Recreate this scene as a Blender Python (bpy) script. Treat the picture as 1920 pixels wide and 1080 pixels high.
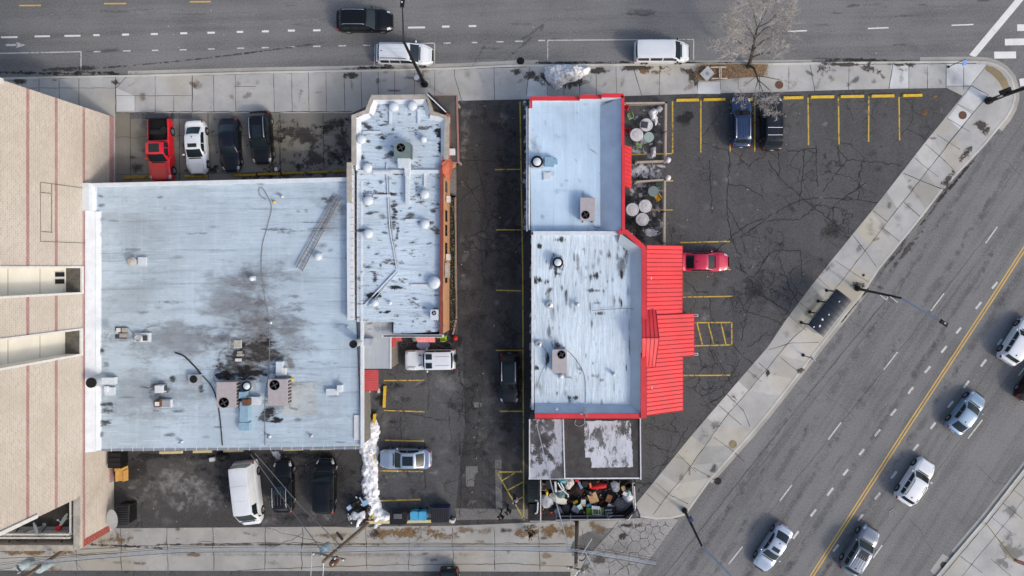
import bpy, math, random
import numpy as np
from mathutils import Vector, Matrix, noise as mnoise
for _o in list(bpy.data.objects): bpy.data.objects.remove(_o)
sc = bpy.context.scene
R = math.radians
COL = sc.collection
random.seed(7)

# ------------------------------------------------------------------ camera, sky, sun, exposure
CAMZ = 65.0
cam = bpy.data.cameras.new('camera'); camo = bpy.data.objects.new('camera', cam); COL.objects.link(camo)
camo.location = (0, 0, CAMZ); camo.rotation_euler = (0, 0, 0)
cam.sensor_width = 36; cam.lens = 1300/1920*36
cam.shift_x = -100/1920; cam.shift_y = -40/1920
cam.clip_start = 0.5; cam.clip_end = 3000
sc.camera = camo
SUN_EL, SHADOW_DIR = 36.0, 143.6          # shadows fall towards the upper left of the picture
w = bpy.data.worlds.new('World'); sc.world = w; w.use_nodes = True
nt = w.node_tree; nt.nodes.clear()
sky = nt.nodes.new('ShaderNodeTexSky'); sky.sky_type = 'NISHITA'; sky.sun_disc = False
sky.sun_elevation = R(SUN_EL); sky.sun_rotation = R(127); sky.air_density = 1.0; sky.dust_density = 3.6; sky.ozone_density = 0.6
bg = nt.nodes.new('ShaderNodeBackground'); bg.inputs[1].default_value = 0.15
wo = nt.nodes.new('ShaderNodeOutputWorld'); nt.links.new(sky.outputs[0], bg.inputs[0]); nt.links.new(bg.outputs[0], wo.inputs[0])
sl = bpy.data.lights.new('sun', 'SUN'); sl.energy = 0.85; sl.angle = R(5.5); sl.color = (1.0, 0.965, 0.91)
so = bpy.data.objects.new('sun', sl); COL.objects.link(so)
_d = Vector((math.cos(R(SHADOW_DIR))*math.cos(R(SUN_EL)), math.sin(R(SHADOW_DIR))*math.cos(R(SUN_EL)), -math.sin(R(SUN_EL))))
so.rotation_euler = _d.to_track_quat('-Z', 'Y').to_euler(); so.location = (40, -30, 60)
sc.view_settings.view_transform = 'Standard'; sc.view_settings.look = 'None'
sc.view_settings.exposure = 0.45; sc.view_settings.gamma = 1.0
sc.cycles.max_bounces = 5; sc.cycles.transparent_max_bounces = 24

# ------------------------------------------------------------------ survey: photo measurements -> ground plan in metres
def P(px, py, h=0.0):
    k = (CAMZ-h)/CAMZ/20.0
    return ((px-1060)*k, (500-py)*k)
def P3(px, py, h=0.0):
    a = P(px, py, h); return (a[0], a[1], h)
def S(r, g, b):
    f = lambda c: (c/255/12.92) if c/255 <= .04045 else ((c/255+.055)/1.055)**2.4
    return (f(r), f(g), f(b), 1)

# ------------------------------------------------------------------ materials
class NT:
    def __init__(s, name):
        s.m = bpy.data.materials.new(name); s.m.use_nodes = True
        s.t = s.m.node_tree; s.t.nodes.clear()
        s.out = s.t.nodes.new('ShaderNodeOutputMaterial')
        s.b = s.t.nodes.new('ShaderNodeBsdfPrincipled'); s.t.links.new(s.b.outputs[0], s.out.inputs[0])
    def put(s, sock, v):
        if isinstance(v, bpy.types.NodeSocket): s.t.links.new(v, sock)
        else: sock.default_value = v
    def n(s, ty, ins=None, **pr):
        k = s.t.nodes.new(ty)
        for a, b in pr.items(): setattr(k, a, b)
        for a, b in (ins or {}).items(): s.put(k.inputs[a], b)
        return k
    def pos(s): return s.n('ShaderNodeNewGeometry').outputs['Position']
    def obj(s): return s.n('ShaderNodeTexCoord').outputs['Object']
    def mp(s, v, scale=(1,1,1), rz=0.0, loc=(0,0,0)):
        return s.n('ShaderNodeMapping', {'Vector': v, 'Scale': scale, 'Rotation': (0,0,rz), 'Location': loc}).outputs[0]
    def noise(s, v, sc_=1.0, det=4, ro=.55, dist=0.0):
        return s.n('ShaderNodeTexNoise', {'Vector': v, 'Scale': sc_, 'Detail': det, 'Roughness': ro, 'Distortion': dist}).outputs[0]
    def vor(s, v, sc_=1.0, feat='DISTANCE_TO_EDGE'):
        return s.n('ShaderNodeTexVoronoi', {'Vector': v, 'Scale': sc_}, feature=feat).outputs['Distance']
    def rng(s, f, a, b, c=0.0, d=1.0, smooth=True):
        k = s.n('ShaderNodeMapRange', {'Value': f, 'From Min': a, 'From Max': b, 'To Min': c, 'To Max': d})
        if smooth: k.interpolation_type = 'SMOOTHSTEP'
        return k.outputs[0]
    def ma(s, op, a, b=0.0):
        k = s.n('ShaderNodeMath', operation=op); s.put(k.inputs[0], a); s.put(k.inputs[1], b); return k.outputs[0]
    def mix(s, f, a, b, bl='MIX'):
        k = s.n('ShaderNodeMix', data_type='RGBA', blend_type=bl)
        s.put(k.inputs[0], f); s.put(k.inputs[6], a); s.put(k.inputs[7], b); return k.outputs[2]
    def bump(s, h, st=.3, d=.02):
        k = s.n('ShaderNodeBump', {'Strength': st, 'Distance': d, 'Height': h}); s.t.links.new(k.outputs[0], s.b.inputs['Normal'])
    def fin(s, col=None, rough=None, metal=None, spec=None):
        if col is not None: s.put(s.b.inputs['Base Color'], col)
        if rough is not None: s.put(s.b.inputs['Roughness'], rough)
        if metal is not None: s.put(s.b.inputs['Metallic'], metal)
        if spec is not None: s.put(s.b.inputs['Specular IOR Level'], spec)
        return s.m
def dk(c, k): return (c[0]*k, c[1]*k, c[2]*k, 1)
_mc = {}
def M(name, col, rough=.6, metal=0.0, var=.12, sc_=3.0, spec=.4, coat=0.0, bump=0.0):
    if name in _mc: return _mc[name]
    s = NT(name); v = s.pos()
    f = s.rng(s.noise(v, sc_, 5), .3, .7)
    c = s.mix(f, dk(col, 1-var), dk(col, 1+var*.6))
    g = s.rng(s.noise(v, sc_*7, 3), .35, .8); c = s.mix(s.ma('MULTIPLY', g, var*1.2), c, dk(col, .5))
    if bump: s.bump(s.noise(v, sc_*6, 4), bump, .01)
    s.b.inputs['Coat Weight'].default_value = coat; s.b.inputs['Coat Roughness'].default_value = .05
    _mc[name] = s.fin(c, rough, metal, spec); return s.m
def wornpaint(name, col, under, lo=.62):
    s = NT(name); v = s.pos()
    f = s.ma('ADD', s.noise(v, 3.5, 8, .75), s.ma('MULTIPLY', s.ma('SUBTRACT', s.noise(v, .35, 3), .5), .35))
    c = s.mix(s.rng(s.noise(v, 1.2, 5), .3, .7, 0, .35), col, dk(col, .72)); c = s.mix(s.rng(f, lo-.06, lo+.04), c, under)
    return s.fin(c, .8, 0, .25)
def asphalt(name, base, rz, streak=.5, crack=False):
    s = NT(name); v = s.pos()
    c = s.mix(s.rng(s.noise(v, .22, 5, .6), .3, .72), dk(base, .84), dk(base, 1.16))
    st = s.noise(s.mp(s.mp(v, (1,1,1), rz), (.035, .9, 1)), 1.0, 5, .6)
    c = s.mix(s.ma('MULTIPLY', s.rng(st, .38, .62), streak), c, dk(base, 1.35))
    c = s.mix(s.ma('MULTIPLY', s.rng(st, .5, .3), streak*.8), c, dk(base, .72))
    gr = s.noise(v, 7.0, 4, .8); c = s.mix(s.rng(gr, .45, .75, 0, .5), c, dk(base, 1.9)); c = s.mix(s.rng(gr, .52, .28, 0, .55), c, dk(base, .4))
    sp = s.noise(v, 2.2, 5, .75); c = s.mix(s.rng(sp, .66, .74, 0, .45), c, dk(base, .5))
    if crack:
        q = s.n('ShaderNodeVectorMath', {0: v, 1: s.n('ShaderNodeTexNoise', {'Vector': v, 'Scale': .9, 'Detail': 5}).outputs[1]}, operation='ADD').outputs[0]
        e = s.rng(s.vor(q, .30), .004, .016, 1, 0)
        e = s.ma('MULTIPLY', e, s.rng(s.noise(v, .13, 3), .47, .55))
        c = s.mix(s.ma('MULTIPLY', e, .8), c, dk(base, .35))
        e2 = s.rng(s.vor(q, 1.5), .005, .07, 1, 0)
        e2 = s.ma('MULTIPLY', e2, s.rng(s.noise(v, .17, 3), .58, .66))
        c = s.mix(s.ma('MULTIPLY', e2, .7), c, dk(base, .35))
    s.bump(gr, .35, .02)
    return s.fin(c, .9, 0, .25)
def concrete(name, base, stain=.5, blot=True):
    s = NT(name); v = s.pos()
    c = s.mix(s.rng(s.noise(v, .35, 5, .6), .3, .7), dk(base, .84), dk(base, 1.1))
    c = s.mix(s.rng(s.noise(v, 1.7, 6, .7), .52, .8, 0, stain), c, dk(base, .55))
    if blot: c = s.mix(s.rng(s.noise(v, .12, 3), .5, .62, 0, .5), c, (base[0]*.98, base[1]*.9, base[2]*.75, 1))
    c = s.mix(s.rng(s.noise(v, 12, 3, .7), .55, .8, 0, .3), c, dk(base, .6))
    s.bump(s.noise(v, 8, 4), .2, .01)
    return s.fin(c, .88, 0, .25)
def roofmat(name, base, rz=0.0, dirt=.5, dark=(.1,.1,.1,1), amt=.66, wr=.3, amt2=.66):
    s = NT(name); v = s.pos(); u = s.mp(v, (1,1,1), rz)
    c = s.mix(s.rng(s.noise(v, .18, 5, .6), .32, .68), dk(base, .86), dk(base, 1.08))
    st = s.noise(s.mp(u, (.12, 2.2, 1)), 1.0, 6, .7)
    c = s.mix(s.rng(st, .5, .72, 0, dirt), c, dk(base, .62))
    c = s.mix(s.rng(s.noise(s.mp(u, (.3, 5, 1)), 1.0, 4, .6), .56, .7, 0, .6), c, dk(base, 1.22))
    c = s.mix(s.rng(s.noise(s.mp(u, (2.6, .1, 1)), 1.0, 5, .65), .52, .7, 0, dirt*.35), c, dk(base, 1.18)); c = s.mix(s.rng(s.noise(s.mp(u, (1.0, 1.4, 1)), 1.3, 7, .75), .5, .66, 0, dirt*.5), c, dk(base, .72))
    sm = s.n('ShaderNodeTexBrick', {'Vector': u, 'Scale': 1.0, 'Mortar Size': .022, 'Brick Width': 9.0, 'Row Height': 1.02}); 
    c = s.mix(s.ma('MULTIPLY', sm.outputs['Fac'], .22), c, dk(base, .6))
    dn = s.noise(s.mp(u, (.45, .9, 1)), 1.1, 8, .72)
    c = s.mix(s.rng(dn, amt, amt+.06, 0, .85), c, dark)
    c = s.mix(s.rng(s.noise(s.mp(u, (.8, 2.6, 1)), 3.0, 6, .75), amt2, amt2+.06, 0, .6), c, dark)
    s.bump(s.noise(s.mp(u, (.5, 2.5, 1)), 1.6, 6, .6), wr, .12)
    return s.fin(c, .6, 0, .3)
def brick(name, c1, c2, mort):
    s = NT(name); v = s.pos(); x = s.n('ShaderNodeSeparateXYZ', {0: v})
    u = s.n('ShaderNodeCombineXYZ', {0: s.ma('ADD', x.outputs[1], x.outputs[0]), 1: x.outputs[2]}).outputs[0]
    b = s.n('ShaderNodeTexBrick', {'Vector': u, 'Color1': c1, 'Color2': c2, 'Mortar': mort, 'Scale': 1.0, 'Mortar Size': .018, 'Mortar Smooth': .5, 'Bias': 0.0, 'Brick Width': .36, 'Row Height': .2})
    c = s.mix(s.rng(s.noise(v, .35, 4), .35, .65, 0, .45), b.outputs[0], c2)
    c = s.mix(s.rng(s.noise(s.mp(v, (1,1,.35)), .5, 5, .7), .55, .8, 0, .4), c, (.50,.40,.29,1))
    d = s.noise(s.mp(u, (2.2, 6.5, 1)), 1.0, 3, .6); c = s.mix(s.rng(d, .6, .68, 0, .6), c, mort); c = s.mix(s.rng(s.noise(s.mp(u, (7, 1.5, 1)), 1.0, 4, .7), .5, .75, 0, .3), c, dk(c2, .8))
    return s.fin(c, .85, 0, .25)
def stainmat(name, col, rough=.8, soft=.25, det=2.2, amp=2.4, sx=(1,1,1)):
    s = NT(name); v = s.pos()
    if sx != (1,1,1): v = s.mp(v, sx)
    at = s.n('ShaderNodeAttribute', attribute_name='fall').outputs['Fac']
    nz = s.ma('ADD', s.ma('SUBTRACT', s.noise(v, det, 9, .72, .6), .5), s.ma('MULTIPLY', s.ma('SUBTRACT', s.noise(v, det*.35, 3, .5), .5), .8))
    f = s.ma('ADD', at, s.ma('MULTIPLY', nz, amp))
    al = s.ma('MULTIPLY', s.rng(f, .5-soft*.4, .5+soft), s.rng(at, .0, .25))
    al = s.ma('MULTIPLY', al, s.n('ShaderNodeAttribute', attribute_name='amt').outputs['Fac'])
    c = s.mix(s.rng(s.noise(v, 3, 5), .3, .7), dk(col, .75), dk(col, 1.2))
    s.put(s.b.inputs['Alpha'], al); return s.fin(c, rough, 0, .3)
def snowmat(name):
    s = NT(name); v = s.pos()
    c = s.mix(s.rng(s.noise(v, 2.0, 7, .7), .44, .64), (.90,.92,.94,1), (.55,.54,.54,1))
    c = s.mix(s.rng(s.noise(v, 5.0, 6, .75), .53, .66), c, (.22,.20,.18,1))
    s.bump(s.noise(v, 6, 6, .7), .4, .06); return s.fin(c, .7, 0, .3)

# ------------------------------------------------------------------ mesh building
class MB:
    def __init__(s): s.v = []; s.f = []; s.mi = []; s.fall = {}; s.amt = {}
    def add(s, vs, fs, m=0):
        o = len(s.v); s.v += [tuple(p) for p in vs]; s.f += [tuple(i+o for i in f) for f in fs]; s.mi += [m]*len(fs); return o
    def box(s, c, d, rz=0.0, m=0, taper=1.0, rx=0.0, ry=0.0):
        X, Y, Z = d[0]/2, d[1]/2, d[2]/2; t = taper
        vs = [(-X,-Y,-Z),(X,-Y,-Z),(X,Y,-Z),(-X,Y,-Z),(-X*t,-Y*t,Z),(X*t,-Y*t,Z),(X*t,Y*t,Z),(-X*t,Y*t,Z)]
        mt = Matrix.Translation(c) @ Matrix.Rotation(rz, 4, 'Z') @ Matrix.Rotation(ry, 4, 'Y') @ Matrix.Rotation(rx, 4, 'X')
        s.add([mt @ Vector(p) for p in vs], [(3,2,1,0),(4,5,6,7),(0,1,5,4),(1,2,6,5),(2,3,7,6),(3,0,4,7)], m)
    def prism(s, poly, z0, z1, m=0, mtop=None, top=True, bot=True):
        a = sum(poly[i][0]*poly[(i+1)%len(poly)][1]-poly[(i+1)%len(poly)][0]*poly[i][1] for i in range(len(poly)))
        if a < 0: poly = poly[::-1]
        n = len(poly)
        z = lambda q, p: q(p) if callable(q) else q
        o = s.add([(p[0],p[1],z(z0,p)) for p in poly]+[(p[0],p[1],z(z1,p)) for p in poly], [(i,(i+1)%n,n+(i+1)%n,n+i) for i in range(n)], m)
        if top: s.f.append(tuple(o+n+i for i in range(n))); s.mi.append(m if mtop is None else mtop)
        if bot: s.f.append(tuple(o+n-1-i for i in range(n))); s.mi.append(m)
    def sheet(s, poly, z, m=0):
        a = sum(poly[i][0]*poly[(i+1)%len(poly)][1]-poly[(i+1)%len(poly)][0]*poly[i][1] for i in range(len(poly)))
        if a < 0: poly = poly[::-1]
        s.add([(p[0],p[1],z) for p in poly], [tuple(range(len(poly)))], m)
    def poly3(s, pts, m=0): s.add(pts, [tuple(range(len(pts)))], m)
    def tube(s, pts, r, n=8, m=0, caps=True):
        pts = [Vector(p) for p in pts]; N = len(pts)
        rr = r if isinstance(r, (list, tuple)) else [r]*N
        vs = []; ref = None
        for i, p in enumerate(pts):
            t = (pts[min(i+1,N-1)]-pts[max(i-1,0)])
            t = t.normalized() if t.length > 1e-9 else Vector((0,0,1))
            if ref is None: ref = Vector((0,0,1)) if abs(t.z) < .9 else Vector((1,0,0))
            a = (ref - t*ref.dot(t))
            if a.length < 1e-6: a = t.orthogonal()
            a.normalize(); ref = a; b = t.cross(a)
            vs += [p + (a*math.cos(2*math.pi*k/n)+b*math.sin(2*math.pi*k/n))*rr[i] for k in range(n)]
        fs = [(i*n+k, i*n+(k+1)%n, (i+1)*n+(k+1)%n, (i+1)*n+k) for i in range(N-1) for k in range(n)]
        if caps: fs += [tuple(range(n-1,-1,-1)), tuple((N-1)*n+k for k in range(n))]
        s.add(vs, fs, m)
    def lathe(s, prof, c=(0,0,0), n=20, m=0, mats=None, axis='Z', mt=None):
        vs = []; N = len(prof)
        for r, z in prof:
            for k in range(n):
                a = 2*math.pi*k/n
                p = (r*math.cos(a), r*math.sin(a), z) if axis == 'Z' else (r*math.cos(a), z, r*math.sin(a))
                if mt: p = mt @ Vector(p)
                vs.append((p[0]+c[0], p[1]+c[1], p[2]+c[2]))
        o = s.add(vs, [])
        for i in range(N-1):
            for k in range(n):
                a, b, c2, d = i*n+k, i*n+(k+1)%n, (i+1)*n+(k+1)%n, (i+1)*n+k
                s.f.append((o+a,o+b,o+c2,o+d) if axis == 'Z' else (o+d,o+c2,o+b,o+a)); s.mi.append(mats[i] if mats else m)
        for idx, rev in ((0, True), (N-1, False)):
            if prof[idx][0] > 1e-4:
                q = [o+idx*n+k for k in range(n)]
                if rev != (axis == 'Y'): q = q[::-1]
                s.f.append(tuple(q)); s.mi.append(mats[min(idx, N-2)] if mats else m)
    def ribbon(s, pts, wd, z, m=0):
        pts = [Vector((p[0],p[1])) for p in pts]; N = len(pts); vs = []
        for i, p in enumerate(pts):
            t = (pts[min(i+1,N-1)]-pts[max(i-1,0)]).normalized(); q = Vector((-t.y,t.x))
            ww = wd[i] if isinstance(wd, (list,tuple)) else wd
            vs += [(*(p+q*ww/2), z), (*(p-q*ww/2), z)]
        s.add(vs, [(2*i+1, 2*i+3, 2*i+2, 2*i) for i in range(N-1)], m)
    def stain(s, x, y, rx, ry, rot, z, m, amt=.9):
        n, k = 20, 4; vs = [(x,y,z)]; fl = [1.0]
        for j in range(1, k+1):
            for i in range(n):
                a = 2*math.pi*i/n; ux, uy = rx*1.35*j/k*math.cos(a), ry*1.35*j/k*math.sin(a)
                vs.append((x+ux*math.cos(rot)-uy*math.sin(rot), y+ux*math.sin(rot)+uy*math.cos(rot), z)); fl.append(1-j/k)
        fs = [(0,1+i,1+(i+1)%n) for i in range(n)]
        for j in range(k-1):
            fs += [(1+j*n+i, 1+(j+1)*n+i, 1+(j+1)*n+(i+1)%n, 1+j*n+(i+1)%n) for i in range(n)]
        o = s.add(vs, fs, m)
        for i, q in enumerate(fl): s.fall[o+i] = q; s.amt[o+i] = amt
    def build(s, name, mats, parent=None, smooth=None, loc=None):
        me = bpy.data.meshes.new(name); me.from_pydata(s.v, [], s.f); 
        mats = mats if isinstance(mats, (list,tuple)) else [mats]
        for q in mats: me.materials.append(q)
        if len(mats) > 1: me.polygons.foreach_set('material_index', s.mi)
        if s.fall:
            for nm, dct in (('fall', s.fall), ('amt', s.amt)):
                at = me.attributes.new(nm, 'FLOAT', 'POINT'); arr = np.zeros(len(s.v), dtype=np.float32)
                for i, q in dct.items(): arr[i] = q
                at.data.foreach_set('value', arr)
        if smooth is not None:
            me.polygons.foreach_set('use_smooth', [True]*len(me.polygons)); me.set_sharp_from_angle(angle=R(smooth))
        me.update()
        o = bpy.data.objects.new(name, me); COL.objects.link(o)
        if loc: o.location = loc
        if parent: o.parent = parent
        return o
def tag(o, label=None, cat=None, group=None, kind=None):
    if label: o['label'] = label
    if cat: o['category'] = cat
    if group: o['group'] = group
    if kind: o['kind'] = kind
    return o
def thing(name, label, cat, loc=(0,0,0), rz=0.0, group=None):
    o = bpy.data.objects.new(name, None); COL.objects.link(o); o.empty_display_size = .3
    o.location = loc; o.rotation_euler = (0,0,rz); return tag(o, label, cat, group)
def dup(root, loc, rz, label=None, group=None, name=None):
    def cp(o, par):
        c = o.copy(); COL.objects.link(c)
        if par: c.parent = par
        for ch in list(o.children): cp(ch, c)
        return c
    r = cp(root, None); r.location = loc; r.rotation_euler = (0,0,rz)
    if label: r['label'] = label
    if group: r['group'] = group
    return r
def jag(pts, step=.35, amp=.12, seed=0):
    rd = random.Random(seed); out = []
    for i in range(len(pts)-1):
        a, b = Vector(pts[i]), Vector(pts[i+1]); L = (b-a).length; n = max(1, int(L/step)); q = Vector((-(b-a).y, (b-a).x)).normalized()
        for k in range(n):
            out.append(a.lerp(b, k/n) + q*rd.uniform(-amp, amp)*(0 if k == 0 and i == 0 else 1))
    out.append(Vector(pts[-1])); return out
def blob(c, rx, ry, n=28, seed=0, irr=.25):
    rd = random.Random(seed); ph = [rd.uniform(0, 6.28) for _ in range(5)]; out = []
    for i in range(n):
        a = 2*math.pi*i/n; r = 1+irr*sum(math.sin((k+2)*a+ph[k])/(k+1.5) for k in range(5))
        out.append((c[0]+rx*r*math.cos(a), c[1]+ry*r*math.sin(a)))
    return out
# ------------------------------------------------------------------ the ground, streets, pavements, lots
m_street = asphalt('street asphalt', S(110,110,110), R(-1.5), .5)
m_avenue = asphalt('avenue asphalt', S(110,110,110), R(-56.9), .55)
m_lot = asphalt('worn lot asphalt', S(78,78,79), R(-88), .3, True)
m_apron = asphalt('pale broken asphalt', S(140,139,137), 0, .15)
m_conc = concrete('pavement concrete', S(170,170,168), .5)
m_pad = concrete('grimy pad concrete', S(121,119,113), .6)
m_alley = concrete('alley concrete', S(157,156,152), .5)
m_white = wornpaint('road paint white', S(222,222,218), S(120,120,122), .68)
m_whiteold = wornpaint('worn white paint', S(200,200,198), S(118,118,120), .6)
m_yel = wornpaint('lot yellow paint', S(196,166,76), S(84,82,78), .57)
m_yelold = wornpaint('worn yellow paint', S(178,158,70), S(72,71,68), .58)
m_roadyel = wornpaint('road yellow paint', S(206,172,98), S(120,118,112), .66)
m_joint = M('pavement joint', S(84,81,75), .9, var=.4, sc_=4)
m_crack = M('crack filler dark', S(36,36,37), .85, var=.3)
m_kerb = concrete('kerb concrete', S(188,186,178), .45, False)
m_gut = concrete('gutter concrete', S(163,161,155), .5, False)
def stainset(px_, sx=(1,1,1)):
    Q = lambda nm, *q: stainmat(px_+nm, *q, sx=sx)
    return [Q('wet dirt', S(70,65,59), .6, .3), Q('dark oil', S(40,40,41), .6, .6, 1.4), Q('tyre dark', S(66,66,68), .8, .5), Q('pale salt', S(152,152,151), .9, .8, 2.6), Q('thin slush', S(190,194,202), .7, .3, 3.0), Q('brown mud', S(118,94,62), .85, .4), Q('black grime', S(50,47,45), .7, .35, 3.2), Q('black tar', S(34,34,36), .6, .15, 2.2), Q('grey grime', S(126,124,122), .8, .8, 1.6), Q('damp wash', S(138,142,148), .7, .45, .9, 1.5)]
STAINS = stainset('')
ROOFX = stainset('roof ', (.7,1.7,1)); ROOFY = stainset('ribbed roof ', (2.2,.5,1))
SI = {k: i for i, k in enumerate(['wet','oil','tyre','pale','slush','brown','black','tar','grey','wash'])}
HG = .10
G = lambda x, y: P(x, y, HG)
GL = lambda pts: [P(x, y, HG) for x, y in pts]
RL = lambda pts: [P(x, y, 0) for x, y in pts]

gm = MB(); gm.sheet([(-600,-600),(600,-600),(600,600),(-600,600)], -.03)
tag(gm.build('ground', m_street), kind='structure')
KN = [(-500,151),(0,146),(120,143.5),(240,141.5),(480,135),(700,131),(860,127),(960,122),(1200,120),(1440,119),(1560,117),(1825,114.5)]
KC = [(1850,116),(1868,121),(1884,131),(1896,145),(1902,165),(1903,185),(1898,203),(1888,221)]
KD = [(1847,271),(1767,356),(1727,408),(1647,506),(1622,545),(1545,641),(1440,776),(1410,812),(1330,902),(1294,953)]
KA = [(1285,965),(1262,971),(1230,973),(1200,969)]
KSE = [(2200,530),(1985,800),(1920,882),(1850,972),(1792,1040),(1700,1150)]
g = MB(); g.sheet(RL([(-500,151)]+KN[1:]+[(1850,116),(2020,-60),(2700,-60),(2700,-500),(-500,-500)]), 0)
tag(g.build('street', m_street), kind='structure')
g = MB(); g.sheet(RL([(1825,114.5)]+KC+KD+KA+[(1195,1080),(1100,1200),(1660,1200)]+KSE[::-1][1:]+[(2700,0),(2020,-56),(1850,114)]), .004)
tag(g.build('avenue', m_avenue), kind='structure')

def strip(mb, pts, off0, off1, z0, z1, m=0):
    pts = [Vector(p) for p in pts]; N = len(pts); L, Rr = [], []
    for i, p in enumerate(pts):
        t = (pts[min(i+1,N-1)]-pts[max(i-1,0)]).normalized(); q = Vector((-t.y,t.x))
        L.append(p+q*off0); Rr.append(p+q*off1)
    vs = [(*a,z0) for a in L]+[(*a,z0) for a in Rr]+[(*a,z1) for a in L]+[(*a,z1) for a in Rr]
    fs = []
    for i in range(N-1):
        fs += [(2*N+i,2*N+i+1,3*N+i+1,3*N+i), (i,i+1,2*N+i+1,2*N+i), (N+i+1,N+i,3*N+i,3*N+i+1)]
    fs += [(0,2*N,3*N,N),(N-1,2*N-1,4*N-1,3*N-1)]
    mb.add(vs, fs, m)
kerbline = RL(KN+KC+KD+KA)
g = MB(); strip(g, kerbline, 0, -.19, -.02, .135, 0); strip(g, RL(KSE), 0, -.19, -.02, .135, 0)
tag(g.build('kerb', m_kerb), kind='structure')
g = MB(); strip(g, RL([(240,141.5),(480,135),(700,131),(860,127),(960,122),(1010,121)]), .42, 0, -.02, .012, 0)
strip(g, RL([(1180,120),(1440,119),(1522,118)]), .3, 0, -.02, .012, 0)
strip(g, RL([(1725,115.5)]+KN[-1:]+KC+[(1872,241)]), .42, 0, -.02, .012, 0)
strip(g, RL(KD[4:9]), .34, 0, -.02, .014, 0)
strip(g, RL([(1920,882),(1850,972),(1792,1040)]), -.6, 0, -.02, .014, 0) if False else strip(g, RL([(1792,1040),(1850,972),(1920,882),(1985,800)]), .55, 0, -.02, .014, 0)
tag(g.build('gutter', m_gut), kind='structure')

IN = [(1192,945),(1302,810),(1440,650),(1472,602),(1522,535),(1560,487),(1647,380),(1732,270),(1805,180),(1775,165),(1600,168),(1440,173),(1300,176),(1175,180)]
def inner(pts, d):      # kerb polyline moved inwards by d metres
    q = [Vector(P(x,y)) for x,y in pts]; N = len(q); out = []
    for i, p in enumerate(q):
        t = (q[min(i+1,N-1)]-q[max(i-1,0)]).normalized(); out.append((p+Vector((t.y,-t.x))*d)[:])
    return out
g = MB(); g.sheet(inner(KN+KC+KD+KA, .19)+GL(IN)+GL([(992,186),(860,189),(856,196),(696,196),(660,212),(218,212),(218,350),(-500,350)]), .12)
tag(g.build('sidewalk', m_conc), kind='structure')
g = MB(); g.sheet(inner(KSE[::-1], -.19)[::-1][::-1]+GL([(2700,530),(2700,1300)]), .12)
tag(g.build('corner_sidewalk', m_conc), kind='structure')
g = MB(); g.sheet(GL([(214,211.5),(662,211.5),(662,360),(214,360)]), .116)
tag(g.build('parking_pad', m_pad), kind='structure')
g = MB(); g.sheet(GL([(858,189),(990,187),(1175,180.5)]+IN[::-1][1:]+[(1192,972),(850,986),(165,991),(165,500),(858,500)]), .1)
tag(g.build('parking_lot', m_lot), kind='structure')
m_drive = asphalt('dark driveway asphalt', S(62,61,61), R(-88), .45, True)
g = MB(); g.sheet(GL([(858,189),(990,187),(1003,500),(1000,790),(990,975),(850,985),(872,800),(868,640),(858,640)]), .1015); tag(g.build('driveway', m_drive), kind='structure')
g = MB(); g.sheet(GL([(165,840),(690,832),(694,980),(640,987),(165,990)]), .1015); tag(g.build('rear_lot', asphalt('rear lot asphalt', S(66,65,65), R(5), .3, True)), kind='structure')
g = MB(); g.sheet(GL([(-500,1000),(165,991),(850,986),(1192,972),(1165,976),(1103,1043),(1078,1085),(1070,1200),(-500,1200)]), .096)
tag(g.build('alley', m_alley), kind='structure')
g = MB(); g.sheet(GL([(1192,971),(1230,974),(1262,972),(1272,975),(1192,1084),(1070,1200),(1078,1085),(1103,1043),(1165,976)]), .08)
tag(g.build('broken_apron', m_apron), kind='structure')
g = MB(); g.sheet(GL([(-500,1069),(300,1070),(1070,1072),(1060,1300),(-500,1300)]), .101)
tag(g.build('alley_edge', m_lot), kind='structure')

# ---- painted markings (a child-free structure: thin sheets above the asphalt)
g = MB()
def bar(x0, y0, x1, y1, wpx, z=.012, m=0, h=0):
    a, b = Vector(P(x0,y0,h)), Vector(P(x1,y1,h)); n = max(1, int((b-a).length/1.2))
    g.ribbon([a.lerp(b, k/n) for k in range(n+1)], wpx/20, z, m)
for x0, x1, y in [(36,77,10.5),(195,237,7),(356,395,3.5)]: bar(x0,y,x1,y-.3,2.6,m=1)
for x0, x1, y in [(2,33,70),(65,94,68.3),(121,151,67.4),(765,797,51.8)]: bar(x0,y,x1,y-.4,3.4)
for x0, x1, y in [(175,187,66),(229,242,65),(283,296,64),(338,351,62.5),(389,403,61.5),(444,456,60),(491,504,59),(540,553,57.5),(587,601,57),(829,843,50),(879,893,49)]: bar(x0,y,x1,y-.2,3.6)
for x0, x1, y in [(176,189,97),(231,245,95.5),(285,297,94.5),(337,350,93.5),(390,403,92),(445,458,90.5),(491,504,89.5),(540,553,88),(587,601,87),(635,649,86),(681,694,85),(832,845,81),(882,895,80),(931,944,78.5),(966,980,77.5),(1009,1022,76)]: bar(x0,y,x1,y-.2,2.4,m=2)
bar(11,84.5,33,84.4,4,m=2); g.sheet(RL([(31,79),(48,84.3),(31,90)]), .012, 2)
for q in [(0,100,153,97,2),(152,97.5,152,131,2),(703,83,702,122,1.8),(815,82,815,121,1.8),(703,83,814.5,81,1.8),(1027,75.5,1301,74,1.8),(1027,76,1027,113,1.8),(1300.5,74.5,1300.5,112,1.8)]: bar(*q, m=2)
for q in [(1477,59,1513,57.5,2.2),(1627,53.5,1666,52,2.2),(1784,47.5,1825,46,2.2)]: bar(*q)
g.sheet(RL([(1817,103),(1829,107.5),(1990,-85),(1978,-90)]), .012, 0)
for q in [(1864,103.5,1905,103,13),(1884,79,1940,78,12.5),(1907,52,1960,51.5,12.5),(1912,155,1945,150,14)]: bar(*q)
dirv = Vector((1522-1920,1080-466)).normalized(); nv = Vector((-dirv.y, dirv.x))
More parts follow.
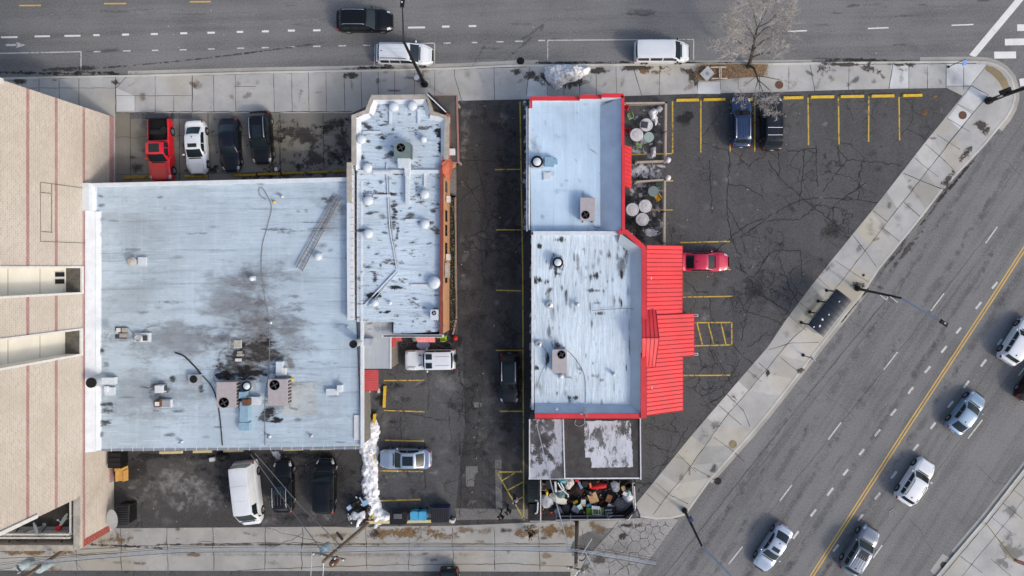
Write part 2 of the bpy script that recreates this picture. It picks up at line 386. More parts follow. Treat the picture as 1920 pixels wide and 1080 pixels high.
YL = [(2150,112),(1920,467),(1873,540),(1697,808),(1522,1080),(1440,1206)]
for sft in (-2.6, 2.6):
    g.ribbon(RL([(x+nv.x*sft, y+nv.y*sft) for x, y in YL]), .125, .012, 1)
for x0,y0,x1,y1 in [(1840,566,1829.5,579),(1802,614,1793,625),(1775,649,1765,661),(1744,687,1734,699),(1712,726,1703,738),(1680,767,1670,779),(1650,805,1640,818),(1620,842,1611,853),(1590,880,1581,891),(1562,915,1551,929),(1530,955,1520,968),(1497,996,1487,1010),(1870,529,1860,541),
    (1910,598,1901,610),(1879,636,1870,647),(1849,674,1839,687),(1817,714,1807,727),(1787,752,1777,764),(1754,792,1745,804),(1722,833,1712,845),(1681,884,1671,897),(1650,924,1640,936),(1618,964,1609,976),(1572,1021,1562,1034),(1944,560,1934,572)]: bar(x0,y0,x1,y1,4.2,m=2)
for q in [(1870,425,1848,456),(1770,550,1745,583),(1683,660,1657,693),(1577,792,1553,824),(1485,909,1462,939),(1392,1025,1366,1058),(1920,690,1910,704),(1842,787,1815,822),(1654,1022,1637,1046),(1740,915,1722,938)]: bar(*q, 2.4, m=2)
# lot lines
z = .114; hh = HG
for q in [(1261,190,1261,289,2.6),(1314,188,1314,286,2.6),(1370,186,1369,284,2.4),(1415,186,1415,284,2.4),(1515,183,1516,273,2.6),(1572,181,1573,271,2.6),(1629,180,1628.5,266,2.6),(1685.5,182,1686.5,263,2.6),
    (1177,290,1262,288,2.2),(1176,341,1262,339,2.2),(1221,394,1261,393.5,2.2),(1276,455,1369,452.5,2.4),(1280,557,1374,555.5,2.4),(1279,507,1370,505,2.2),(1279.5,510,1279.5,556,2.2),
    (1300,605,1373,604.5,2.4),(1372,604,1372,647.5,2.4),(1300,648.5,1373,646.5,2.4),(1307,606,1317,646,2.4),(1328,606,1338,645,2.4),(1352,606,1361,645,2.4),(1279,704,1369,703.5,2.4),
    (720,713.5,796,713,2.2),(720,769.5,796,772,2.2),(722,825.5,795,827,2.6),(711,882.5,793,884,2.6),(709,939,790,936.5,3.0)]: bar(*q, z, 3, hh)
for q in [(975,191,980,500,2.4),(980,500,982,975,2.4),(928,318,976,317.5,2),(930,431,977,431,2),(930,544,977,545.5,2.2),(930,657,978,657,2),(937,771,980,771,2.2),(932,885,982,884.5,2.4),(932,886,982,973,2.4),(942,901,966,886,2),(952,919,982,903,2),(964,940,982,931,2)]: bar(*q, z, 4, hh)
tag(g.build('road_markings', [m_white, m_roadyel, m_whiteold, m_yel, m_yelold]), kind='structure')

rdj = random.Random(77)
# ---- joints between slabs, cracks
g = MB()
def jn(pts, wpx=1.3, z=.124, m=0, h=.12, amp=.02, seed=0): q_ = jag(RL(pts) if h == 0 else [P(x,y,h) for x,y in pts], .6, amp, seed or int(pts[0][0]*7+pts[0][1])); g.ribbon(q_, [wpx/20*rdj.uniform(.5,1.0) for _ in q_], z, m)
# north pavement, west half
for x in [73,111,148,217]: jn([(x,146),(x+.5,212)])
jn([(0,165),(217,165)],1); jn([(218,179.5),(360,179.5)],1); jn([(236,145),(222,161),(217,165)])
for x in [291,360.5]: jn([(x,141),(x,209)], 1.2 if x < 300 else 2)
for x in [253,326]: jn([(x,180),(x,209)],1)
for x in [400,441,513,546.5,578,611,645,677,709]: jn([(x,139 if x<500 else 134),(x+1.5,210)],1.2)
jn([(441,162),(480,162)],1); jn([(217,141),(217,345)],1.4); jn([(218,211.5),(360,209),(520,210),(660,209)],2,amp=.05)
for x in [740,777,815]: jn([(x,131),(x,178)],1)
jn([(852,127),(852,143),(866,190)],1.4); jn([(926,126),(927,188)]); jn([(0,148.5),(240,144),(480,138),(860,130),(990,125)],1.6,amp=.03)
# pad joints
for x in [244,336,390,525,606]: jn([(x,212),(x+1,340)],2,z=.119)
jn([(525,212),(523,215),(522,245),(526,340)],2.2,z=.119,amp=.08); jn([(218,327),(655,322)],1.5,z=.119); jn([(218,258),(400,254),(655,252)],1.3,z=.119,amp=.1)
# pavement in front of the red building
for x0,x1 in [(993,987),(1027,1026),(1057,1057),(1087,1087),(1118,1118),(1155,1156),(1237,1236),(1308,1308),(1350,1351),(1384,1384),(1424,1424),(1479,1479),(1592,1591),(1704,1704),(1739,1739),(1774,1774),(1807,1807)]: jn([(x0,125),(x1,178 if x1<1300 else 168)],1.3)
jn([(1187,126),(1203,178)],1.6); jn([(1519,122),(1528,172)],1.6); jn([(1674,118),(1667,166)],1.6)
jn([(1560,121),(1830,119)],1.6); jn([(1774,162),(1821,161.5)],1)
jn([(1851,121),(1805,180)],1.3); jn([(1822,161),(1853,178)],1.6); jn([(1853,178),(1822,215),(1775,272)],1.4)
# diagonal pavement: middle joint, cross joints
mid = [(1822,215),(1780,268),(1723,340),(1640,447),(1622,470),(1575,530),(1505,618),(1480,640),(1440,690),(1360,782),(1278,898),(1250,930),(1225,965)]
jn(mid, 1.6, amp=.03)
def cross(t0, w=1.3, a=0.0, b=1.0, sk=0):
    i0 = np.interp(t0, np.linspace(0,1,len(IN[:9])), [p[0] for p in IN[:9][::-1]]); 
    pass
for a, b, w in [((1795,195),(1823,213),1.2),((1776,222),(1817,246),1.2),((1756,252),(1800,280),1.2),((1735,270),(1762,293),1.4),((1762,293),(1788,318),1.4),((1715,296),(1741,318),1.2),((1741,318),(1760,332),1.0),((1694,325),(1725,338),1.8),((1725,338),(1765,354),2.2),((1695,379),(1727,408),1.6),((1637,395),(1664,416),1.4),((1655,428),(1690,455),1.6),((1600,442),(1622,470),1.8),((1622,470),(1643,500),1.4),
    ((1565,488),(1600,512),1),((1533,520),(1560,545),1),((1600,512),(1640,535),1.2),((1500,568),(1530,590),1),((1480,592),(1512,620),1),((1441,656),(1484,643),1.2),((1484,643),(1535,642),1.2),((1463,670),(1502,701),1.2),((1422,680),(1440,695),1.2),((1400,693),(1428,716),1.2),((1362,738),(1394,770),1.6),((1394,770),(1406,800),1.4),((1348,760),(1390,797),1.2),((1338,820),(1371,843),1.2),((1371,843),(1395,865),1.6),((1270,850),(1305,885),1.2),((1300,876),(1343,902),1.6),((1230,905),(1262,932),1.2),((1262,930),(1290,945),1.4),((1212,925),(1240,948),1)]:
    jn([a,b],w)
# kerb joints on the far corner pavement
jn([(2000,800),(1926,886),(1853,978),(1796,1045),(1740,1112)],1.8); jn([(1920,935),(1893,972),(1860,1012),(1830,1048),(1800,1085)],1.3)
for a,b in [((1900,918),(1922,935)),((1880,943),(1918,973)),((1860,970),(1897,1000)),((1801,1043),(1842,1074)),((1858,1048),(1895,1080))]: jn([a,b],1.2)
# alley joints
for x in [143,226.5,313,398.5,498,567,686,768,848,926,1010]: jn([(x,989),(x+2-4*((x*7)%3==0),1069)],1.6,z=.1,h=.1,amp=.08)
for pts in [[(0,1034),(140,1030),(300,1022),(500,1018),(690,1019),(900,1019),(1060,1019)],[(0,1047),(220,1037)],[(330,1079),(480,1068),(690,1060),(960,1057),(1080,1062)],[(165,990),(480,987),(700,988)],[(850,984),(990,978)],[(1160,978),(1103,1043),(1080,1085)]]: jn(pts,1.5,z=.1,h=.1,amp=.05)
for pts in [[(498,1035),(560,1005),(566,1000)],[(500,990),(540,1003),(570,1008),(600,1018)],[(370,1017),(395,1016),(412,1024)],[(215,992),(228,1020),(236,1030)],[(140,1050),(160,1075)],[(1092,995),(1098,1030)]]: jn(pts,1.1,z=.1,h=.1,amp=.12)
# avenue seams
for pts,wd in [([(1662,561),(1459,810),(1245,1080)],1.7),([(1668,575),(1470,818),(1260,1080)],.7),([(1860,430),(1790,520),(1700,640),(1560,815),(1440,965)],1.2),([(1860,455),(1722,640)],.6),([(1910,680),(1700,960),(1610,1080)],.9),([(1592,597),(1612,612),(1620,622),(1637,644)],.9),([(1492,722),(1512,736),(1535,753)],.8),([(1545,740),(1580,762),(1605,785)],.7),([(1830,870),(1850,890),(1865,905),(1895,908)],.8),([(1885,300),(1905,320),(1925,345)],.8),([(1702,970),(1722,990),(1735,1012),(1750,1035)],.9)]: jn(pts,wd,z=.01,h=0,amp=.04)
tag(g.build('pavement_joints', m_joint), kind='structure')

# ---- hand-placed cracks in the lots and the broken apron
g = MB()
rd = random.Random(3)
def cr(pts, wpx=1.5, amp=.1, z=.109): 
    q = jag(GL(pts), .22, amp, int(pts[0][0]*3+pts[0][1]*5)); g.ribbon(q, [wpx/20*rd.uniform(.5,1.25) for _ in q], z)
for pts in [[(1458,275),(1462,335),(1500,368),(1560,415),(1602,455)],[(1508,280),(1505,325),(1498,385)],[(1530,272),(1533,350)],[(1565,272),(1588,300),(1560,335),(1542,360)],[(1588,300),(1640,304),(1690,310)],[(1616,305),(1608,375)],[(1545,372),(1600,375),(1650,380)],[(1578,374),(1605,357),(1625,343)],
    [(1366,270),(1368,300),(1362,380),(1366,420),(1388,500),(1415,540)],[(1365,345),(1400,350),(1430,370)],[(1362,385),(1395,440),(1450,400),(1500,375),(1535,370)],[(1440,413),(1500,412),(1540,380)],[(1418,500),(1450,470),(1500,470),(1505,520)],[(1340,472),(1400,420),(1430,410)],[(1380,500),(1412,521),(1430,535),(1480,560)],[(1412,520),(1440,480)],[(1488,590),(1440,560),(1405,545)],[(1330,300),(1335,400)],
    [(1380,545),(1390,570),(1400,585),(1450,600),(1475,610)],[(1390,640),(1400,590),(1410,560),(1418,540)],[(1330,560),(1335,600),(1330,650),(1345,690)],[(1372,646),(1390,665),(1425,690)],[(1395,660),(1380,690),(1360,720),(1325,740)],[(1335,655),(1360,700),(1372,720)],[(1400,650),(1420,640),(1440,620)],[(1352,720),(1358,740),(1330,755)],[(1460,480),(1480,540),(1500,570)],[(1476,285),(1530,279)],[(1440,300),(1458,330)]]: cr(pts)
for pts in [[(885,280),(905,345),(912,375),(900,440),(905,520)],[(870,300),(930,302)],[(885,440),(925,450),(960,440)],[(870,560),(885,600),(915,620)],[(900,680),(905,720),(895,800),(890,860)],[(880,395),(915,400)],[(860,690),(870,740),(860,790)],[(750,770),(752,850)],[(720,765),(770,775),(840,790)],[(860,810),(865,880),(862,970)],[(900,830),(920,880),(950,880)],[(803,700),(803,770)],[(795,830),(797,920)],[(860,850),(900,840),(930,800)],[(1210,830),(1260,850),(1290,800)],[(1220,880),(1270,860)]]: cr(pts, 1.3)
# alligator cells near the kerb and on the apron: random Voronoi-like webs
def web(cx, cy, rx, ry, n, sd, wpx=.8, z=.109):
    q = random.Random(sd); pts = []
    for _ in range(n*20):
        p = (cx+q.uniform(-1,1)*rx, cy+q.uniform(-1,1)*ry)
        if ((p[0]-cx)/rx)**2+((p[1]-cy)/ry)**2 > 1: continue
        if all((p[0]-a)**2+(p[1]-b)**2 > (1.3*rx*ry/n) for a,b in pts): pts.append(p)
        if len(pts) >= n: break
    for i, a in enumerate(pts):
        near = sorted(range(len(pts)), key=lambda k: (pts[k][0]-a[0])**2+(pts[k][1]-a[1])**2)[1:3]
        for k in near:
            if k > i or q.random() < .2: cr([a, ((a[0]+pts[k][0])/2+q.uniform(-2,2), (a[1]+pts[k][1])/2+q.uniform(-2,2)), pts[k]], wpx, .05, z)
web(1570,425,30,40,26,1); web(1575,405,25,22,18,4); web(1430,455,45,40,22,2); web(1395,580,35,40,26,3); web(1350,690,40,50,26,5); web(890,520,25,60,26,6); web(880,750,30,60,26,7); web(895,910,40,55,40,8); web(1520,310,40,35,16,9); web(890,330,30,40,14,10); web(1450,545,30,30,16,11); web(1335,745,30,25,12,12)
tag(g.build('lot_cracks', m_crack), kind='structure')
# broken apron: jigsaw of cracked plates drawn as dark joints of real width
g = MB(); q = random.Random(12); 
ap = [(1165,978),(1225,978),(1262,978),(1192,1078),(1085,1078),(1108,1043)]
def inside(p, poly):
    c = False
    for i in range(len(poly)):
        a, b = poly[i], poly[i-1]
        if (a[1] > p[1]) != (b[1] > p[1]) and p[0] < (b[0]-a[0])*(p[1]-a[1])/(b[1]-a[1])+a[0]: c = not c
    return c
seeds = []
for _ in range(6000):
    p = (q.uniform(1080,1265), q.uniform(975,1082)); dens = 9+10*(math.hypot(p[0]-1240,p[1]-985)/100)
    if inside(p, ap) and all(math.hypot(p[0]-a,p[1]-b) > dens for a,b in seeds): seeds.append(p)
import mathutils
gx = np.arange(1080,1268,.5); gy = np.arange(972,1082,.5); XX, YY = np.meshgrid(gx, gy)
def edge_segments():
    sa = np.array(seeds); res = []
    for i in range(len(sa)):
        for j in range(i+1, len(sa)):
            d = sa[j]-sa[i]; L = np.hypot(*d)
            if L > 42: continue
            mid_ = (sa[i]+sa[j])/2; t = np.array([-d[1], d[0]])/L
            ss = np.linspace(-25, 25, 101); pp = mid_[None]+t[None]*ss[:,None]
            di = np.hypot(*(pp-sa[i]).T); do = np.min(np.hypot(pp[:,None,0]-sa[None,:,0], pp[:,None,1]-sa[None,:,1]), axis=1)
            ok = (di <= do+.01) & np.array([inside(p, ap) for p in pp])
            if ok.sum() > 3: k = np.where(ok)[0]; res.append((pp[k[0]], pp[k[-1]]))
    return res
for a, b in edge_segments():
    pl = jag([P(a[0],a[1],.08), P(b[0],b[1],.08)], .2, .05, int(a[0]*10)); g.ribbon(pl, [q.uniform(.015,.085) for _ in pl], .086)
tag(g.build('apron_cracks', M('apron crack dirt', S(82,79,75), .9, var=.45, sc_=3)), kind='structure')

# ---- stains and worn patches lying on the pavements
g = MB(); _zk = [0]
def stn(kind, x, y, rx, ry, rot=0, amt=.9, z=.126):
    _zk[0] += 1; X, Y = P(x,y,z); g.stain(X, Y, rx/20, ry/20, R(-rot), z+.0006*(_zk[0] % 30), SI[kind], amt)
for a in [('wet',35,152,30,6),('wet',105,150,14,7),('wet',218,154,9,8),('wet',663,142,22,8,0,.8),('black',705,127,40,2.4),('black',680,128,60,3,-2,.7),('wet',970,133,20,9),('wet',1000,143,26,14,20,.8),('wet',1065,150,50,18,-12,.95),('wet',1120,133,35,6),('wet',1200,127,70,7),('brown',1225,134,30,6),('wet',1290,133,22,9),('wet',1307,143,14,16),('wet',1545,128,22,12),('wet',1632,128,22,14),('wet',1580,121,60,4),('wet',1690,122,30,5),('wet',1840,235,12,20,-40),('wet',1815,285,9,30,38),('wet',1778,335,9,20,38),('wet',1770,345,12,14),('black',1608,535,14,10),('black',1440,700,6,8),('wet',1500,695,8,5),('black',1337,880,8,18,40,.6),('brown',1640,450,10,4,-20,.5),('brown',1615,460,10,3,-20,.5),('grey',1660,435,14,6,40,.5),('wet',1650,540,10,6,0,.6)]: stn(*a)
for a in [('wet',1895,960,20,14,-30,.35),('wet',1900,1030,26,30,-40,.4),('wet',1880,1055,30,10,30,.35)]: stn(*a)
for k in range(60):                                    # grime scattered on the pale pavements
    x = rd.uniform(230,1800); stn(rd.choice(['grey','black','brown','grey']), x, rd.uniform(140,205) if x < 690 else rd.uniform(128,165), rd.uniform(4,16), rd.uniform(3,9), rd.uniform(0,180), rd.uniform(.25,.5))
for k in range(45):
    t = rd.random(); stn(rd.choice(['grey','black','grey']), 1800-t*560+rd.uniform(-25,25), 225+t*690+rd.uniform(-25,25), rd.uniform(4,14), rd.uniform(3,9), rd.uniform(0,180), rd.uniform(.2,.45))
# pad
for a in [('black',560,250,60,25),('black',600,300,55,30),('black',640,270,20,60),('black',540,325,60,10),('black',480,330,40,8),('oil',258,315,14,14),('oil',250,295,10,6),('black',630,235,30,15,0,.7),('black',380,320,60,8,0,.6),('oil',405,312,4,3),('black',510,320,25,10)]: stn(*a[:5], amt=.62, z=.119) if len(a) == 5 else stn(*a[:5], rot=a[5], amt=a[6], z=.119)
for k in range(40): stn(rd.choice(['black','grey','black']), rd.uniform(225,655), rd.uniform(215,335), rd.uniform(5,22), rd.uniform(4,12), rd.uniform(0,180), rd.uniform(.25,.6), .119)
# slabs of slightly different tint on the diagonal pavement
gs = [MB(), MB(), MB()]; L1 = [Vector(P(x,y,.12)) for x,y in IN[:9]]; L2 = [Vector(P(x,y,.12)) for x,y in mid[::-1]]; L3 = [Vector(p) for p in inner(KD[::-1], -.25)]
def along(pl, t):
    ds = [(pl[i+1]-pl[i]).length for i in range(len(pl)-1)]; s_ = t*sum(ds)
    for i, d in enumerate(ds):
        if s_ <= d or i == len(ds)-1: return pl[i].lerp(pl[i+1], min(1, s_/d))
        s_ -= d
for A_, B_ in ((L1,L2),(L2,L3)):
    for i in range(20):
        k = rdj.choice([0,1,2,None,None])
        if k is not None: t0, t1 = .03+i*.046, .03+(i+1)*.046; gs[k].sheet([along(A_,t0)[:],along(A_,t1)[:],along(B_,t1)[:],along(B_,t0)[:]], .1212)
for k, cc in enumerate([(182,181,177),(158,158,154),(174,171,162)]): tag(gs[k].build('tinted_slabs', concrete('tinted concrete', S(*cc), .5)), kind='structure')
# street: gutter wet, tyre arcs, dark patches, salt
for a in [('black',60,137,130,4.5,1),('black',190,136,60,4,1),('black',215,138,24,3,1),('tyre',120,129,80,4,-3),('black',1620,113,90,4.5,1),('black',1250,117,150,2.2,.5,.8),('black',1050,118,90,2.4,1,.8),('black',1110,117,60,2.5,0,.7),('tyre',980,85,60,3,-40,.35),('tyre',1000,60,70,3,-35,.3),('tyre',900,100,40,2,-60,.3)]: stn(*a, z=.014) if len(a) == 6 else stn(a[0],*a[1:5],a[5],a[6] if len(a)>6 else .9, z=.014)
for i in range(26): t = i/25; stn('tyre', 120+t*480, 133-t*52+8*math.sin(t*3.1)*.6, 16, 1.9, -6.2-2*math.cos(t*3), .85*(1-.4*t), z=.02)
for k in range(40): stn('pale', rd.uniform(0,1300), rd.choice([40,60,25,105])+rd.uniform(-6,6), rd.uniform(20,80), rd.uniform(1.5,4), 1.5, rd.uniform(.15,.4), .014)
for k in range(30): stn('tyre', rd.uniform(0,1850), rd.uniform(-5,110), rd.uniform(5,50), rd.uniform(1.5,4), rd.uniform(-6,4), rd.uniform(.15,.4), .014)
for lane in (-72,-36,10,58,110):
    for k in range(5): t = k/4; stn('tyre', 1920-t*480+lane*1.0-60, 350+t*740+lane*.65, 9, 150, 33, .2, .0135)
for k in range(120):
    t = rd.uniform(-.05,1.05); o = rd.uniform(-1,1); stn(rd.choice(['tyre','tyre','pale']), 1920-t*480+o*150-40, 350+t*740+o*100, rd.uniform(1.5,4.5), rd.uniform(15,60), -33+rd.uniform(-3,3)+66, rd.uniform(.05,.18), .016)
for a in [('wet',1700,470,5,60,-38+76),('wet',1735,395,4,50,38),('black',1668,490,3,35,38),('black',1800,330,3,60,40),('black',1765,370,4,30,38),('black',1240,975,30,4,0),('black',1215,985,14,10),('black',1250,990,30,10,-20,.7)]: stn(*a, z=.016) if len(a) == 6 else stn(a[0],*a[1:5],a[5] if len(a)>5 else 0,a[6] if len(a)>6 else .8, z=.016)
for k in range(24): t = rd.random(); stn('black', 1840-t*500, 283+t*610, rd.uniform(1.2,2.6), rd.uniform(10,28), 38+rd.uniform(-4,4), rd.uniform(.5,.9), .016)
# lots: pale worn spots, black oil, alley mud
for k in range(150): stn(rd.choice(['pale','black','oil','pale']), rd.uniform(1190,1700), rd.uniform(190,560), rd.uniform(2,12), rd.uniform(2,9), rd.uniform(0,180), rd.uniform(.12,.4), .104)
for k in range(60): stn(rd.choice(['pale','black','oil']), rd.uniform(1280,1460), rd.uniform(460,760), rd.uniform(2,12), rd.uniform(2,9), rd.uniform(0,180), rd.uniform(.12,.4), .104)
for k in range(120): stn(rd.choice(['pale','oil','black','grey']), rd.uniform(860,985), rd.uniform(190,960), rd.uniform(3,18), rd.uniform(3,14), rd.uniform(0,180), rd.uniform(.12,.38), .104)
for k in range(110): stn(rd.choice(['pale','oil','black','pale']), rd.uniform(235,850), rd.uniform(850,980) , rd.uniform(3,18), rd.uniform(3,14), rd.uniform(0,180), rd.uniform(.12,.4), .104)
for k in range(50): stn(rd.choice(['pale','oil','grey']), rd.uniform(700,880), rd.uniform(700,970), rd.uniform(4,24), rd.uniform(3,14), rd.uniform(0,180), rd.uniform(.15,.4), .104)
for a in [('pale',330,910,70,50,0,.55),('pale',380,930,50,35,0,.4),('pale',840,720,40,25,0,.4),('oil',745,722,14,9),('oil',790,722,9,8),('oil',715,745,16,16),('oil',700,770,12,12),('oil',950,420,30,230,0,.55),('oil',955,720,28,150,0,.6),('oil',890,640,30,90,0,.4),('oil',1430,225,50,30,0,.5),('oil',1280,225,14,12),('oil',1293,217,10,9),('oil',1440,545,40,30,0,.3),('pale',1765,205,5,6),('brown',1733,213,9,9),('brown',1752,181,10,4),('brown',1795,175,11,7),('pale',1545,233,7,6,0,.5),('oil',820,665,70,40,0,.6),('oil',860,640,20,20,0,.5),('oil',690,800,20,40,0,.5),('oil',640,900,24,40,0,.5),('oil',250,880,30,30,0,.6),('oil',420,900,20,50,0,.7),('oil',540,970,60,10,0,.5),('oil',300,855,120,8),('oil',560,853,110,8),('slush',520,855,12,14),('pale',500,975,40,10,0,.3),('pale',915,800,30,80,0,.25),('pale',872,235,9,50,0,.6),('pale',868,290,8,25,0,.5),('black',1560,430,30,22,-40,.5),('black',1410,540,60,30,-30,.4)]: stn(*a, z=.104) if len(a) == 5 else stn(a[0],*a[1:5],a[5],a[6], z=.104)
for a in [('brown',770,1000,90,14,0,.9),('brown',640,1005,40,10,0,.6),('brown',880,995,50,8,0,.5),('brown',1040,995,60,14,0,.9),('brown',985,1000,30,14,0,.7),('brown',1120,990,20,16,0,.6),('brown',215,1012,40,14,0,.7),('brown',60,1036,90,6),('brown',360,1040,18,4,0,.6),('brown',310,1020,10,12,0,.4),('brown',100,1065,16,8,0,.6),('black',700,1000,14,12,0,.6),('black',1000,985,10,8,0,.5),('black',500,1021,260,3,0,.6),('black',230,1024,90,3,3,.7),('grey',600,1040,400,4,0,.4),('pale',800,1045,120,6,0,.3)]: stn(*a, z=.106) if len(a) == 5 else stn(a[0],*a[1:5],a[5],a[6], z=.106)
for k in range(40): stn(rd.choice(['brown','grey','black']), rd.uniform(160,1090), rd.uniform(992,1066), rd.uniform(4,22), rd.uniform(2,6), rd.uniform(-10,10), rd.uniform(.2,.5), .106)
for a in [('black',1170,1005,14,8),('wet',1125,1050,20,14,20,.7),('black',1180,985,30,5),('wet',1090,1060,20,20,0,.5),('grey',1150,1030,60,30,0,.35)]: stn(*a, z=.09) if len(a) == 5 else stn(a[0],*a[1:5],a[5],a[6], z=.09)
# thin slush along the west side of the red building, in the patio
for i in range(26): stn('slush', 988+rd.uniform(-3,4), 190+i*9.4, 6, 9, 0, .75, .106)
for i in range(22): stn('slush', 997+rd.uniform(-3,2), 440+i*15, 2.5, 11, 0, .8, .106)
for k in range(110): stn('slush', rd.uniform(1178,1240), rd.choice([rd.uniform(200,300), rd.uniform(305,335), rd.uniform(340,440)]), rd.uniform(3,12), rd.uniform(2,7), rd.uniform(0,180), rd.uniform(.3,.7), .107)
for a in [('slush',1215,435,22,9),('slush',1220,325,22,14),('slush',1200,320,18,14),('oil',1205,425,30,30,0,.6),('oil',1215,240,26,44,0,.55),('oil',1215,400,30,50,0,.55),('oil',1210,320,36,20,0,.6)]: stn(*a, z=.1085) if len(a) == 5 else stn(a[0],*a[1:5],a[5],a[6], z=.1045)
tag(g.build('pavement_stains', STAINS), kind='structure')
# repaired slabs and patches
g = MB(); g2 = MB()
for pts in [[(245,212),(360,209.5),(360,223),(244,223)]]: g.sheet(GL(pts), .1175)
for pts in [[(884,874),(896,874),(896,884),(890,891),(889,912),(874,912),(873,874)],[(928,862),(940,862),(942,955),(930,955)],[(888,754),(903,755),(903,764),(889,764)],[(853,953),(1000,955),(990,973),(856,975)]]: g2.sheet(GL(pts), .103)
tag(g.build('asphalt_patch', asphalt('patch asphalt', S(88,88,90), 0, .2)), kind='structure'); tag(g2.build('pale_patch', asphalt('pale patch', S(104,103,101), 0, .2)), kind='structure')
g = MB()
for pts in [[(1308,154),(1351,154),(1350.5,176),(1309,176)],[(989,147),(1026,150),(1026,181),(988,181)],[(1671,121),(1704,121),(1704,164),(1668,166)],[(1775,119),(1850,121),(1822,160),(1775,161)],[(1822,162),(1852,178),(1826,208),(1797,195)],[(218,165),(253,180),(253,208),(219,208)],[(1797,196),(1824,211),(1800,243),(1777,222)]]: g.sheet([P(x,y,.12) for x,y in pts], .1225)
tag(g.build('newer_slabs', concrete('newer concrete', S(196,198,198), .25, False)), kind='structure')
g = MB(); g.sheet([P(x,y,.12) for x,y in [(1850,123),(1862,125),(1876,134),(1887,148),(1893,163),(1880,167),(1872,152),(1860,140),(1847,131)]], .1225)
tag(g.build('tactile_paving', concrete('tactile paving', S(142,128,100), .5, False)), kind='structure')
# painted slot: the lower sheet in the pavement by the lamp post
g = MB(); jn([(789,148),(806.5,148),(806.5,163.5),(789,163.5),(789,148)],1.2); tag(g.build('footing_joint', m_joint), kind='structure')
# ------------------------------------------------------------------ buildings
m_brick = brick('tan brick', S(188,180,170), S(174,165,154), S(208,204,198))
m_band = brick('mauve brick', S(160,124,124), S(146,110,112), S(190,164,160))
m_redbrick = brick('red brick', S(150,70,62), S(132,58,54), S(186,140,130))
m_cop = M('limestone coping', S(168,163,154), .85, var=.2, sc_=2, bump=.3)
m_trim = M('white metal trim', S(208,209,208), .5, var=.08)
m_stucco = M('pale stucco', S(214,212,203), .85, var=.06, sc_=.6)
m_floor = M('balcony floor', S(90,88,84), .85, var=.3)
m_glass = NT('dark window glass').fin((.012,.016,.02,1), .06, 0, .5)
m_deck = M('dark terrace deck', S(58,56,52), .9, var=.4, sc_=1.5)
m_gray = M('grey membrane', S(150,154,162), .8, var=.15, sc_=1)
m_roofB = roofmat('white coated roof', S(174,191,204), 0.0, .95, S(128,128,130), .66, .45)
m_roofC = roofmat('white stained roof', S(188,204,217), R(3), .6, S(66,58,52), .57, .8, .6)
m_roofD1 = roofmat('pale blue roof', S(184,206,224), R(90), .3, S(140,148,158), .78, .12)
m_roofD2 = roofmat('white ribbed roof', S(200,215,226), R(90), .75, S(96,92,90), .62, .8, .63)
m_par = M('white parapet', S(204,211,218), .65, var=.08, sc_=1.5, bump=.15)
m_blue = M('blue grey membrane', S(178,192,208), .65, var=.1, sc_=.8, bump=.12)
m_red = M('red painted metal', S(214,58,64), .45, var=.14, sc_=.5, spec=.4)
m_redrib = M('red seam', S(168,44,54), .5, var=.1)
m_redcop = M('red coping', S(204,54,62), .45, var=.12, sc_=1)
m_orange = M('orange tile', S(172,92,68), .7, var=.18, sc_=3)
m_orwall = M('orange brick wall', S(196,150,112), .8, var=.15, sc_=4)
m_tan = M('tan brick wall', S(205,170,128), .85, var=.14, sc_=3)
m_redtile = M('red brown tile', S(126,66,58), .7, var=.25, sc_=4)
m_wall = M('grey block wall', S(120,118,114), .9, var=.2)
m_gutter = M('light gutter', S(205,208,212), .5, var=.1)
m_dkgut = M('dark gutter', S(60,60,62), .6, var=.2)
m_redawn = M('faded red awning', S(196,80,82), .6, var=.12, sc_=2)
m_pinkawn = M('pink corrugated awning', S(214,120,122), .6, var=.12, sc_=2)
m_awnrib = M('awning seam', S(160,58,64), .6, var=.15)
def poly_h(pts, h): return [P(x, y, h) for x, y in pts]
def roofstains(mb, lst, h, base=1):
    k = 0
    for kind, x, y, rx, ry, rot, amt in lst:
        k += 1; X, Y = P(x, y, h); mb.stain(X, Y, rx/20, ry/20, R(-rot), h+.01+.0007*(k % 60), base+SI[kind], amt)
WX = -42.25
# --- tall tan brick building on the left
tb = thing('brick_building', 'tall tan brick building with mauve bands and two pale recessed bays', 'building', (WX, -3, 0))
def loc(mb_pts): return mb_pts
HB = 18.0; YN, YS = 14.0, -20.05
bands = [(0,.75),(4.0,4.32),(7.3,7.62),(10.35,10.67),(13.3,13.62),(16.4,16.72)]
slots = [(-.12,-2.22,4.6),(-5.52,-7.58,4.7)]
def yb(t): return t+3
zc = sorted({0, HB}|{q for b in bands for q in b}|{4.6,4.7}); yc = sorted({YN, YS}|{q for s_ in slots for q in s_[:2]})
mb = MB()
for zi in range(len(zc)-1):
    for yi in range(len(yc)-1):
        z0, z1, y0, y1 = zc[zi], zc[zi+1], yc[yi], yc[yi+1]; zm, ym = (z0+z1)/2, (y0+y1)/2
        if any(s_[1] < ym < s_[0] and zm > s_[2] for s_ in slots): continue
        bd = any(b[0] <= zm <= b[1] for b in bands) and not (abs(zm-4.16) < .2 and ym < -19)
        mb.add([(0,yb(y0),z0),(0,yb(y1),z0),(0,yb(y1),z1),(0,yb(y0),z1)], [(0,1,2,3)], 1 if bd else 0)
mb.add([(0,yb(YN),0),(-24,yb(YN),0),(-24,yb(YN),HB),(0,yb(YN),HB)], [(0,1,2,3)], 0)
mb.add([(0,yb(YS),0),(0,yb(YS),HB),(-24,yb(YS),HB),(-24,yb(YS),0)], [(0,1,2,3)], 0)
mb.add([(-24,yb(YS),0),(-24,yb(YN),0),(-24,yb(YN),HB),(-24,yb(YS),HB)], [(3,2,1,0)], 0)
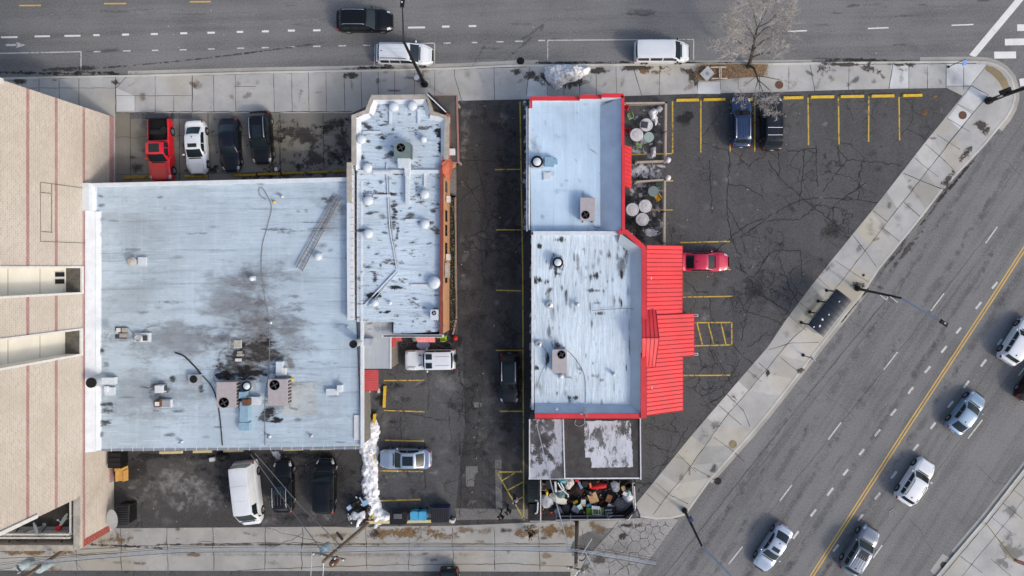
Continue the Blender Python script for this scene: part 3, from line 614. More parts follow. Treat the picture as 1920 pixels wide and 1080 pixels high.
mb.build('wall', [m_brick, m_band], tb)
mb = MB(); mb.box((-12,yb((YN+YS)/2),HB+.05),(24.3,YN-YS+.3,.1)); mb.build('roof', m_gray, tb)
mb = MB(); mb.box((.02,yb((YN+YS)/2),HB+.35),(.4,YN-YS+.4,.5)); mb.build('parapet', m_cop, tb)
for k, (ya, yb2, zs) in enumerate(slots):
    D = 1.25; a, b = yb(ya), yb(yb2)
    mb = MB()
    mb.add([(-D,b,zs),(-D,a,zs),(-D,a,HB),(-D,b,HB)], [(0,1,2,3)], 0)
    mb.add([(0,a,zs),(-D,a,zs),(-D,a,HB),(0,a,HB)], [(3,2,1,0)], 0); mb.add([(0,b,zs),(-D,b,zs),(-D,b,HB),(0,b,HB)], [(0,1,2,3)], 0)
    mb.add([(0,b,zs),(0,a,zs),(-D,a,zs),(-D,b,zs)], [(0,1,2,3)], 1)
    o = mb.build('recessed_bay', [m_stucco, m_floor], tb)
    f = MB(); t = .16
    for q in (a+t/2, b-t/2): f.box((.04,q,(zs-.2+HB)/2),(.12,t,HB-zs+.2))
    f.box((.045,(a+b)/2,zs-.11),(.22,a-b+.3,.2)); f.build('frame', m_trim, o)
    for zz in (7.6,10.9,14.2): ff = MB(); ff.box((-D+.01,(a+b)/2,zz),(.03,a-b-.02,.05)); ff.build('panel_joint', m_cop, o)
    if k == 0:
        for q in (.55,1.15):
            ww = MB(); ww.box((-D+.04,a-q,zs+.85),(.06,.5,1.2)); wn = ww.build('window', m_trim, o)
            ww = MB(); ww.box((-D+.075,a-q,zs+.85),(.03,.4,1.1)); ww.build('pane', m_glass, wn)
        for q in (1.85,): 
            ww = MB(); ww.box((-D+.05,a-q,zs+.3),(.1,.15,.15)); ww.build('vent', m_trim, o)
# conduits on the wall
hz = lambda x: CAMZ*(1-845/(1060-x))
mb = MB(); q = lambda px, py: (.05, yb((500-py)/20*845/(1060-px)), hz(px))
for pts in [[q(157,353),q(75,342),q(75,453),q(160,456)],[q(96,345),q(96,437)],[q(75,361),q(94,363)],[q(75,434),q(97,436)]]: mb.tube(pts, .022, 6)
mb.build('conduit', M('grey conduit', S(112,112,108), .6), tb)
mb = MB(); mb.box((.03,yb(YN)-.1,14.3),(.18,.4,2.6)); mb.build('corner_trim', m_trim, tb); mb = MB(); mb.box((.03,yb(YS)+.12,12.2),(.18,.3,5.2)); mb.build('corner_trim', m_trim, tb)
# --- one-storey wing with roof terrace
wg = thing('brick_annex', 'one storey tan brick annex with parapet round a dark roof terrace, lower left corner', 'building', (WX,-22.3,0))
mb = MB(); HW = 4.75; y0, y1 = YS+22.3-.003, -24.55+22.3
mb.add([(0,y0,0),(0,y0,HW),(0,y1,HW),(0,y1,0)], [(3,2,1,0)], 0); mb.add([(0,y1,0),(-24,y1,0),(-24,y1,HW),(0,y1,HW)], [(3,2,1,0)], 0)
mb.add([(-.36,y0,3.4),(-.36,y0,HW),(-.36,y1+.36,HW),(-.36,y1+.36,3.4)], [(0,1,2,3)], 0); mb.add([(-.36,y1+.36,3.4),(-24,y1+.36,3.4),(-24,y1+.36,HW),(-.36,y1+.36,HW)], [(0,1,2,3)], 0)
mb.build('wall', [m_brick, m_band], wg)
mb = MB(); mb.box((.004,(y0+y1)/2,4.16),(.02,y0-y1-.02,.3)); mb.build('brick_band', m_band, wg)
mb = MB(); mb.box((.008,y1+.3,2.45),(.03,.62,3.5)); mb.build('brick_quoin', m_redbrick, wg)
mb = MB(); mb.box((-.15,(y0+y1)/2,HW+.06),(.5,y0-y1-.01,.14)); mb.box((-12.2,y1+.15,HW+.062),(23.5,.5,.14)); mb.build('parapet_coping', m_cop, wg)
mb = MB(); mb.sheet([(-.3,y0),(-24,y0),(-24,y1+.3),(-.3,y1+.3)], 3.5); mb.build('terrace_deck', m_deck, wg)
mb = MB(); mb.box((-12.3,y1+.95,3.56),(23.6,1.1,.1)); mb.build('membrane_strip', m_gray, wg)
for i in range(8):
    X = -1.4-i*2.3; bb = MB(); bb.tube([(X,y1+1.55,3.65),(X-.1,y1+1.1,4.15),(X-.35,y1+.75,4.3),(X-.55,y1+.4,4.2)], .05, 6); bb.build('curved_dark_tube', m_dkgut, wg)  # row of thin dark tubes bent over the membrane strip
m_lat = M('white lattice', S(205,203,196), .6, var=.15)
lt = thing('lattice_fence', 'white lattice fence with square holes along the edge of the roof terrace', 'fence', (WX-.9,-22.3,3.5))
mb = MB()
def lattice(mb, a, b, z0, z1, off, step=.16):
    a, b = Vector(a), Vector(b); d = (b-a); L = d.length; d.normalize(); n = Vector((-d.y,d.x)); rz = math.atan2(d.y,d.x)
    for zz in (z0, (z0+z1)/2, z1): c = a+d*L/2+n*off; mb.box((c.x,c.y,zz),(L,.06,.07),rz)
    k = int(L/step)
    for i in range(k+1): c = a+d*(i*L/k)+n*off; mb.box((c.x,c.y,(z0+z1)/2),(.05,.045,z1-z0),rz)
    c = a+d*L/2+n*off; mb.box((c.x,c.y,z1+.05),(L,.16,.04),rz)
for off in (0,.35): lattice(mb, (0,2.2),(0,-1.05), .25, 1.0, off)
for off in (0,.3): lattice(mb, (0,-1.05),(-14,-1.05), .25, 1.0, off)
mb.build('lattice_panel', m_lat, lt)
for p in [(0,2.1),(0,.6),(0,-1.0),(-2,-1.05),(-4,-1.05),(-6,-1.05),(-8,-1.05)]:
    k = MB(); k.box((p[0]+.08,p[1],.55),(.12,.12,1.1)); k.build('post', m_lat, lt)

# --- big white-roofed building
HBc = 3.75
bq = [(160,346),(655,334),(676,838),(160,847)]; bp = poly_h(bq, HBc); cx, cy = P(420,590,HBc)
wb = thing('flat_roof_building', 'largest low building with a broad white coated flat roof, right of the tall brick one', 'building', (cx,cy,0))
rel = lambda pts: [(p[0]-cx, p[1]-cy) for p in pts]
mb = MB(); mb.prism(rel(bp), 0, 3.45, top=False); mb.build('wall', m_wall, wb)
ins = [(176,352),(652,341),(664,830),(176,838)]
mb = MB(); mb.sheet(rel(bp), 3.5, 0); mb.v = [(p[0],p[1],3.5) for p in mb.v]
sts = [('tar',487,649,15,10,0,.95),('tar',478,668,40,9,0,.9),('tar',510,665,18,12,0,.9),('tar',412,688,9,13,0,.9),('tar',414,706,12,9,0,.9),('tar',432,704,10,9,0,.9),('tar',460,705,22,9,0,.95),('tar',470,690,18,10,0,.8),('tar',440,665,8,16,20,.7),('tar',505,770,14,10,0,.8),('tar',518,790,12,8,0,.9),('tar',494,785,14,8,20,.6),('oil',324,711,6,6,0,.9),('oil',377,727,6,8,0,.9),('oil',303,730,18,14,0,.5),('tar',487,568,9,8,0,.8),('tar',482,570,5,5,0,.8),('wash',490,610,95,120,-10,.6),('wash',470,670,90,60,0,.7),('wash',540,640,60,90,0,.45),('wash',320,640,150,50,0,.5),('wash',300,740,150,70,0,.35),('wash',250,560,90,60,-20,.2),('wash',420,560,60,110,25,.45),('wash',480,520,50,60,0,.25),('wash',250,430,110,60,0,.15),('wash',620,400,40,50,0,.35),('grey',488,610,26,50,-10,.45),('grey',470,665,60,50,0,.7),('tar',450,662,10,24,25,.8),('tar',425,700,14,12,0,.9),('tar',480,700,30,8,0,.85),('tar',500,640,22,12,0,.85),('tar',452,690,26,7,0,.9),('black',440,690,40,30,0,.55),('black',490,660,40,30,0,.6),('black',515,760,30,30,0,.35),('black',300,735,24,24,0,.4),('black',187,366,10,5,0,.45),('black',193,385,9,4,0,.4),('black',186,440,6,7,0,.6),('black',190,657,14,9,0,.6),('black',203,758,14,8,0,.7),('black',200,770,14,6,0,.6),('black',195,793,14,9,0,.7),('black',188,815,10,6,0,.5),('black',200,683,8,10,0,.3),('oil',370,717,3,3,0,.8),('grey',490,343,9,5,0,.8),('grey',640,390,10,14,0,.6),('grey',605,460,12,6,0,.5),('grey',620,470,8,6,0,.5),('grey',560,397,6,5,0,.6),('grey',575,397,6,5,0,.6),('grey',540,605,10,8,0,.5),('grey',545,682,8,10,0,.8),('grey',560,787,8,6,0,.7),('pale',600,760,60,60,0,.2),('black',620,372,14,12,0,.5),('tyre',535,430,60,2,0,.5),('tyre',600,428,40,2,0,.5),('tyre',560,433,60,1.5,0,.5),('tyre',590,417,40,1.5,0,.5)]
rr = random.Random(5)
for k in range(70): sts.append((rr.choice(['grey','tyre','grey','black']), rr.uniform(185,650), rr.uniform(350,830), rr.uniform(4,26), rr.uniform(1.5,5), 0, rr.uniform(.15,.45)))
mb2 = MB(); roofstains(mb2, sts, 3.52, 0); off = len(mb.v)
for i, p in enumerate(mb2.v): mb.v.append((p[0]-cx,p[1]-cy,p[2]))
mb.f += [tuple(i+off for i in f) for f in mb2.f]; mb.mi += [m+1 for m in mb2.mi]
for i, q_ in mb2.fall.items(): mb.fall[i+off] = q_; mb.amt[i+off] = mb2.amt[i]
# membrane patch and seams
o_ = rel(poly_h([(533,719),(592,716),(595,776),(530,778)],3.5)); mb.sheet(o_, 3.535, len(STAINS)+1)
mb.build('roof', [m_roofB]+ROOFX+[M('grey patch membrane', S(176,184,186), .8, var=.06)], wb)
mb = MB()
for a, b, wd, h in [((160,345),(655,333.5),.32,3.9),((678,338),(678,838),.2,3.9)]:
    A, B = Vector(rel([P(*a,h)])[0]), Vector(rel([P(*b,h)])[0]); d = B-A; c = (A+B)/2; mb.box((c.x,c.y-.1,h-.25),(d.length,wd,.5),math.atan2(d.y,d.x))
mb.build('parapet', m_par, wb)
mb = MB()
xs = [-.0]
A = [P(158,400,3.9),P(158,846,3.9)]; w0 = -42.2-cx
mb.prism(rel([(-42.22,P(0,396,3.8)[1]),(-42.22+.72,P(0,396,3.8)[1]),(-42.22+.72,P(0,847,3.8)[1]),(-42.22,P(0,847,3.8)[1])]), 3.4, lambda p: 4.05 if p[0] < -42.0-cx else 3.75)
mb.prism(rel([(-42.2+.72,P(0,396,3.8)[1]),(-42.2+1.05,P(0,396,3.8)[1]),(-42.2+1.05,P(0,846,3.8)[1]),(-42.2+.72,P(0,846,3.8)[1])]), 3.4, lambda p: 3.74 if p[0] < -41.4-cx else 3.51)
mb.build('cant_strip', m_par, wb)
mb = MB(); a = rel(poly_h([(152,343),(167,343),(167,395),(152,395)],4.3)); mb.prism(a, 3.3, 4.35); a = rel(poly_h([(167,346),(174,346),(175,395),(167,395)],4)); mb.prism(a, 3.3, lambda p: 4.2 if p[0] < a[1][0]-.1 else 3.7); mb.build('corner_coping', m_par, wb)
mb = MB(); A, B = rel([P(178,842,3.6)])[0], rel([P(676,838,3.6)])[0]
mb.box(((A[0]+B[0])/2,(A[1]+B[1])/2-.12,3.45),(B[0]-A[0],.2,.14),math.atan2(B[1]-A[1],B[0]-A[0])); g_ = mb.build('gutter', M('grey gutter', S(132,138,146), .5), wb)
for i in range(25):
    X = A[0]+(B[0]-A[0])*(i+.5)/25; mb = MB(); mb.box((X,A[1]+(B[1]-A[1])*(i+.5)/25-.02,3.53),(.04,.45,.03)); mb.build('gutter_strap', m_gutter, g_)
mb = MB(); a = rel(poly_h([(663,690),(676,690)],3.3)); eb = [P(663,600,3.45)[0]-cx, P(685,600,0)[0]-cx]; Y0, Y1 = P(0,690,3)[1]-cy+4.6, P(0,832,3)[1]-cy
mb.box((eb[1]-.1,(Y0+Y1)/2,1.7),(.2,Y0-Y1,3.4)); mb.build('east_wall', m_tan, wb)
mb = MB(); X, Y = P(670,801,3.5); mb.box((X-cx,Y-cy,3.5),(.5,2.2,.3)); mb.build('wall_cap', m_trim, wb)

# --- middle building with octagonal front and orange brick flank
HC = 4.25; cx, cy = P(750,400,HC)
mbld = thing('octagonal_front_building', 'narrow white roofed building with chamfered front corners and orange brick side wall', 'building', (cx,cy,0))
outer = [(659,216),(685,206),(696,178),(802,177),(813,209),(842,218),(841,300),(829,306),(828,627),(735,631),(735,600),(672,600),(662,600),(661,310)]
op = rel(poly_h(outer, HC)); mb = MB(); mb.prism(op, 0, 3.7, top=False); mb.build('wall', m_orwall, mbld)
ip = rel(poly_h([(668,222),(692,211),(702,186),(798,185),(808,214),(834,222),(834,302),(826,308),(825,622),(737,627),(737,604),(668,604),(668,310)], 4.0)); mb = MB(); mb.sheet(ip, 3.85, 0)
sts = [('tar',827,253,9,12,0,1),('tar',822,243,12,5,-20,.9),('tar',829,222,8,5,30,.9),('tar',826,278,6,12,0,1),('tar',815,190,6,5,0,.8),('black',688,237,12,7,30,.8),('black',737,243,7,6,0,.8),('black',735,285,8,12,0,.7),('black',740,390,8,22,0,.8),('black',738,415,10,16,0,.8),('black',733,365,14,4,0,.9),('black',745,440,4,30,5,.7),('black',690,265,9,5,0,.7),('black',718,258,7,4,0,.8),('black',711,276,8,6,0,.7),('black',740,495,8,4,0,.9),('black',703,520,7,12,0,.8),('tar',700,553,16,7,0,.9),('tar',740,540,14,5,0,.9),('tar',715,585,10,5,0,.9),('tar',726,585,8,4,0,.9),('black',705,575,5,9,0,.8),('black',805,621,8,3,0,.7),('black',775,603,4,3,0,.9),('black',690,210,8,6,0,.5),('black',800,205,8,3,0,.7),('black',740,170,14,2,0,.7),('black',690,345,6,6,0,.6),('black',715,340,8,6,0,.6),('black',690,500,10,4,0,.6),('black',770,280,5,5,0,.5),('black',680,295,5,6,0,.7),('black',812,395,6,5,0,.6)]
for k in range(130): sts.append((rr.choice(['black','wet','grey','black']), rr.uniform(672,822), rr.uniform(190,620) if k%4 else rr.uniform(320,480), rr.uniform(2,12), rr.uniform(1,4), rr.uniform(-15,15), rr.uniform(.3,.7)))
mb2 = MB(); roofstains(mb2, sts, 3.87, 0); off = len(mb.v)
mb.v += [(p[0]-cx,p[1]-cy,p[2]) for p in mb2.v]; mb.f += [tuple(i+off for i in f) for f in mb2.f]; mb.mi += [m+1 for m in mb2.mi]
for i, q_ in mb2.fall.items(): mb.fall[i+off] = q_; mb.amt[i+off] = mb2.amt[i]
mb.build('roof', [m_roofC]+ROOFX, mbld)
def rail(mb, pts, wd, h, th, m=0, side=1):
    strip(mb, rel(poly_h(pts, h)), 0, -wd*side, h-th, h, m)
mb = MB(); rail(mb, [(659,310),(659,216),(685,206),(696,178),(802,177),(813,209),(842,218),(841,299)], .42, 4.3, .62); mb.build('parapet_coping', m_cop, mbld)
mb = MB()
qq = rel(poly_h([(668,320),(668,222),(691.5,212),(702,186),(798,185),(807,214),(834,223),(834,300)],4.1)); N = len(qq)
for i in range(N-1):
    a, b = Vector(qq[i]), Vector(qq[i+1]); t = (b-a).normalized(); n_ = Vector((t.y,-t.x))
    mb.add([(*a,4.25),(*b,4.25),(*(b+n_*.4),3.87),(*(a+n_*.4),3.87)], [(0,3,2,1)])
mb.build('cant_strip', m_par, mbld)
mb = MB(); rail(mb, [(829,309),(828,560),(828,627)], .2, 4.3, .8); mb.build('tile_coping', m_redtile, mbld)
mb = MB(); A = rel(poly_h([(841.5,220),(841.5,298)],4.1)); mb.box((A[0][0],(A[0][1]+A[1][1])/2,3.9),(.1,A[0][1]-A[1][1],.5)); mb.box((A[0][0]-.05,A[0][1]+.15,4.2),(.25,.3,.3),.78); mb.build('orange_trim', m_orange, mbld)
mb = MB(); rail(mb, [(661,309),(661,470),(662,600)], .5, 4.28, .7)
A = rel(poly_h([(667.5,310),(668,604)],4.28))
for i in range(22): Y = A[0][1]+(A[1][1]-A[0][1])*(i+.3)/22; mb.box((A[0][0]-.25,Y,4.285),(.5,.035,.03),0,1)
mb.build('party_parapet', [m_par, M('mortar grey', S(150,150,150), .8)], mbld)
mb = MB(); a = rel(poly_h([(651,305),(660,305),(660,380),(651,380)],4.3)); mb.prism(a, 3.3, 4.45, 0); mb.build('end_pier', m_cop, mbld)
mb = MB(); a = rel(poly_h([(672,322),(826,322)],4)); mb.box(((a[0][0]+a[1][0])/2,a[0][1],3.98),(a[1][0]-a[0][0],.3,.3)); mb.build('roof_curb', m_par, mbld)
mb = MB(); a = rel(poly_h([(700,324),(734,326)],4.1)); mb.box(((a[0][0]+a[1][0])/2,a[0][1],4.17),(a[1][0]-a[0][0],.24,.1)); mb.build('roof_duct', m_par, mbld)
mb = MB()
for x0,y0,x1,y1 in [(732,200,732,232),(785,205,785,232),(680,248,714,248),(797,322,797,350),(700,367,732,367),(760,413,795,412),(770,535,802,535)]:
    A, B = Vector(rel([P(x0,y0,3.95)])[0]), Vector(rel([P(x1,y1,3.95)])[0]); d = B-A; c = (A+B)/2; mb.box((c.x,c.y,3.95),(d.length,.2,.12),math.atan2(d.y,d.x)); mb.build('roof_duct', m_par, mbld); mb = MB()

mb = MB(); g0 = rel(poly_h([(716,629),(832,627)],4.0)); 
mb.box(((g0[0][0]+g0[1][0])/2,g0[0][1]-.05,3.9),(g0[1][0]-g0[0][0],.24,.2)); gt = mb.build('gutter', m_gutter, mbld)
mb = MB(); mb.box(((g0[0][0]+g0[1][0])/2,g0[0][1]-.05,4.0),(g0[1][0]-g0[0][0]-.3,.13,.03)); mb.build('gutter_trough', m_dkgut, gt)
# orange tiled hip over the side door
a = rel(poly_h([(829,305),(842,296)],4.2)); b = rel(poly_h([(842,340),(829,322)],3.2)); c = rel(poly_h([(851,303)],3.0))[0]
mb = MB(); mb.add([(*a[0],4.3),(*a[1],4.3),(*b[0],3.0),(*b[1],4.2),(*c,2.9),(a[1][0],a[1][1]-.4,4.25)], [(0,3,2,5,1),(1,5,4),(5,2,4)], 0)
for i in range(9):
    t = (i+.5)/9; y = (1-t)*a[1][1]+t*b[1][1]-.1; mb.tube([(a[0][0]+.02,y+.3,4.32-.1*t),(b[0][0]-.05,y-.35-.2*t,3.45-.35*t)], .03, 5, 1)
mb.build('tiled_hood', [m_orange, M('orange tile seam', S(168,72,46), .7)], mbld)
# sign board on the chamfer
mb = MB(); A, B = Vector(rel([P(803.5,176,4.6)])[0]), Vector(rel([P(839,210,4.6)])[0]); d = B-A; c = (A+B)/2
mb.box((c.x,c.y,4.2),(d.length,.22,1.3),math.atan2(d.y,d.x)); sg = mb.build('sign_box', M('dark sign box', S(44,46,50), .5), mbld)
n_ = Vector((d.y,-d.x)).normalized()*-.12; mb = MB(); mb.box((c.x-n_.x*.9,c.y-n_.y*.9,4.86),(d.length,.09,.04),math.atan2(d.y,d.x)); mb.build('light_bar', m_gutter, sg)
# wall-mounted units
for (px, py, h, col) in [(840,373,2.6,m_trim),(839.5,482,2.6,m_trim)]:
    mb = MB(); X, Y = rel([P(px,py,h)])[0]; mb.box((X,Y,h-.3),(.3,.55,.6)); mb.build('wall_unit', col, mbld)
mb = MB(); X, Y = rel([P(835,507,3.2)])[0]; mb.box((X+.1,Y,2.7),(.3,1.3,1.0)); mb.build('wall_grille', m_cop, mbld)
for py in (350,405,432,466,520): mb = MB(); X, Y = rel([P(836,py,2.4)])[0]; mb.box((X,Y,2.2),(.05,1.0,.9)); mb.build('window', m_glass, mbld)
# annex roof to the south
HA = 3.1; cx, cy = P(705,645,HA)
an = thing('lean_to_annex', 'small grey roofed lean-to annex between the two white roofs, beside the boxy white off-roader', 'annex', (cx,cy,0))
ap_ = rel(poly_h([(671,601),(735,601),(735,632),(731,632),(732,691),(672,691)], HA)); mb = MB(); mb.prism(ap_, 0, 2.9, top=False); mb.build('wall', m_wall, an)
m_roofA = roofmat('grey annex roof', S(172,178,184), R(90), .25, S(110,108,106), .72, .3)
mb = MB(); mb.prism(ap_, 2.9, lambda p: 3.25-.03*(p[0]+2)); mb.build('roof', m_roofA, an)
mb = MB(); a = rel(poly_h([(672,692.5),(732,692.5)],3)); mb.box((0,a[0][1],2.95),(a[1][0]-a[0][0],.13,.12)); mb.build('gutter', m_dkgut, an)
mb = MB(); a = rel(poly_h([(732.5,632),(732.5,691)],3.1)); mb.box((a[0][0],(a[0][1]+a[1][1])/2,3.1),(.1,a[0][1]-a[1][1],.25)); mb.build('edge_trim', m_gutter, an)
def awning(label, quad, h0, h1, mat_, ribm, n, along='x', grp=None, par=None):
    p = poly_h(quad, (h0+h1)/2); c = (sum(q[0] for q in p)/4, sum(q[1] for q in p)/4)
    r = thing('awning', label, 'awning', (c[0],c[1],0)); pr = [(q[0]-c[0],q[1]-c[1]) for q in p]
    hs = [h0,h0,h1,h1] if along == 'y' else [h0,h1,h1,h0]
    mb = MB(); mb.add([(*q,h) for q,h in zip(pr,hs)]+[(*q,h-.08) for q,h in zip(pr,hs)], [(3,2,1,0),(4,5,6,7)]+[(i,(i+1)%4,4+(i+1)%4,4+i) for i in range(4)]); mb.build('awning_panel', mat_, r)
    mb = MB(); V = [Vector((*q,h+.015)) for q,h in zip(pr,hs)]
    for i in range(n+1):
        t = (i+.02)/(n+.04)
        A, B = (V[0].lerp(V[3],t), V[1].lerp(V[2],t)) if along == 'x' else (V[0].lerp(V[1],t), V[3].lerp(V[2],t))
        mb.tube([A,B], .022, 5)
    mb.build('seam', ribm, r); return r
awning('large faded red corrugated awning south of the grey annex', [(672,694),(708,694),(708,733),(672,733)], 2.9, 2.5, m_redawn, m_awnrib, 12, 'x')
awning('narrow red awning over the corner behind the teal door', [(731,632),(742,632),(742,652),(731,652)], 2.8, 2.6, m_redawn, m_awnrib, 4, 'y')
awning('short red awning under the gutter east of the annex', [(742,632),(753,632),(753,640),(742,640)], 2.8, 2.6, m_redawn, m_awnrib, 4, 'y')
awning('pink corrugated awning above the patio door by the white off-roader', [(782,632),(816,632),(815,642),(782,642)], 2.7, 2.4, m_pinkawn, M('pale awning seam', S(226,160,158), .6), 12, 'y')
X, Y = P(734,668,1.2); t_ = thing('teal_door', 'weathered teal metal double door against the east side of the grey annex', 'door', (X,Y,0))
mb = MB(); mb.box((.12,0,1.15),(.35,1.75,2.3)); mb.build('door_leaf', M('teal paint', S(74,128,122), .6, var=.2), t_); mb = MB(); mb.box((.33,0,1.3),(.08,.5,.08)); mb.build('latch', m_dkgut, t_)

# --- fenced side yard and planter on the orange side
hp = 3.6; X, Y = P(840,240,hp); t_ = thing('porch_roof', 'dark flat porch roof with pink rusty rim beside the octagonal building', 'porch roof', (X,Y,0))
pq = [(a-X,b-Y) for a,b in poly_h([(806,178.5),(857,178.5),(860,304),(842.5,305),(842.5,219),(815,207)], hp)]
mb = MB(); mb.prism(pq, hp-.25, hp); mb.build('roof_slab', M('dark wet path', S(84,82,78), .8, var=.25, sc_=1), t_)
mb = MB(); strip(mb, pq[:4], .03, -.1, hp-.3, hp+.07); mb.build('rim', M('pink rust rim', S(150,112,106), .8), t_)
for q in (pq[1],pq[2]): mb = MB(); mb.box((q[0]-.3,q[1]-.3 if q is pq[1] else q[1]+.3,(hp-.25)/2),(.16,.16,hp-.26)); mb.build('post', m_cop, t_)
mb = MB(); X, Y = P(848,285,hp+.3); mb.box((0,0,.2),(.45,.5,.4)); mb.box((0,0,.42),(.5,.55,.05)); tag(mb.build('vent_box', m_trim, None, None, (X,Y,hp+.002)), 'small white vent box on the dark porch roof', 'vent box')
X, Y = P(849,495,0); pl = thing('planter_bed', 'long narrow planter bed of dark soil with stone edging along the orange wall', 'planter', (X,Y,0))
mb = MB(); mb.sheet([(a-X,b-Y) for a,b in GL([(843,368),(854,368),(856,600),(850,628),(843,628)])], .2); mb.build('soil', M('planter soil', S(46,40,33), .95, var=.5, sc_=6, bump=.6), pl)
mb = MB()
for i in range(46):
    a, b = P(854+2*i/46,370+i*5,.1); mb.box((a-X,b-Y,.16),(.14,.235,.26),rr.uniform(-.06,.06))
for i in range(5): a, b = P(845+i*2,369,.1); mb.box((a-X,b-Y,.16),(.2,.14,.26))
for i in range(4): a, b = P(855-i*1.6,603+i*7,.1); mb.box((a-X,b-Y,.16),(.14,.3,.26),-.25)
mb.build('edging', M('stone edging', S(160,136,124), .85, var=.3, sc_=6), pl)
mb = MB(); q_ = random.Random(9)
for i in range(220):
    a, b = P(q_.uniform(844,853), q_.uniform(372,618), .2); s_ = q_.uniform(.03,.09); mb.box((a-X,b-Y,.22),(s_,s_*.7,.05),q_.uniform(0,3))
mb.build('leaf_litter', M('pale litter', S(150,140,120), .9, var=.4), pl)['kind'] = 'stuff'

# --- red building on the right: north half
H1 = 4.3; cx, cy = P(1080,310,H1)
rb = thing('red_trim_building', 'pale blue flat roofed restaurant with red stepped parapet, north of the red metal canopy', 'building', (cx,cy,0))
wp = rel(poly_h([(993,187),(1168,178),(1168,434),(996,436)], H1)); mb = MB(); mb.prism(wp, 0, 4.15, top=False); mb.build('wall', m_wall, rb)
mb = MB(); mb.sheet(rel(poly_h([(993,187),(1150,180),(1150,434),(996,436)], 4.3)), 4.28, 0)
sts = []
for k in range(40): sts.append((rr.choice(['grey','tyre','grey']), rr.uniform(1000,1140), rr.uniform(195,430), rr.uniform(2,10), rr.uniform(1,6), rr.uniform(0,90), rr.uniform(.1,.3)))
sts += [('black',1007,305,13,10,0,.5),('grey',1003,270,10,30,0,.5),('grey',1030,325,20,12,0,.4)]
mb2 = MB(); roofstains(mb2, sts, 4.3, 0); off = len(mb.v)
mb.v += [(p[0]-cx,p[1]-cy,p[2]) for p in mb2.v]; mb.f += [tuple(i+off for i in f) for f in mb2.f]; mb.mi += [m+1 for m in mb2.mi]
for i, q_ in mb2.fall.items(): mb.fall[i+off] = q_; mb.amt[i+off] = mb2.amt[i]
mb.build('roof', [m_roofD1]+STAINS, rb)
xe, xt = P(1126,0,4.3)[0]-cx, P(1165,0,5.6)[0]-cx; yt, yb_ = P(0,183,5.4)[1]-cy, P(0,433,4.6)[1]-cy
mb = MB(); mb.add([(xe,yt-.5,4.3),(xt,yt,5.5),(xt,yb_,5.5),(xe,yb_,4.3),(xt,yb_,4.2),(xe-.0,yt+.1,5.5)], [(0,3,2,1),(3,4,2)]); mb.build('roof_slope', m_blue, rb)
for (x0, x1, ytop, hh_) in [(994,1087,187,4.7),(1087,1128,179.5,5.3),(1128,1169,176,5.75)]:
    a, b = P(x0,ytop,hh_), P(x1,ytop,hh_); Yp = 14.72-cy
    mb = MB(); mb.box(((a[0]+b[0])/2-cx,Yp-.16,hh_/2+2.05),(b[0]-a[0],.3,hh_-4.1)); mb.build('parapet', m_par, rb)
    mb = MB(); mb.box(((a[0]+b[0])/2-cx,Yp-.1,hh_-.02),(b[0]-a[0]+.01,.36,.14)); mb.build('parapet_cap', m_redcop, rb)
a, b = P(994,200,4.7), P(994,184,4.7); mb = MB(); mb.box((a[0]-cx+.08,14.2-cy,4.64),(.2,.8,.13)); mb.build('parapet_cap', m_redcop, rb)
xp = P(1167.5,0,5.7)[0]-cx
mb = MB(); mb.box((xp+.02,(14.4-cy+yb_)/2,5.2),(.24,14.4-cy-yb_,.9)); mb.build('parapet', m_redcop, rb)
for (y0,y1,hh_,ex) in [(178,275,5.75,0),(275,432,5.7,.06)]:
    a, b = P(0,y0,hh_)[1]-cy, P(0,y1,hh_)[1]-cy; mb = MB(); mb.box((xp+ex,(a+b)/2-.05,hh_-.02),(.27,a-b,.14)); mb.build('parapet_cap', m_redcop, rb)
a, b = P(0,276,4.5)[1]-cy, P(0,349,4.5)[1]-cy
mb = MB(); mb.add([(xp+.16,a,5.6),(xp+.16,b,5.6),(xp+.95,b-.15,3.6),(xp+.95,a+.15,3.6)], [(0,1,2,3)], 0); mb.add([(xp+.16,a,5.6),(xp+.95,a+.15,3.6),(xp+.16,a,3.6)], [(0,1,2)], 0); mb.add([(xp+.16,b,5.6),(xp+.16,b,3.6),(xp+.95,b-.15,3.6)], [(0,1,2)], 0); aw_ = mb.build('sloped_awning', m_red, rb)
mb = MB()
for i in range(9): y = a+(b-a)*(i+.5)/9; mb.tube([(xp+.18,y,5.62),(xp+.96,y,3.63)], .03, 5)
mb.build('seam', m_redrib, aw_)
mb = MB(); x0 = P(994,0,4.2)[0]-cx; mb.box((x0-.28,(yt+yb_)/2-.3,4.1),(.13,yt-yb_-.6,.14)); mb.build('gutter', m_gutter, rb); mb = MB(); mb.box((x0-.06,(yt+yb_)/2-.3,4.3),(.14,yt-yb_-.8,.1)); mb.build('edge_trim', m_par, rb)
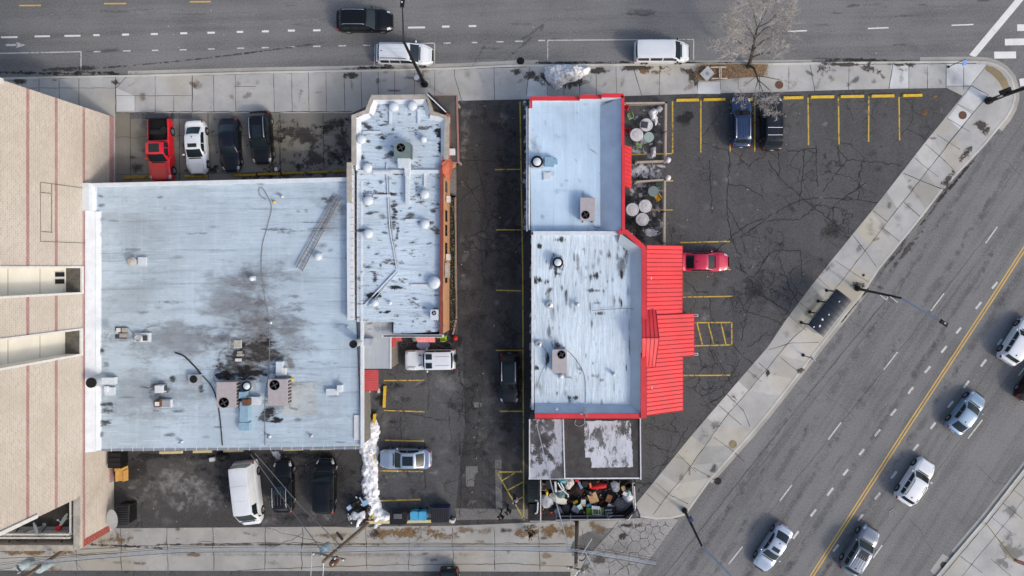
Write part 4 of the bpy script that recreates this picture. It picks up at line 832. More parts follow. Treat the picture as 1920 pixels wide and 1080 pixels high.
# --- south half with canopies
H2 = 4.7; cx, cy = P(1105,610,H2)
rs = thing('canopy_building', 'white ribbed flat roofed restaurant half with large red metal canopies', 'building', (cx,cy,0))
wp = rel(poly_h([(1000,435),(1165,434),(1210,462),(1210,782),(1003,784)], H2)); mb = MB(); mb.prism(wp, 0, 4.4, top=False); mb.build('wall', m_wall, rs)
mb = MB(); mb.sheet(rel(poly_h([(1000,437),(1186,437),(1186,774),(1003,774)], 4.5)), 4.5, 0)
sts = [('black',1044,495,16,22,0,.75),('black',1050,450,9,6,0,.8),('black',1012,462,6,5,0,.9),('black',1010,525,9,8,0,.9),('black',1028,528,9,8,0,.9),('black',1048,513,6,6,0,.9),('black',1115,517,9,7,0,.9),('black',1165,517,4,10,0,.9),('black',1140,480,5,12,0,.7),('black',1115,545,20,4,0,.6),('black',1165,568,3,9,0,.9),('black',1118,568,9,5,0,.6),('black',1125,588,12,5,0,.7),('black',1030,545,5,10,30,.7),('black',1030,625,7,22,0,.6),('black',1028,672,5,14,0,.9),('black',1046,648,10,6,0,.7),('black',1008,690,6,5,0,.8),('black',1175,690,2,14,0,.8),('black',1115,705,8,6,0,.5),('black',1087,692,5,6,0,.5),('black',1130,712,6,5,0,.5),('black',1068,746,5,4,0,.8),('black',1080,746,5,4,0,.8),('grey',1010,725,14,16,0,.5),('black',1060,700,4,40,0,.3),('black',1165,500,14,40,0,.5),('black',1180,640,2,60,0,.5),('black',1175,470,5,14,0,.6)]
for k in range(80): sts.append((rr.choice(['grey','tyre','black','grey']), rr.uniform(1006,1178), rr.uniform(445,765) if k%3 else rr.uniform(445,580), rr.uniform(1,4), rr.uniform(3,18), rr.uniform(-4,4), rr.uniform(.25,.6)))
mb2 = MB(); roofstains(mb2, sts, 4.52, 0); off = len(mb.v)
mb.v += [(p[0]-cx,p[1]-cy,p[2]) for p in mb2.v]; mb.f += [tuple(i+off for i in f) for f in mb2.f]; mb.mi += [m+1 for m in mb2.mi]
for i, q_ in mb2.fall.items(): mb.fall[i+off] = q_; mb.amt[i+off] = mb2.amt[i]
mb.build('roof', [m_roofD2]+ROOFY, rs)
xt = P(1204,0,5.5)[0]-cx; xe = P(1182,0,4.5)[0]-cx; y0 = P(0,462,5.5)[1]-cy; y1 = P(0,776,5.5)[1]-cy; yd = P(0,436,5.4)[1]-cy; xd = P(1172,0,5.4)[0]-cx; xw = P(1162,0,5.4)[0]-cx
mb = MB(); mb.add([(xe,y0-.6,4.51),(xt,y0-.2,5.4),(xt,y1,5.4),(xe,y1+.6,4.51),(xw-.1,yd-.9,4.51),(xd-.4,yd-.1,5.35)], [(0,3,2,1),(4,0,1,5)]); mb.build('roof_slope', M('grey membrane slope', S(184,192,198), .7, var=.07, sc_=.8), rs)
xa = P(1003,0,4.6)[0]-cx
mb = MB(); mb.add([(xa,y1+.75,4.51),(xe,y1+.6,4.51),(xt,y1,5.3),(xa,y1,5.3)], [(3,2,1,0)][::1]); mb.f[-1] = mb.f[-1][::-1]; mb.build('south_slope', m_blue, rs)
def capline(pts, hh_, wd, th=.16, nm='parapet_cap', mt_=m_redcop):
    mb = MB(); strip(mb, rel(poly_h(pts, hh_)), 0, -wd, hh_-th, hh_); return mb.build(nm, mt_, rs)
capline([(1160,430.5),(1176,430.5),(1210,461),(1212.5,468),(1212.5,608)], 5.6, .42, .75); capline([(1212.5,662),(1212.5,784)], 5.6, .5, .75)
mb = MB(); a, b = P(1003,0,5.4)[0]-cx, P(1206,0,5.4)[0]-cx; Yc = P(0,780,5.4)[1]-cy; mb.box(((a+b)/2,Yc,5.1),(b-a,.42,.72)); mb.build('parapet_cap', m_redcop, rs)
mb = MB(); a, b = P(1000,0,4.9)[0]-cx, P(1160,0,4.9)[0]-cx; Yc = P(0,437,4.9)[1]-cy; mb.box(((a+b)/2,Yc,4.72),(b-a,.32,.5)); mb.build('parapet', m_par, rs)
mb = MB(); X = P(999,0,4.5)[0]-cx; mb.box((X,(yd+y1)/2,4.48),(.22,yd-y1-.3,.2)); mb.build('gutter', m_gutter, rs)
# canopies
def canopy(ya, yb_, xo, h_in, h_out, zup=0.0):
    xi = P(1213,0,5.2)[0]-cx; xo_ = P(xo,0,h_out)[0]-cx; A, B = P(0,ya,h_out)[1]-cy, P(0,yb_,h_out)[1]-cy
    mb = MB(); mb.add([(xi,A,h_in),(xo_,A,h_out),(xo_,B,h_out),(xi,B,h_in),(xi,A,h_in-.12),(xo_,A,h_out-.25),(xo_,B,h_out-.25),(xi,B,h_in-.12)], [(0,3,2,1),(4,5,6,7),(1,2,6,5),(0,1,5,4),(2,3,7,6)]); c_ = mb.build('canopy_roof', m_red, rs)
    mb = MB(); n = int(round((A-B)/.385))
    for i in range(n+1):
        y = A+(B-A)*(i+.01)/(n+.02); mb.add([(xi,y+.035,h_in+.01),(xo_,y+.035,h_out+.01),(xo_,y-.035,h_out+.01),(xi,y-.035,h_in+.01),(xi,y,h_in+.06),(xo_,y,h_out+.06)], [(0,4,5,1),(4,3,2,5),(1,5,2)])
    mb.build('seam', m_redrib, c_)
    mb = MB(); mb.box((xo_+.03,(A+B)/2,h_out-.14),(.08,A-B+.06,.24)); mb.build('fascia', m_redrib, c_)
    for t in (.06,.5,.94): k = MB(); k.box((xo_-.25,A+(B-A)*t,(h_out-.25)/2),(.14,.14,h_out-.27)); k.build('post', m_redcop, c_)
canopy(461,587.5,1279,5.2,3.1); canopy(588,667,1301,5.2,2.6); canopy(668,770,1280,5.2,3.1)
# cross gable on the canopy
V = lambda x, y, h: (*rel([P(x,y,h)])[0], h)
r0, r1 = V(1204,634,6.5), V(1236,634,6.1); n0, n1 = V(1204,580,5.15), V(1230,581,4.95); s0, s1 = V(1204,688,5.15), V(1229,688,4.95)
mb = MB(); mb.add([r0,r1,n0,n1,s0,s1], [(0,2,3,1),(0,1,5,4),(1,3,5),(0,4,2)]); gb = mb.build('cross_gable', m_red, rs)
mb = MB()
for side in (n0,n1), (s0,s1):
    for i in range(5):
        t = i/4; a = Vector(r0).lerp(Vector(r1),t); b = Vector(side[0]).lerp(Vector(side[1]),t); mb.tube([a+Vector((0,0,.03)), b+Vector((0,0,.03))], .03, 5)
mb.tube([Vector(r0)+Vector((0,0,.02)),Vector(r1)+Vector((0,0,.02))], .05, 6)
mb.build('seam', m_redrib, gb)
for px, py, h in [(1218,522,4.9),(1219,727,4.9)]:
    mb = MB(); p = V(px,py,h); mb.box(p,(.36,.2,.16)); o = mb.build('canopy_lamp', m_trim, rs); mb = MB(); mb.box((p[0],p[1],p[2]+.085),(.24,.1,.02)); mb.build('lamp_glass', m_glass, o)
for px, py in [(1305,591.5),(1305,664)]:
    mb = MB(); p = V(px,py,2.4); mb.box(p,(.36,.2,.16)); mb.box((p[0]-.3,p[1],p[2]),(.3,.05,.05)); o = mb.build('canopy_lamp', m_trim, rs); mb = MB(); mb.box((p[0],p[1],p[2]+.085),(.24,.1,.02)); mb.build('lamp_glass', m_glass, o)
# --- rear shed roofs with tar and peeling white paint
H3 = 3.5
m_tar = peel('black tar roof', S(66,64,64), S(34,33,34), .42, (1,.5,1)) if False else M('black tar roof', S(66,64,64), .75, var=.4, sc_=1.2)
def peel(name, col, under, lo, sx=(1,1,1)):
    s = NT(name); v = s.pos(); u = s.mp(v, sx)
    f = s.ma('ADD', s.noise(u, 1.5, 9, .75), s.ma('MULTIPLY', s.ma('SUBTRACT', s.noise(v, .45, 3, .5), .5), .7))
    c = s.mix(s.rng(f, lo-.03, lo+.07), under, col); c = s.mix(s.rng(s.noise(v, .8, 5), .35, .7, 0, .35), c, dk(col,.6)); c = s.mix(s.rng(s.noise(s.mp(v,(3,.4,1)), 2.0, 6, .7), .5, .72, 0, .5), c, under); return s.fin(c, .75, 0, .3)
m_peelA = peel('peeling grey paint', S(172,176,186), S(58,56,56), .50, (1.1,.8,1)); m_peelB = peel('peeling white paint', S(190,195,204), S(74,72,72), .40, (1.6,.7,1))
cx, cy = P(1097,840,H3)
sh = thing('tar_roof_shed', 'low rear shed with black tar roof and patches of peeling white paint', 'shed', (cx,cy,0))
mb = MB(); mb.prism(rel(poly_h([(992,786),(1200,786),(1201,896),(993,898)],H3)), 0, 3.3, top=False); mb.build('wall', m_wall, sh)
mb = MB(); mb.prism(rel(poly_h([(992,786),(1055,786),(1058,897),(993,898)],H3)), 3.3, 3.56); mb.build('painted_roof', m_peelA, sh)
mb = MB(); mb.prism(rel(poly_h([(1056,786),(1200,786),(1201,896),(1059,897)],H3)), 3.3, 3.5); mb.sheet([tuple(q) for q in jag(rel(poly_h([(1096,789),(1182,789),(1187,876),(1109,877),(1108,858),(1097,858),(1096,789)],H3)), .18, .05, 4)][:-1], 3.507, 1); mb.build('tar_roof', [m_tar, m_peelB], sh)
mb = MB()
for pts in [[(1056,786),(1059,897)],[(993,786),(993,897)],[(1200.5,783),(1201.5,899)]]: strip(mb, rel(poly_h(pts,3.6)), .05, -.05, 3.4, 3.66)
strip(mb, rel(poly_h([(991,898),(1202,897)],3.6)), .06, -.06, 3.3, 3.55); mb.build('edge_trim', m_gutter, sh)
# ------------------------------------------------------------------ vehicles
def paint(name, col, metal=.0, rough=.28, coat=.8):
    s = NT(name); v = s.obj()
    c = s.mix(s.rng(s.noise(v, 1.3, 4), .35, .7, 0, .25), col, dk(col, .8)); c = s.mix(s.rng(s.noise(v, 9, 5, .7), .55, .8, 0, .05 if max(col[:3]) < .1 else .15), c, (.25,.25,.25,1) if max(col[:3]) < .3 else dk(col,.75))
    s.b.inputs['Coat Weight'].default_value = coat*(.35 if max(col[:3]) < .05 else 1); s.b.inputs['Coat Roughness'].default_value = .08
    return s.fin(c, rough, metal, .3 if max(col[:3]) < .05 else .5)
p_white = paint('white car paint', S(212,217,222)); p_black = paint('black car paint', S(13,14,18)); p_navy = paint('dark navy paint', S(17,20,31)); p_red = paint('red car paint', S(200,24,38)); p_crim = paint('crimson paint', S(188,30,66), .15)
p_blue = paint('deep blue paint', S(34,56,92), .3); p_lblue = paint('light blue paint', S(134,158,182), .35, .3); p_silver = paint('silver paint', S(160,174,192), .4, .3); p_grey = paint('grey blue paint', S(108,120,136), .5, .3); p_char = paint('charcoal paint', S(40,43,50), .3); p_maroon = paint('maroon black paint', S(40,22,28), .2)
m_cg = NT('car glass').fin((.011,.019,.024,1), .06, 0, .42)
m_blk = M('black plastic', S(22,22,23), .55, var=.1); m_tyre = M('tyre rubber', S(24,24,25), .85, var=.2)
m_rim = M('alloy rim', S(150,152,156), .35, .6, var=.1); m_chr = M('bright chrome', S(205,208,212), .2, .85, var=.05)
m_hl = NT('headlight lens').fin((.62,.66,.7,1), .12, .2, .6); m_tl = NT('tail light lens').fin((.42,.012,.018,1), .15, 0, .5)
m_plate = M('number plate', S(206,208,206), .5, var=.1)
_wheel = {}
def wheel_parts(r, wd):
    k = (r, wd)
    if k in _wheel: return _wheel[k]
    t = MB(); t.lathe([(r*.66,-wd/2),(r*.93,-wd/2),(r,-wd*.36),(r,wd*.36),(r*.93,wd/2),(r*.66,wd/2),(r*.66,-wd/2)], n=24, axis='Y')
    b = MB()
    b.lathe([(.001,wd*.30),(r*.17,wd*.30),(r*.2,wd*.24),(.001,wd*.23)], n=12, axis='Y')
    for i in range(5):
        a = 2*math.pi*i/5; c, s_ = math.cos(a), math.sin(a)
        b.box((c*r*.4, wd*.25, s_*r*.4), (r*.55, .03, r*.17), ry=-a)
    b.lathe([(r*.6,wd*.28),(r*.68,wd*.42),(r*.68,-wd*.4),(r*.6,-wd*.4)], n=24, axis='Y')
    h = MB(); h.lathe([(.001,wd*.14),(r*.62,wd*.14),(r*.62,-wd*.3),(.001,-wd*.3)], n=20, axis='Y')
    def me(mb, nm, mt): o = mb.build(nm, mt, None, 35); d_ = o.data; bpy.data.objects.remove(o); return d_
    _wheel[k] = (me(h,'wheel',m_blk), me(t,'tyre',m_tyre), me(b,'rim',m_rim)); return _wheel[k]
KINDS = dict(  # windshield base/top, roof rear, rear glass bottom (fraction of L), belt, hood front z, hood rear z, deck z rear, rounding front/rear, roof narrowing
    sedan=(.20,.045,-.225,-.395,.93,.70,.93,1.0,.34,.24,.77), hatch=(.235,.06,-.26,-.445,1.0,.74,.98,1.02,.34,.24,.76), suv=(.215,.085,-.37,-.46,1.08,.86,1.06,1.1,.26,.16,.80), minivan=(.28,.125,-.41,-.475,1.08,.76,1.02,1.1,.36,.12,.83),
    van=(.335,.215,-.46,-.485,1.15,.86,1.12,1.2,.30,.05,.86), cargo=(.405,.26,-.465,-.485,1.35,.98,1.28,1.4,.30,.04,.82), box=(.115,.075,-.455,-.475,1.16,1.05,1.12,1.15,.07,.03,.88), pickup=(.205,.09,-.10,-.135,1.16,.98,1.15,1.12,.2,.05,.80))
def interp(x, xs, ys): return float(np.interp(x, xs, ys))
def car(name, label, cat, px, py, ang, kind, pt, L, W, H, rails=None, sunroof=None, ribs=0, wr=.34, roofmat_=None, clad=None, spot=None, pan=False, antenna=True, hcol=None):
    xA,xB,xC,xD,belt,zf,zh,zd,kf,kr,nar = KINDS[kind]; xA*=L; xB*=L; xC*=L; xD*=L
    X, Y = P(px, py, H*.48); root = thing(name, label, cat, (X,Y,HG+.006 if 120 < py and not (px > 1400 and py > 500) else .006), R(ang))
    f, r_ = L/2, -L/2; zb = .24 if kind in ('suv','box','pickup','van','cargo') else .19
    wx = [f-.19*L, r_+.19*L] if kind != 'pickup' else [f-.17*L, r_+.2*L]; ar = wr+.055
    bedF = xD-.05 if kind == 'pickup' else None
    def hw(x):
        w_ = W/2
        d = f-x; R_ = 1.0 if kf > .2 else .35
        if d < R_: w_ *= 1-kf*(1-d/R_)**2.1
        d = x-r_; R_ = .7
        if d < R_: w_ *= 1-kr*(1-d/R_)**2.1
        return w_
    def deck(x):
        z_ = interp(x, [r_, r_+.06, r_+.2, xD, xA, xA+.3*(f-xA), f-.35, f-.12, f], [zd-.22, zd-.05, zd, belt, belt if kind not in ('box',) else zh, zh+.0, zf+.03 if kind != 'box' else zh-.01, zf-.02 if kind != 'box' else zh-.04, zf-.2 if kind != 'box' else zh-.12])
        return z_
    def low(x):
        z_ = zb
        for c in wx:
            if abs(x-c) < ar: z_ = max(z_, wr+math.sqrt(ar*ar-(x-c)**2)*.98)
        e = min(f-x, x-r_)
        if e < .3: z_ = max(z_, zb+.14*(1-e/.3))
        return z_
    def ring(x, bed=False):
        w_, zs, zl = hw(x), deck(x), low(x); zl = min(zl, zs-.2); zm = zl+(zs-zl)*.5
        if bed: return [(0,zl),(w_-.12,zl),(w_-.02,zl+.05),(w_,zm),(w_-.02,zs-.04),(w_-.05,zs),(w_-.13,zs),(w_-.15,.66),(0,.66)]
        return [(0,zl),(w_-.12,zl),(w_-.02,zl+.05),(w_,zm),(w_-.015,zs-.16),(w_-.05,zs-.05),(w_-.13,zs),(w_*.5,zs+.025),(0,zs+.035)]
    xs = sorted(set([round(float(v_),4) for v_ in np.linspace(r_,f,24)]+[round(c+ar*q,4) for c in wx for q in (-1.01,-.99,-.92,-.75,-.5,-.2,.2,.5,.75,.92,.99,1.01)]+[round(v_,4) for v_ in (f-.03,f-.07,f-.13,f-.22,f-.36,f-.6,r_+.03,r_+.07,r_+.14,r_+.25,r_+.45,xA,xD)]+([round(bedF,4),round(bedF+.01,4),round(r_+.09,4),round(r_+.1,4)] if bedF else [])))
    xs = [x for x in xs if r_ <= x <= f]
    mb = MB(); rows = []
    for x in xs:
        bd = bedF is not None and r_+.095 < x <= bedF
        h = ring(x, bd); full = [(x,-y,z) for y,z in h]+[(x,y,z) for y,z in h[::-1]][1:-1]; rows.append(full)
    n = len(rows[0]); vs = [p for r1 in rows for p in r1]; fs = []; mi = []
    for i in range(len(rows)-1):
        for k in range(n):
            k2 = (k+1)%n; fs.append((i*n+k, i*n+k2, (i+1)*n+k2, (i+1)*n+k)[::-1])
            yb_ = min(k, (n-k) if k else 0); bd = bedF is not None and r_+.09 < (xs[i]+xs[i+1])/2 < bedF+.01 and 6 <= k <= 9
            dark = k in (0, n-1) or (low((xs[i]+xs[i+1])/2) > zb+.2 and k in (1, n-2))
            mi.append(1 if (bd or dark) else (2 if (clad and k in (1,2,n-3,n-2)) else 0))
    fs += [tuple(range(n)), tuple(range((len(rows)-1)*n+n-1,(len(rows)-1)*n-1,-1))]; mi += [0,0]
    mb.v = vs; mb.f = fs; mb.mi = mi
    body = mb.build('body', [pt, m_blk, clad or m_blk], root, 38)
    # greenhouse
    rw = W/2*nar; bw = W/2*.965
    cut = .06
    def roofz(x): return interp(x, [xD, xC, xC+(xB-xC)*.12, (xB+xC)/2, xB-(xB-xC)*.1, xB, xA], [deck(xD)+.0, H-.075, H-.02, H, H-.02, H-.05, deck(xA)+.0])
    def beltw(x): return min(bw, hw(x)-.055)*interp(x, [xD, xD+.35, xA-.5, xA], [.9,1,1,.9] if kind not in ('van','cargo','box') else [.98,1,1,.96])
    def rfw(x): return interp(x, [xD, xC, xB, xA], [rw*1.0 if kind in ('van','cargo','box') else rw*1.02, rw*.97, rw*.97, rw*1.1])
    def top(x, v_):
        z_ = roofz(x); y = rfw(x)*v_; return Vector((x - .05*(v_*v_)*(1 if x > xB-.01 else (-1 if x < xC+.01 else 0)), y, z_ - .055*(v_**4) ))
    def side(x, t, s_):
        zb_ = deck(x)-.03; a = Vector((x, s_*beltw(x), zb_)); b = top(x, s_); return a.lerp(b, t)+Vector((0, s_*.035*math.sin(math.pi*t), 0))
    gx = sorted(set([xD,xA]+[float(q) for q in np.linspace(xD,xC,4)]+[float(q) for q in np.linspace(xC,xB,9)]+[float(q) for q in np.linspace(xB,xA,4)]))
    vv = [-1,-.96,-.75,-.4,0,.4,.75,.96,1]; mb = MB(); rows = []
    for x in gx:
        rows.append([side(x,0,-1), side(x,.5,-1)]+[top(x,q) for q in vv]+[side(x,.5,1), side(x,0,1)])
    n = len(rows[0]); mb.v = [tuple(p) for r1 in rows for p in r1]
    for i in range(len(rows)-1):
        for k in range(n-1): mb.f.append((i*n+k, (i+1)*n+k, (i+1)*n+k+1, i*n+k+1)[::1]); mb.mi.append(1 if (roofmat_ and 2 <= k <= n-4 and xC-.01 <= gx[i] and gx[i+1] <= xB+.01) else 0)
    mb.f += [tuple(range(n))[::1], tuple(range((len(rows)-1)*n, len(rows)*n))[::-1]]; mb.mi += [0,0]
    roof = mb.build('cabin', [pt, roofmat_ or pt], root, 38)
    def pane(nm, fn, us, ts, par, mt, off=.008, flip=False):
        mb = MB(); g_ = [[fn(u,t) for t in ts] for u in us]
        nu, nt_ = len(us), len(ts)
        a, b, c = Vector(g_[0][0]), Vector(g_[-1][0]), Vector(g_[0][-1]); nn = (b-a).cross(c-a).normalized()
        mid_ = Vector(g_[nu//2][nt_//2]); out = mid_-Vector((mid_.x*.6,0,.7)); 
        if nn.dot(out) < 0: nn = -nn
        vs = [Vector(p)+nn*off for row in g_ for p in row]+[Vector(p)-nn*.02 for row in g_ for p in row]; N = nu*nt_
        fs = []
        for i in range(nu-1):
            for k in range(nt_-1): fs.append((i*nt_+k,(i+1)*nt_+k,(i+1)*nt_+k+1,i*nt_+k+1))
        q = (vs[fs[0][1]]-vs[fs[0][0]]).cross(vs[fs[0][2]]-vs[fs[0][0]])
        if q.dot(nn) < 0: fs = [f_[::-1] for f_ in fs]
        bd = [i*nt_ for i in range(nu)]+[(nu-1)*nt_+k for k in range(1,nt_)]+[i*nt_+nt_-1 for i in range(nu-2,-1,-1)]+[k for k in range(nt_-2,0,-1)]
        for i in range(len(bd)): a_, b_ = bd[i], bd[(i+1)%len(bd)]; fs.append((a_, b_, b_+N, a_+N))
        mb.add(vs, fs); return mb.build(nm, mt, par, 40)
    ws = (xA-xB); V5 = [-.9,-.5,0,.5,.9]
    pane('windshield', lambda u,t: top(u,t), list(np.linspace(xB+ws*.08, xA-ws*.03, 4)), V5, roof, m_cg)
    if kind not in ('cargo',):
        rs_ = xC-xD; pane('rear_window', lambda u,t: top(u,t), list(np.linspace(xD+rs_*(.12 if kind in('sedan','hatch') else .3), xC-rs_*.06, 4)), [q*.94 for q in V5], roof, m_cg)
    for s_ in (-1,1):
        segs = [(xB+ws*.35, xB-(xB-xC)*.36), (xB-(xB-xC)*.40, xC+(.04 if kind != 'sedan' else -.1)*L*.5)]
        if kind in ('cargo',): segs = [(xB+ws*.3, xB-.75)]
        if kind in ('pickup',): segs = [(xB+ws*.3, (xB+xC)/2+.03), ((xB+xC)/2-.05, xC+.02)]
        if kind in ('suv','minivan','van'): segs = [(xB+ws*.35, xB-(xB-xC)*.30), (xB-(xB-xC)*.33, xB-(xB-xC)*.64), (xB-(xB-xC)*.68, xC+.1)]
        for (u0,u1) in segs: pane('side_window', lambda u,t: side(u,t,s_), list(np.linspace(u0,u1,4)), [.16,.5,.84], roof, m_cg)
        # lamps as patches of the body skin
        def skin(x, u): 
            h = ring(x)[::-1]; q = u*(len(h)-1); i = min(int(q), len(h)-2); t = q-i
            return Vector((x, s_*(h[i][0]*(1-t)+h[i+1][0]*t), h[i][1]*(1-t)+h[i+1][1]*t))
        hl = .42 if kind != 'box' else .12
        pane('headlight', lambda u,t: skin(u,t), [f-.05, f-.05-hl*.35, f-.05-hl*.7, f-.05-hl], [.22,.3,.38,.46], body, m_hl, .01)
        pane('tail_light', lambda u,t: skin(u,t), [r_+.02, r_+.08, r_+.16, r_+.24], [.27,.33,.4,.48] if kind in ('sedan','hatch') else [.3,.36,.43,.52], body, m_tl, .01)
        mm = MB(); mx = xA-.16*L*.4; my = s_*(hw(mx)+.10); mm.lathe([(.02,-.1),(.09,-.07),(.11,0),(.09,.07),(.02,.1)], (0,0,0), 10, axis='Y')
        mm.v = [(mx+p[0]*.75, my+p[1]*1.1, deck(mx)+.1+p[2]*.8) for p in mm.v]; mm.build('mirror', pt if kind not in ('cargo','van') else m_blk, body, 50)
        if rails:
            rl = MB(); rl.tube([top(xB-.25,s_*.86)+Vector((0,0,.0)), top(xB-.4,s_*.86)+Vector((0,0,.07)), top((xB+xC)/2,s_*.86)+Vector((0,0,.07)), top(xC+.3,s_*.86)+Vector((0,0,.07)), top(xC+.12,s_*.86)], .028, 6); rl.build('roof_rail', rails, roof, 60)
        for c in wx:
            h_, t_, b_ = wheel_parts(wr, .23); o = bpy.data.objects.new('wheel', h_); COL.objects.link(o); o.parent = root; o.location = (c, s_*(W/2-.135), wr); o.rotation_euler = (0,0,0 if s_ > 0 else math.pi)
            for nm, d_ in (('tyre',t_),('rim',b_)): q = bpy.data.objects.new(nm, d_); COL.objects.link(q); q.parent = o
    gr = MB(); gr.box((f-.01,0,(zf+.45)/2-.0 if kind != 'box' else .8),(.06,W*.5,.26 if kind != 'box' else .45)); gr.build('grille', m_blk if kind != 'box' else m_trim, body)
    pl = MB(); pl.box((r_-.006,0,.78 if kind not in ('sedan','hatch') else .72),(.03,.32,.16)); pl.build('number_plate', m_plate, body)
    # black cowl strip at the foot of the windshield, hood shut lines
    cw = MB(); cw.box((xA+.05,0,deck(xA+.05)+.045),(.1,W*.62,.02)); cw.build('cowl', m_blk, body)
    if kind not in ('box',):
        bp_ = MB(); pts = [Vector((x, -hw(x)*.74, deck(x)+.027-.02)) for x in np.linspace(xA+.1, f-.2, 6)]
        for s_ in (-1,1): bp_.tube([Vector((p.x,p.y*s_,p.z)) for p in pts], .009, 4)
        bp_.build('hood_seam', M('seam shadow gap', S(30,30,32), .8), body)
    if sunroof:
        x0, x1, v0 = sunroof; pane('sunroof', lambda u,t: top(u,t), list(np.linspace(xB-x0*(xB-xC), xB-x1*(xB-xC), 3)), [-v0,0,v0], roof, m_cg, .01)
    if ribs:
        for i in range(ribs):
            v_ = -.62+1.24*i/(ribs-1); rb_ = MB(); rb_.tube([top(xB-.5,v_)+Vector((0,0,.0)), top((xB+xC)/2,v_)+Vector((0,0,.008)), top(xC+.35,v_)], .022, 5); rb_.build('roof_rib', roofmat_ or pt, roof, 60)
    if antenna:
        an_ = MB(); an_.box(top(xC+.25,0)+Vector((0,0,.04)),(.16,.05,.08),taper=.4); an_.build('antenna', m_blk, roof)
    root['_k'] = 0; del root['_k']
    return root, top, side, deck, (xA,xB,xC,xD,f,r_), body, roof
car('suv','black SUV driving east on the street, ribbed roof with silver rails','car',683,38,0,'suv',p_black,5.15,2.0,1.82,rails=m_chr,ribs=6,wr=.37)
car('minivan','white minivan parked at the kerb beneath the curved street lamp','minivan',758,101.5,-1.5,'minivan',p_white,5.2,1.98,1.76,rails=m_blk,ribs=4)
r = car('van','white passenger van parked in the long marked kerb bay on the street','van',1241,97,0,'van',p_white,5.1,1.95,1.92,antenna=False)
for i in range(5):
    t = .1+.2*i; mb = MB(); mb.tube([r[1](r[4][1]-t*(r[4][1]-r[4][2]),-.75)+Vector((0,0,-.012)), r[1](r[4][1]-t*(r[4][1]-r[4][2]),0)+Vector((0,0,-.006)), r[1](r[4][1]-t*(r[4][1]-r[4][2]),.75)+Vector((0,0,-.012))], .02, 5); mb.build('roof_seam', p_white, r[6], 60)
# pickup
r = car('pickup_truck','red pickup truck with black open bed, leftmost in the row on the pad','truck',301,281,-88,'pickup',p_red,5.75,2.02,1.88,wr=.4,sunroof=(.12,.86,.62),antenna=False)
mb = MB(); xD, r_ = r[4][3], r[4][5]
for i in range(11): y = -.72+1.44*i/10; mb.box(((xD+r_)/2,y,.70),(xD-r_-.45,.05,.05))
mb.box(((xD+r_)/2,0,.672),(xD-r_-.3,1.6,.02)); mb.build('bed_liner', m_blk, r[5])
mb = MB(); mb.box((r_+.05,0,1.0),(.09,1.9,.5)); mb.build('tailgate', m_blk, r[5])
mb = MB(); mb.lathe([(.2,-.1),(.36,-.1),(.38,0),(.36,.1),(.2,.1)], (xD-1.0,.45,.82), 16); mb.v = [(p[0],p[1],p[2]) for p in mb.v]; mb.build('spare_tyre', m_tyre, r[5], 40)
car('sedan','white sedan with black sunroof and dark rear window on the pad','car',369,277,-87.5,'sedan',p_white,4.95,1.86,1.46,sunroof=(.1,.36,.6))
car('sedan','black sedan between the white sedan and the railed black SUV','car',432,272,-87.5,'sedan',p_navy,4.95,1.86,1.46)
car('suv','black SUV with silver roof rails, rightmost in the row on the pad','car',490,258,-87,'suv',p_black,4.9,1.93,1.72,rails=m_chr,sunroof=(.1,.62,.55))
car('suv','blue SUV with silver roof rails under the bare tree','car',1389,229,90,'suv',p_blue,4.7,1.88,1.7,rails=m_chr,sunroof=None,ribs=5)
r = car('suv','dark SUV with two roof crossbars, right of the blue SUV','car',1447,231,90,'suv',p_char,5.0,1.98,1.8,rails=m_blk,ribs=5)
for q in (.45,.75):
    u = r[4][1]-q*(r[4][1]-r[4][2]); mb = MB(); mb.tube([r[1](u,-.86)+Vector((0,0,.09)), r[1](u,.86)+Vector((0,0,.09))], .03, 6); mb.build('crossbar', m_chr, r[6])
car('sedan','crimson red sedan nosing out from under the red canopy','car',1320,491,0,'sedan',p_crim,4.6,1.82,1.45)
car('suv','black SUV with silver rails parked alone along the yellow line','car',955,709,-90,'suv',p_black,4.65,1.86,1.66,rails=m_chr,sunroof=(.08,.8,.6))
# boxy off-roader
r = car('off_roader','boxy white off-roader with two black roof panels, beside the pink awning','car',807,674.5,181,'box',p_white,4.55,1.86,1.98,wr=.4,antenna=False)
tp, (xA,xB,xC,xD,f,r_) = r[1], r[4]
for s_ in (-1,1):
    mb = MB(); mb.box((xB-.42,s_*.40,1.985),(.56,.5,.03)); mb.build('roof_window', m_cg, r[6])
    mb = MB(); mb.tube([tp(xB-1.0,s_*.5)+Vector((0,0,.015)), tp(xC+.15,s_*.5)+Vector((0,0,.02))], .022, 5); mb.build('roof_seam', M('drip rail grey', S(150,154,150), .6), r[6])
    mb = MB(); mb.box((f-.62,s_*.72,1.2),(.75,.22,.1),taper=.8); mb.build('fender_top', p_white, r[5])
    mb = MB(); mb.box((xA+.35,s_*.45,1.19),(.3,.08,.03),.4*s_); mb.build('hood_vent', m_blk, r[5])
for y in (-.2,0,.2): mb = MB(); mb.tube([tp(xB-1.0,y/.9)+Vector((0,0,.004)), tp(xC+.15,y/.9)+Vector((0,0,.004))], .012, 5); mb.build('roof_rib', p_white, r[6])
mb = MB(); mb.lathe([(.15,-.1),(.36,-.1),(.38,0),(.36,.1),(.05,.12)], (0,0,0), 20, axis='Y'); mb.v = [(r_-.14+p[1]*-1, p[0]-.1, 1.05+p[2]) for p in mb.v]; mb.build('spare_wheel', m_tyre, r[5], 40)
car('sedan','silver sedan with large black sunroof beside the snow bank','car',760,860,180,'sedan',p_silver,4.85,1.86,1.5,sunroof=(.1,.85,.62))
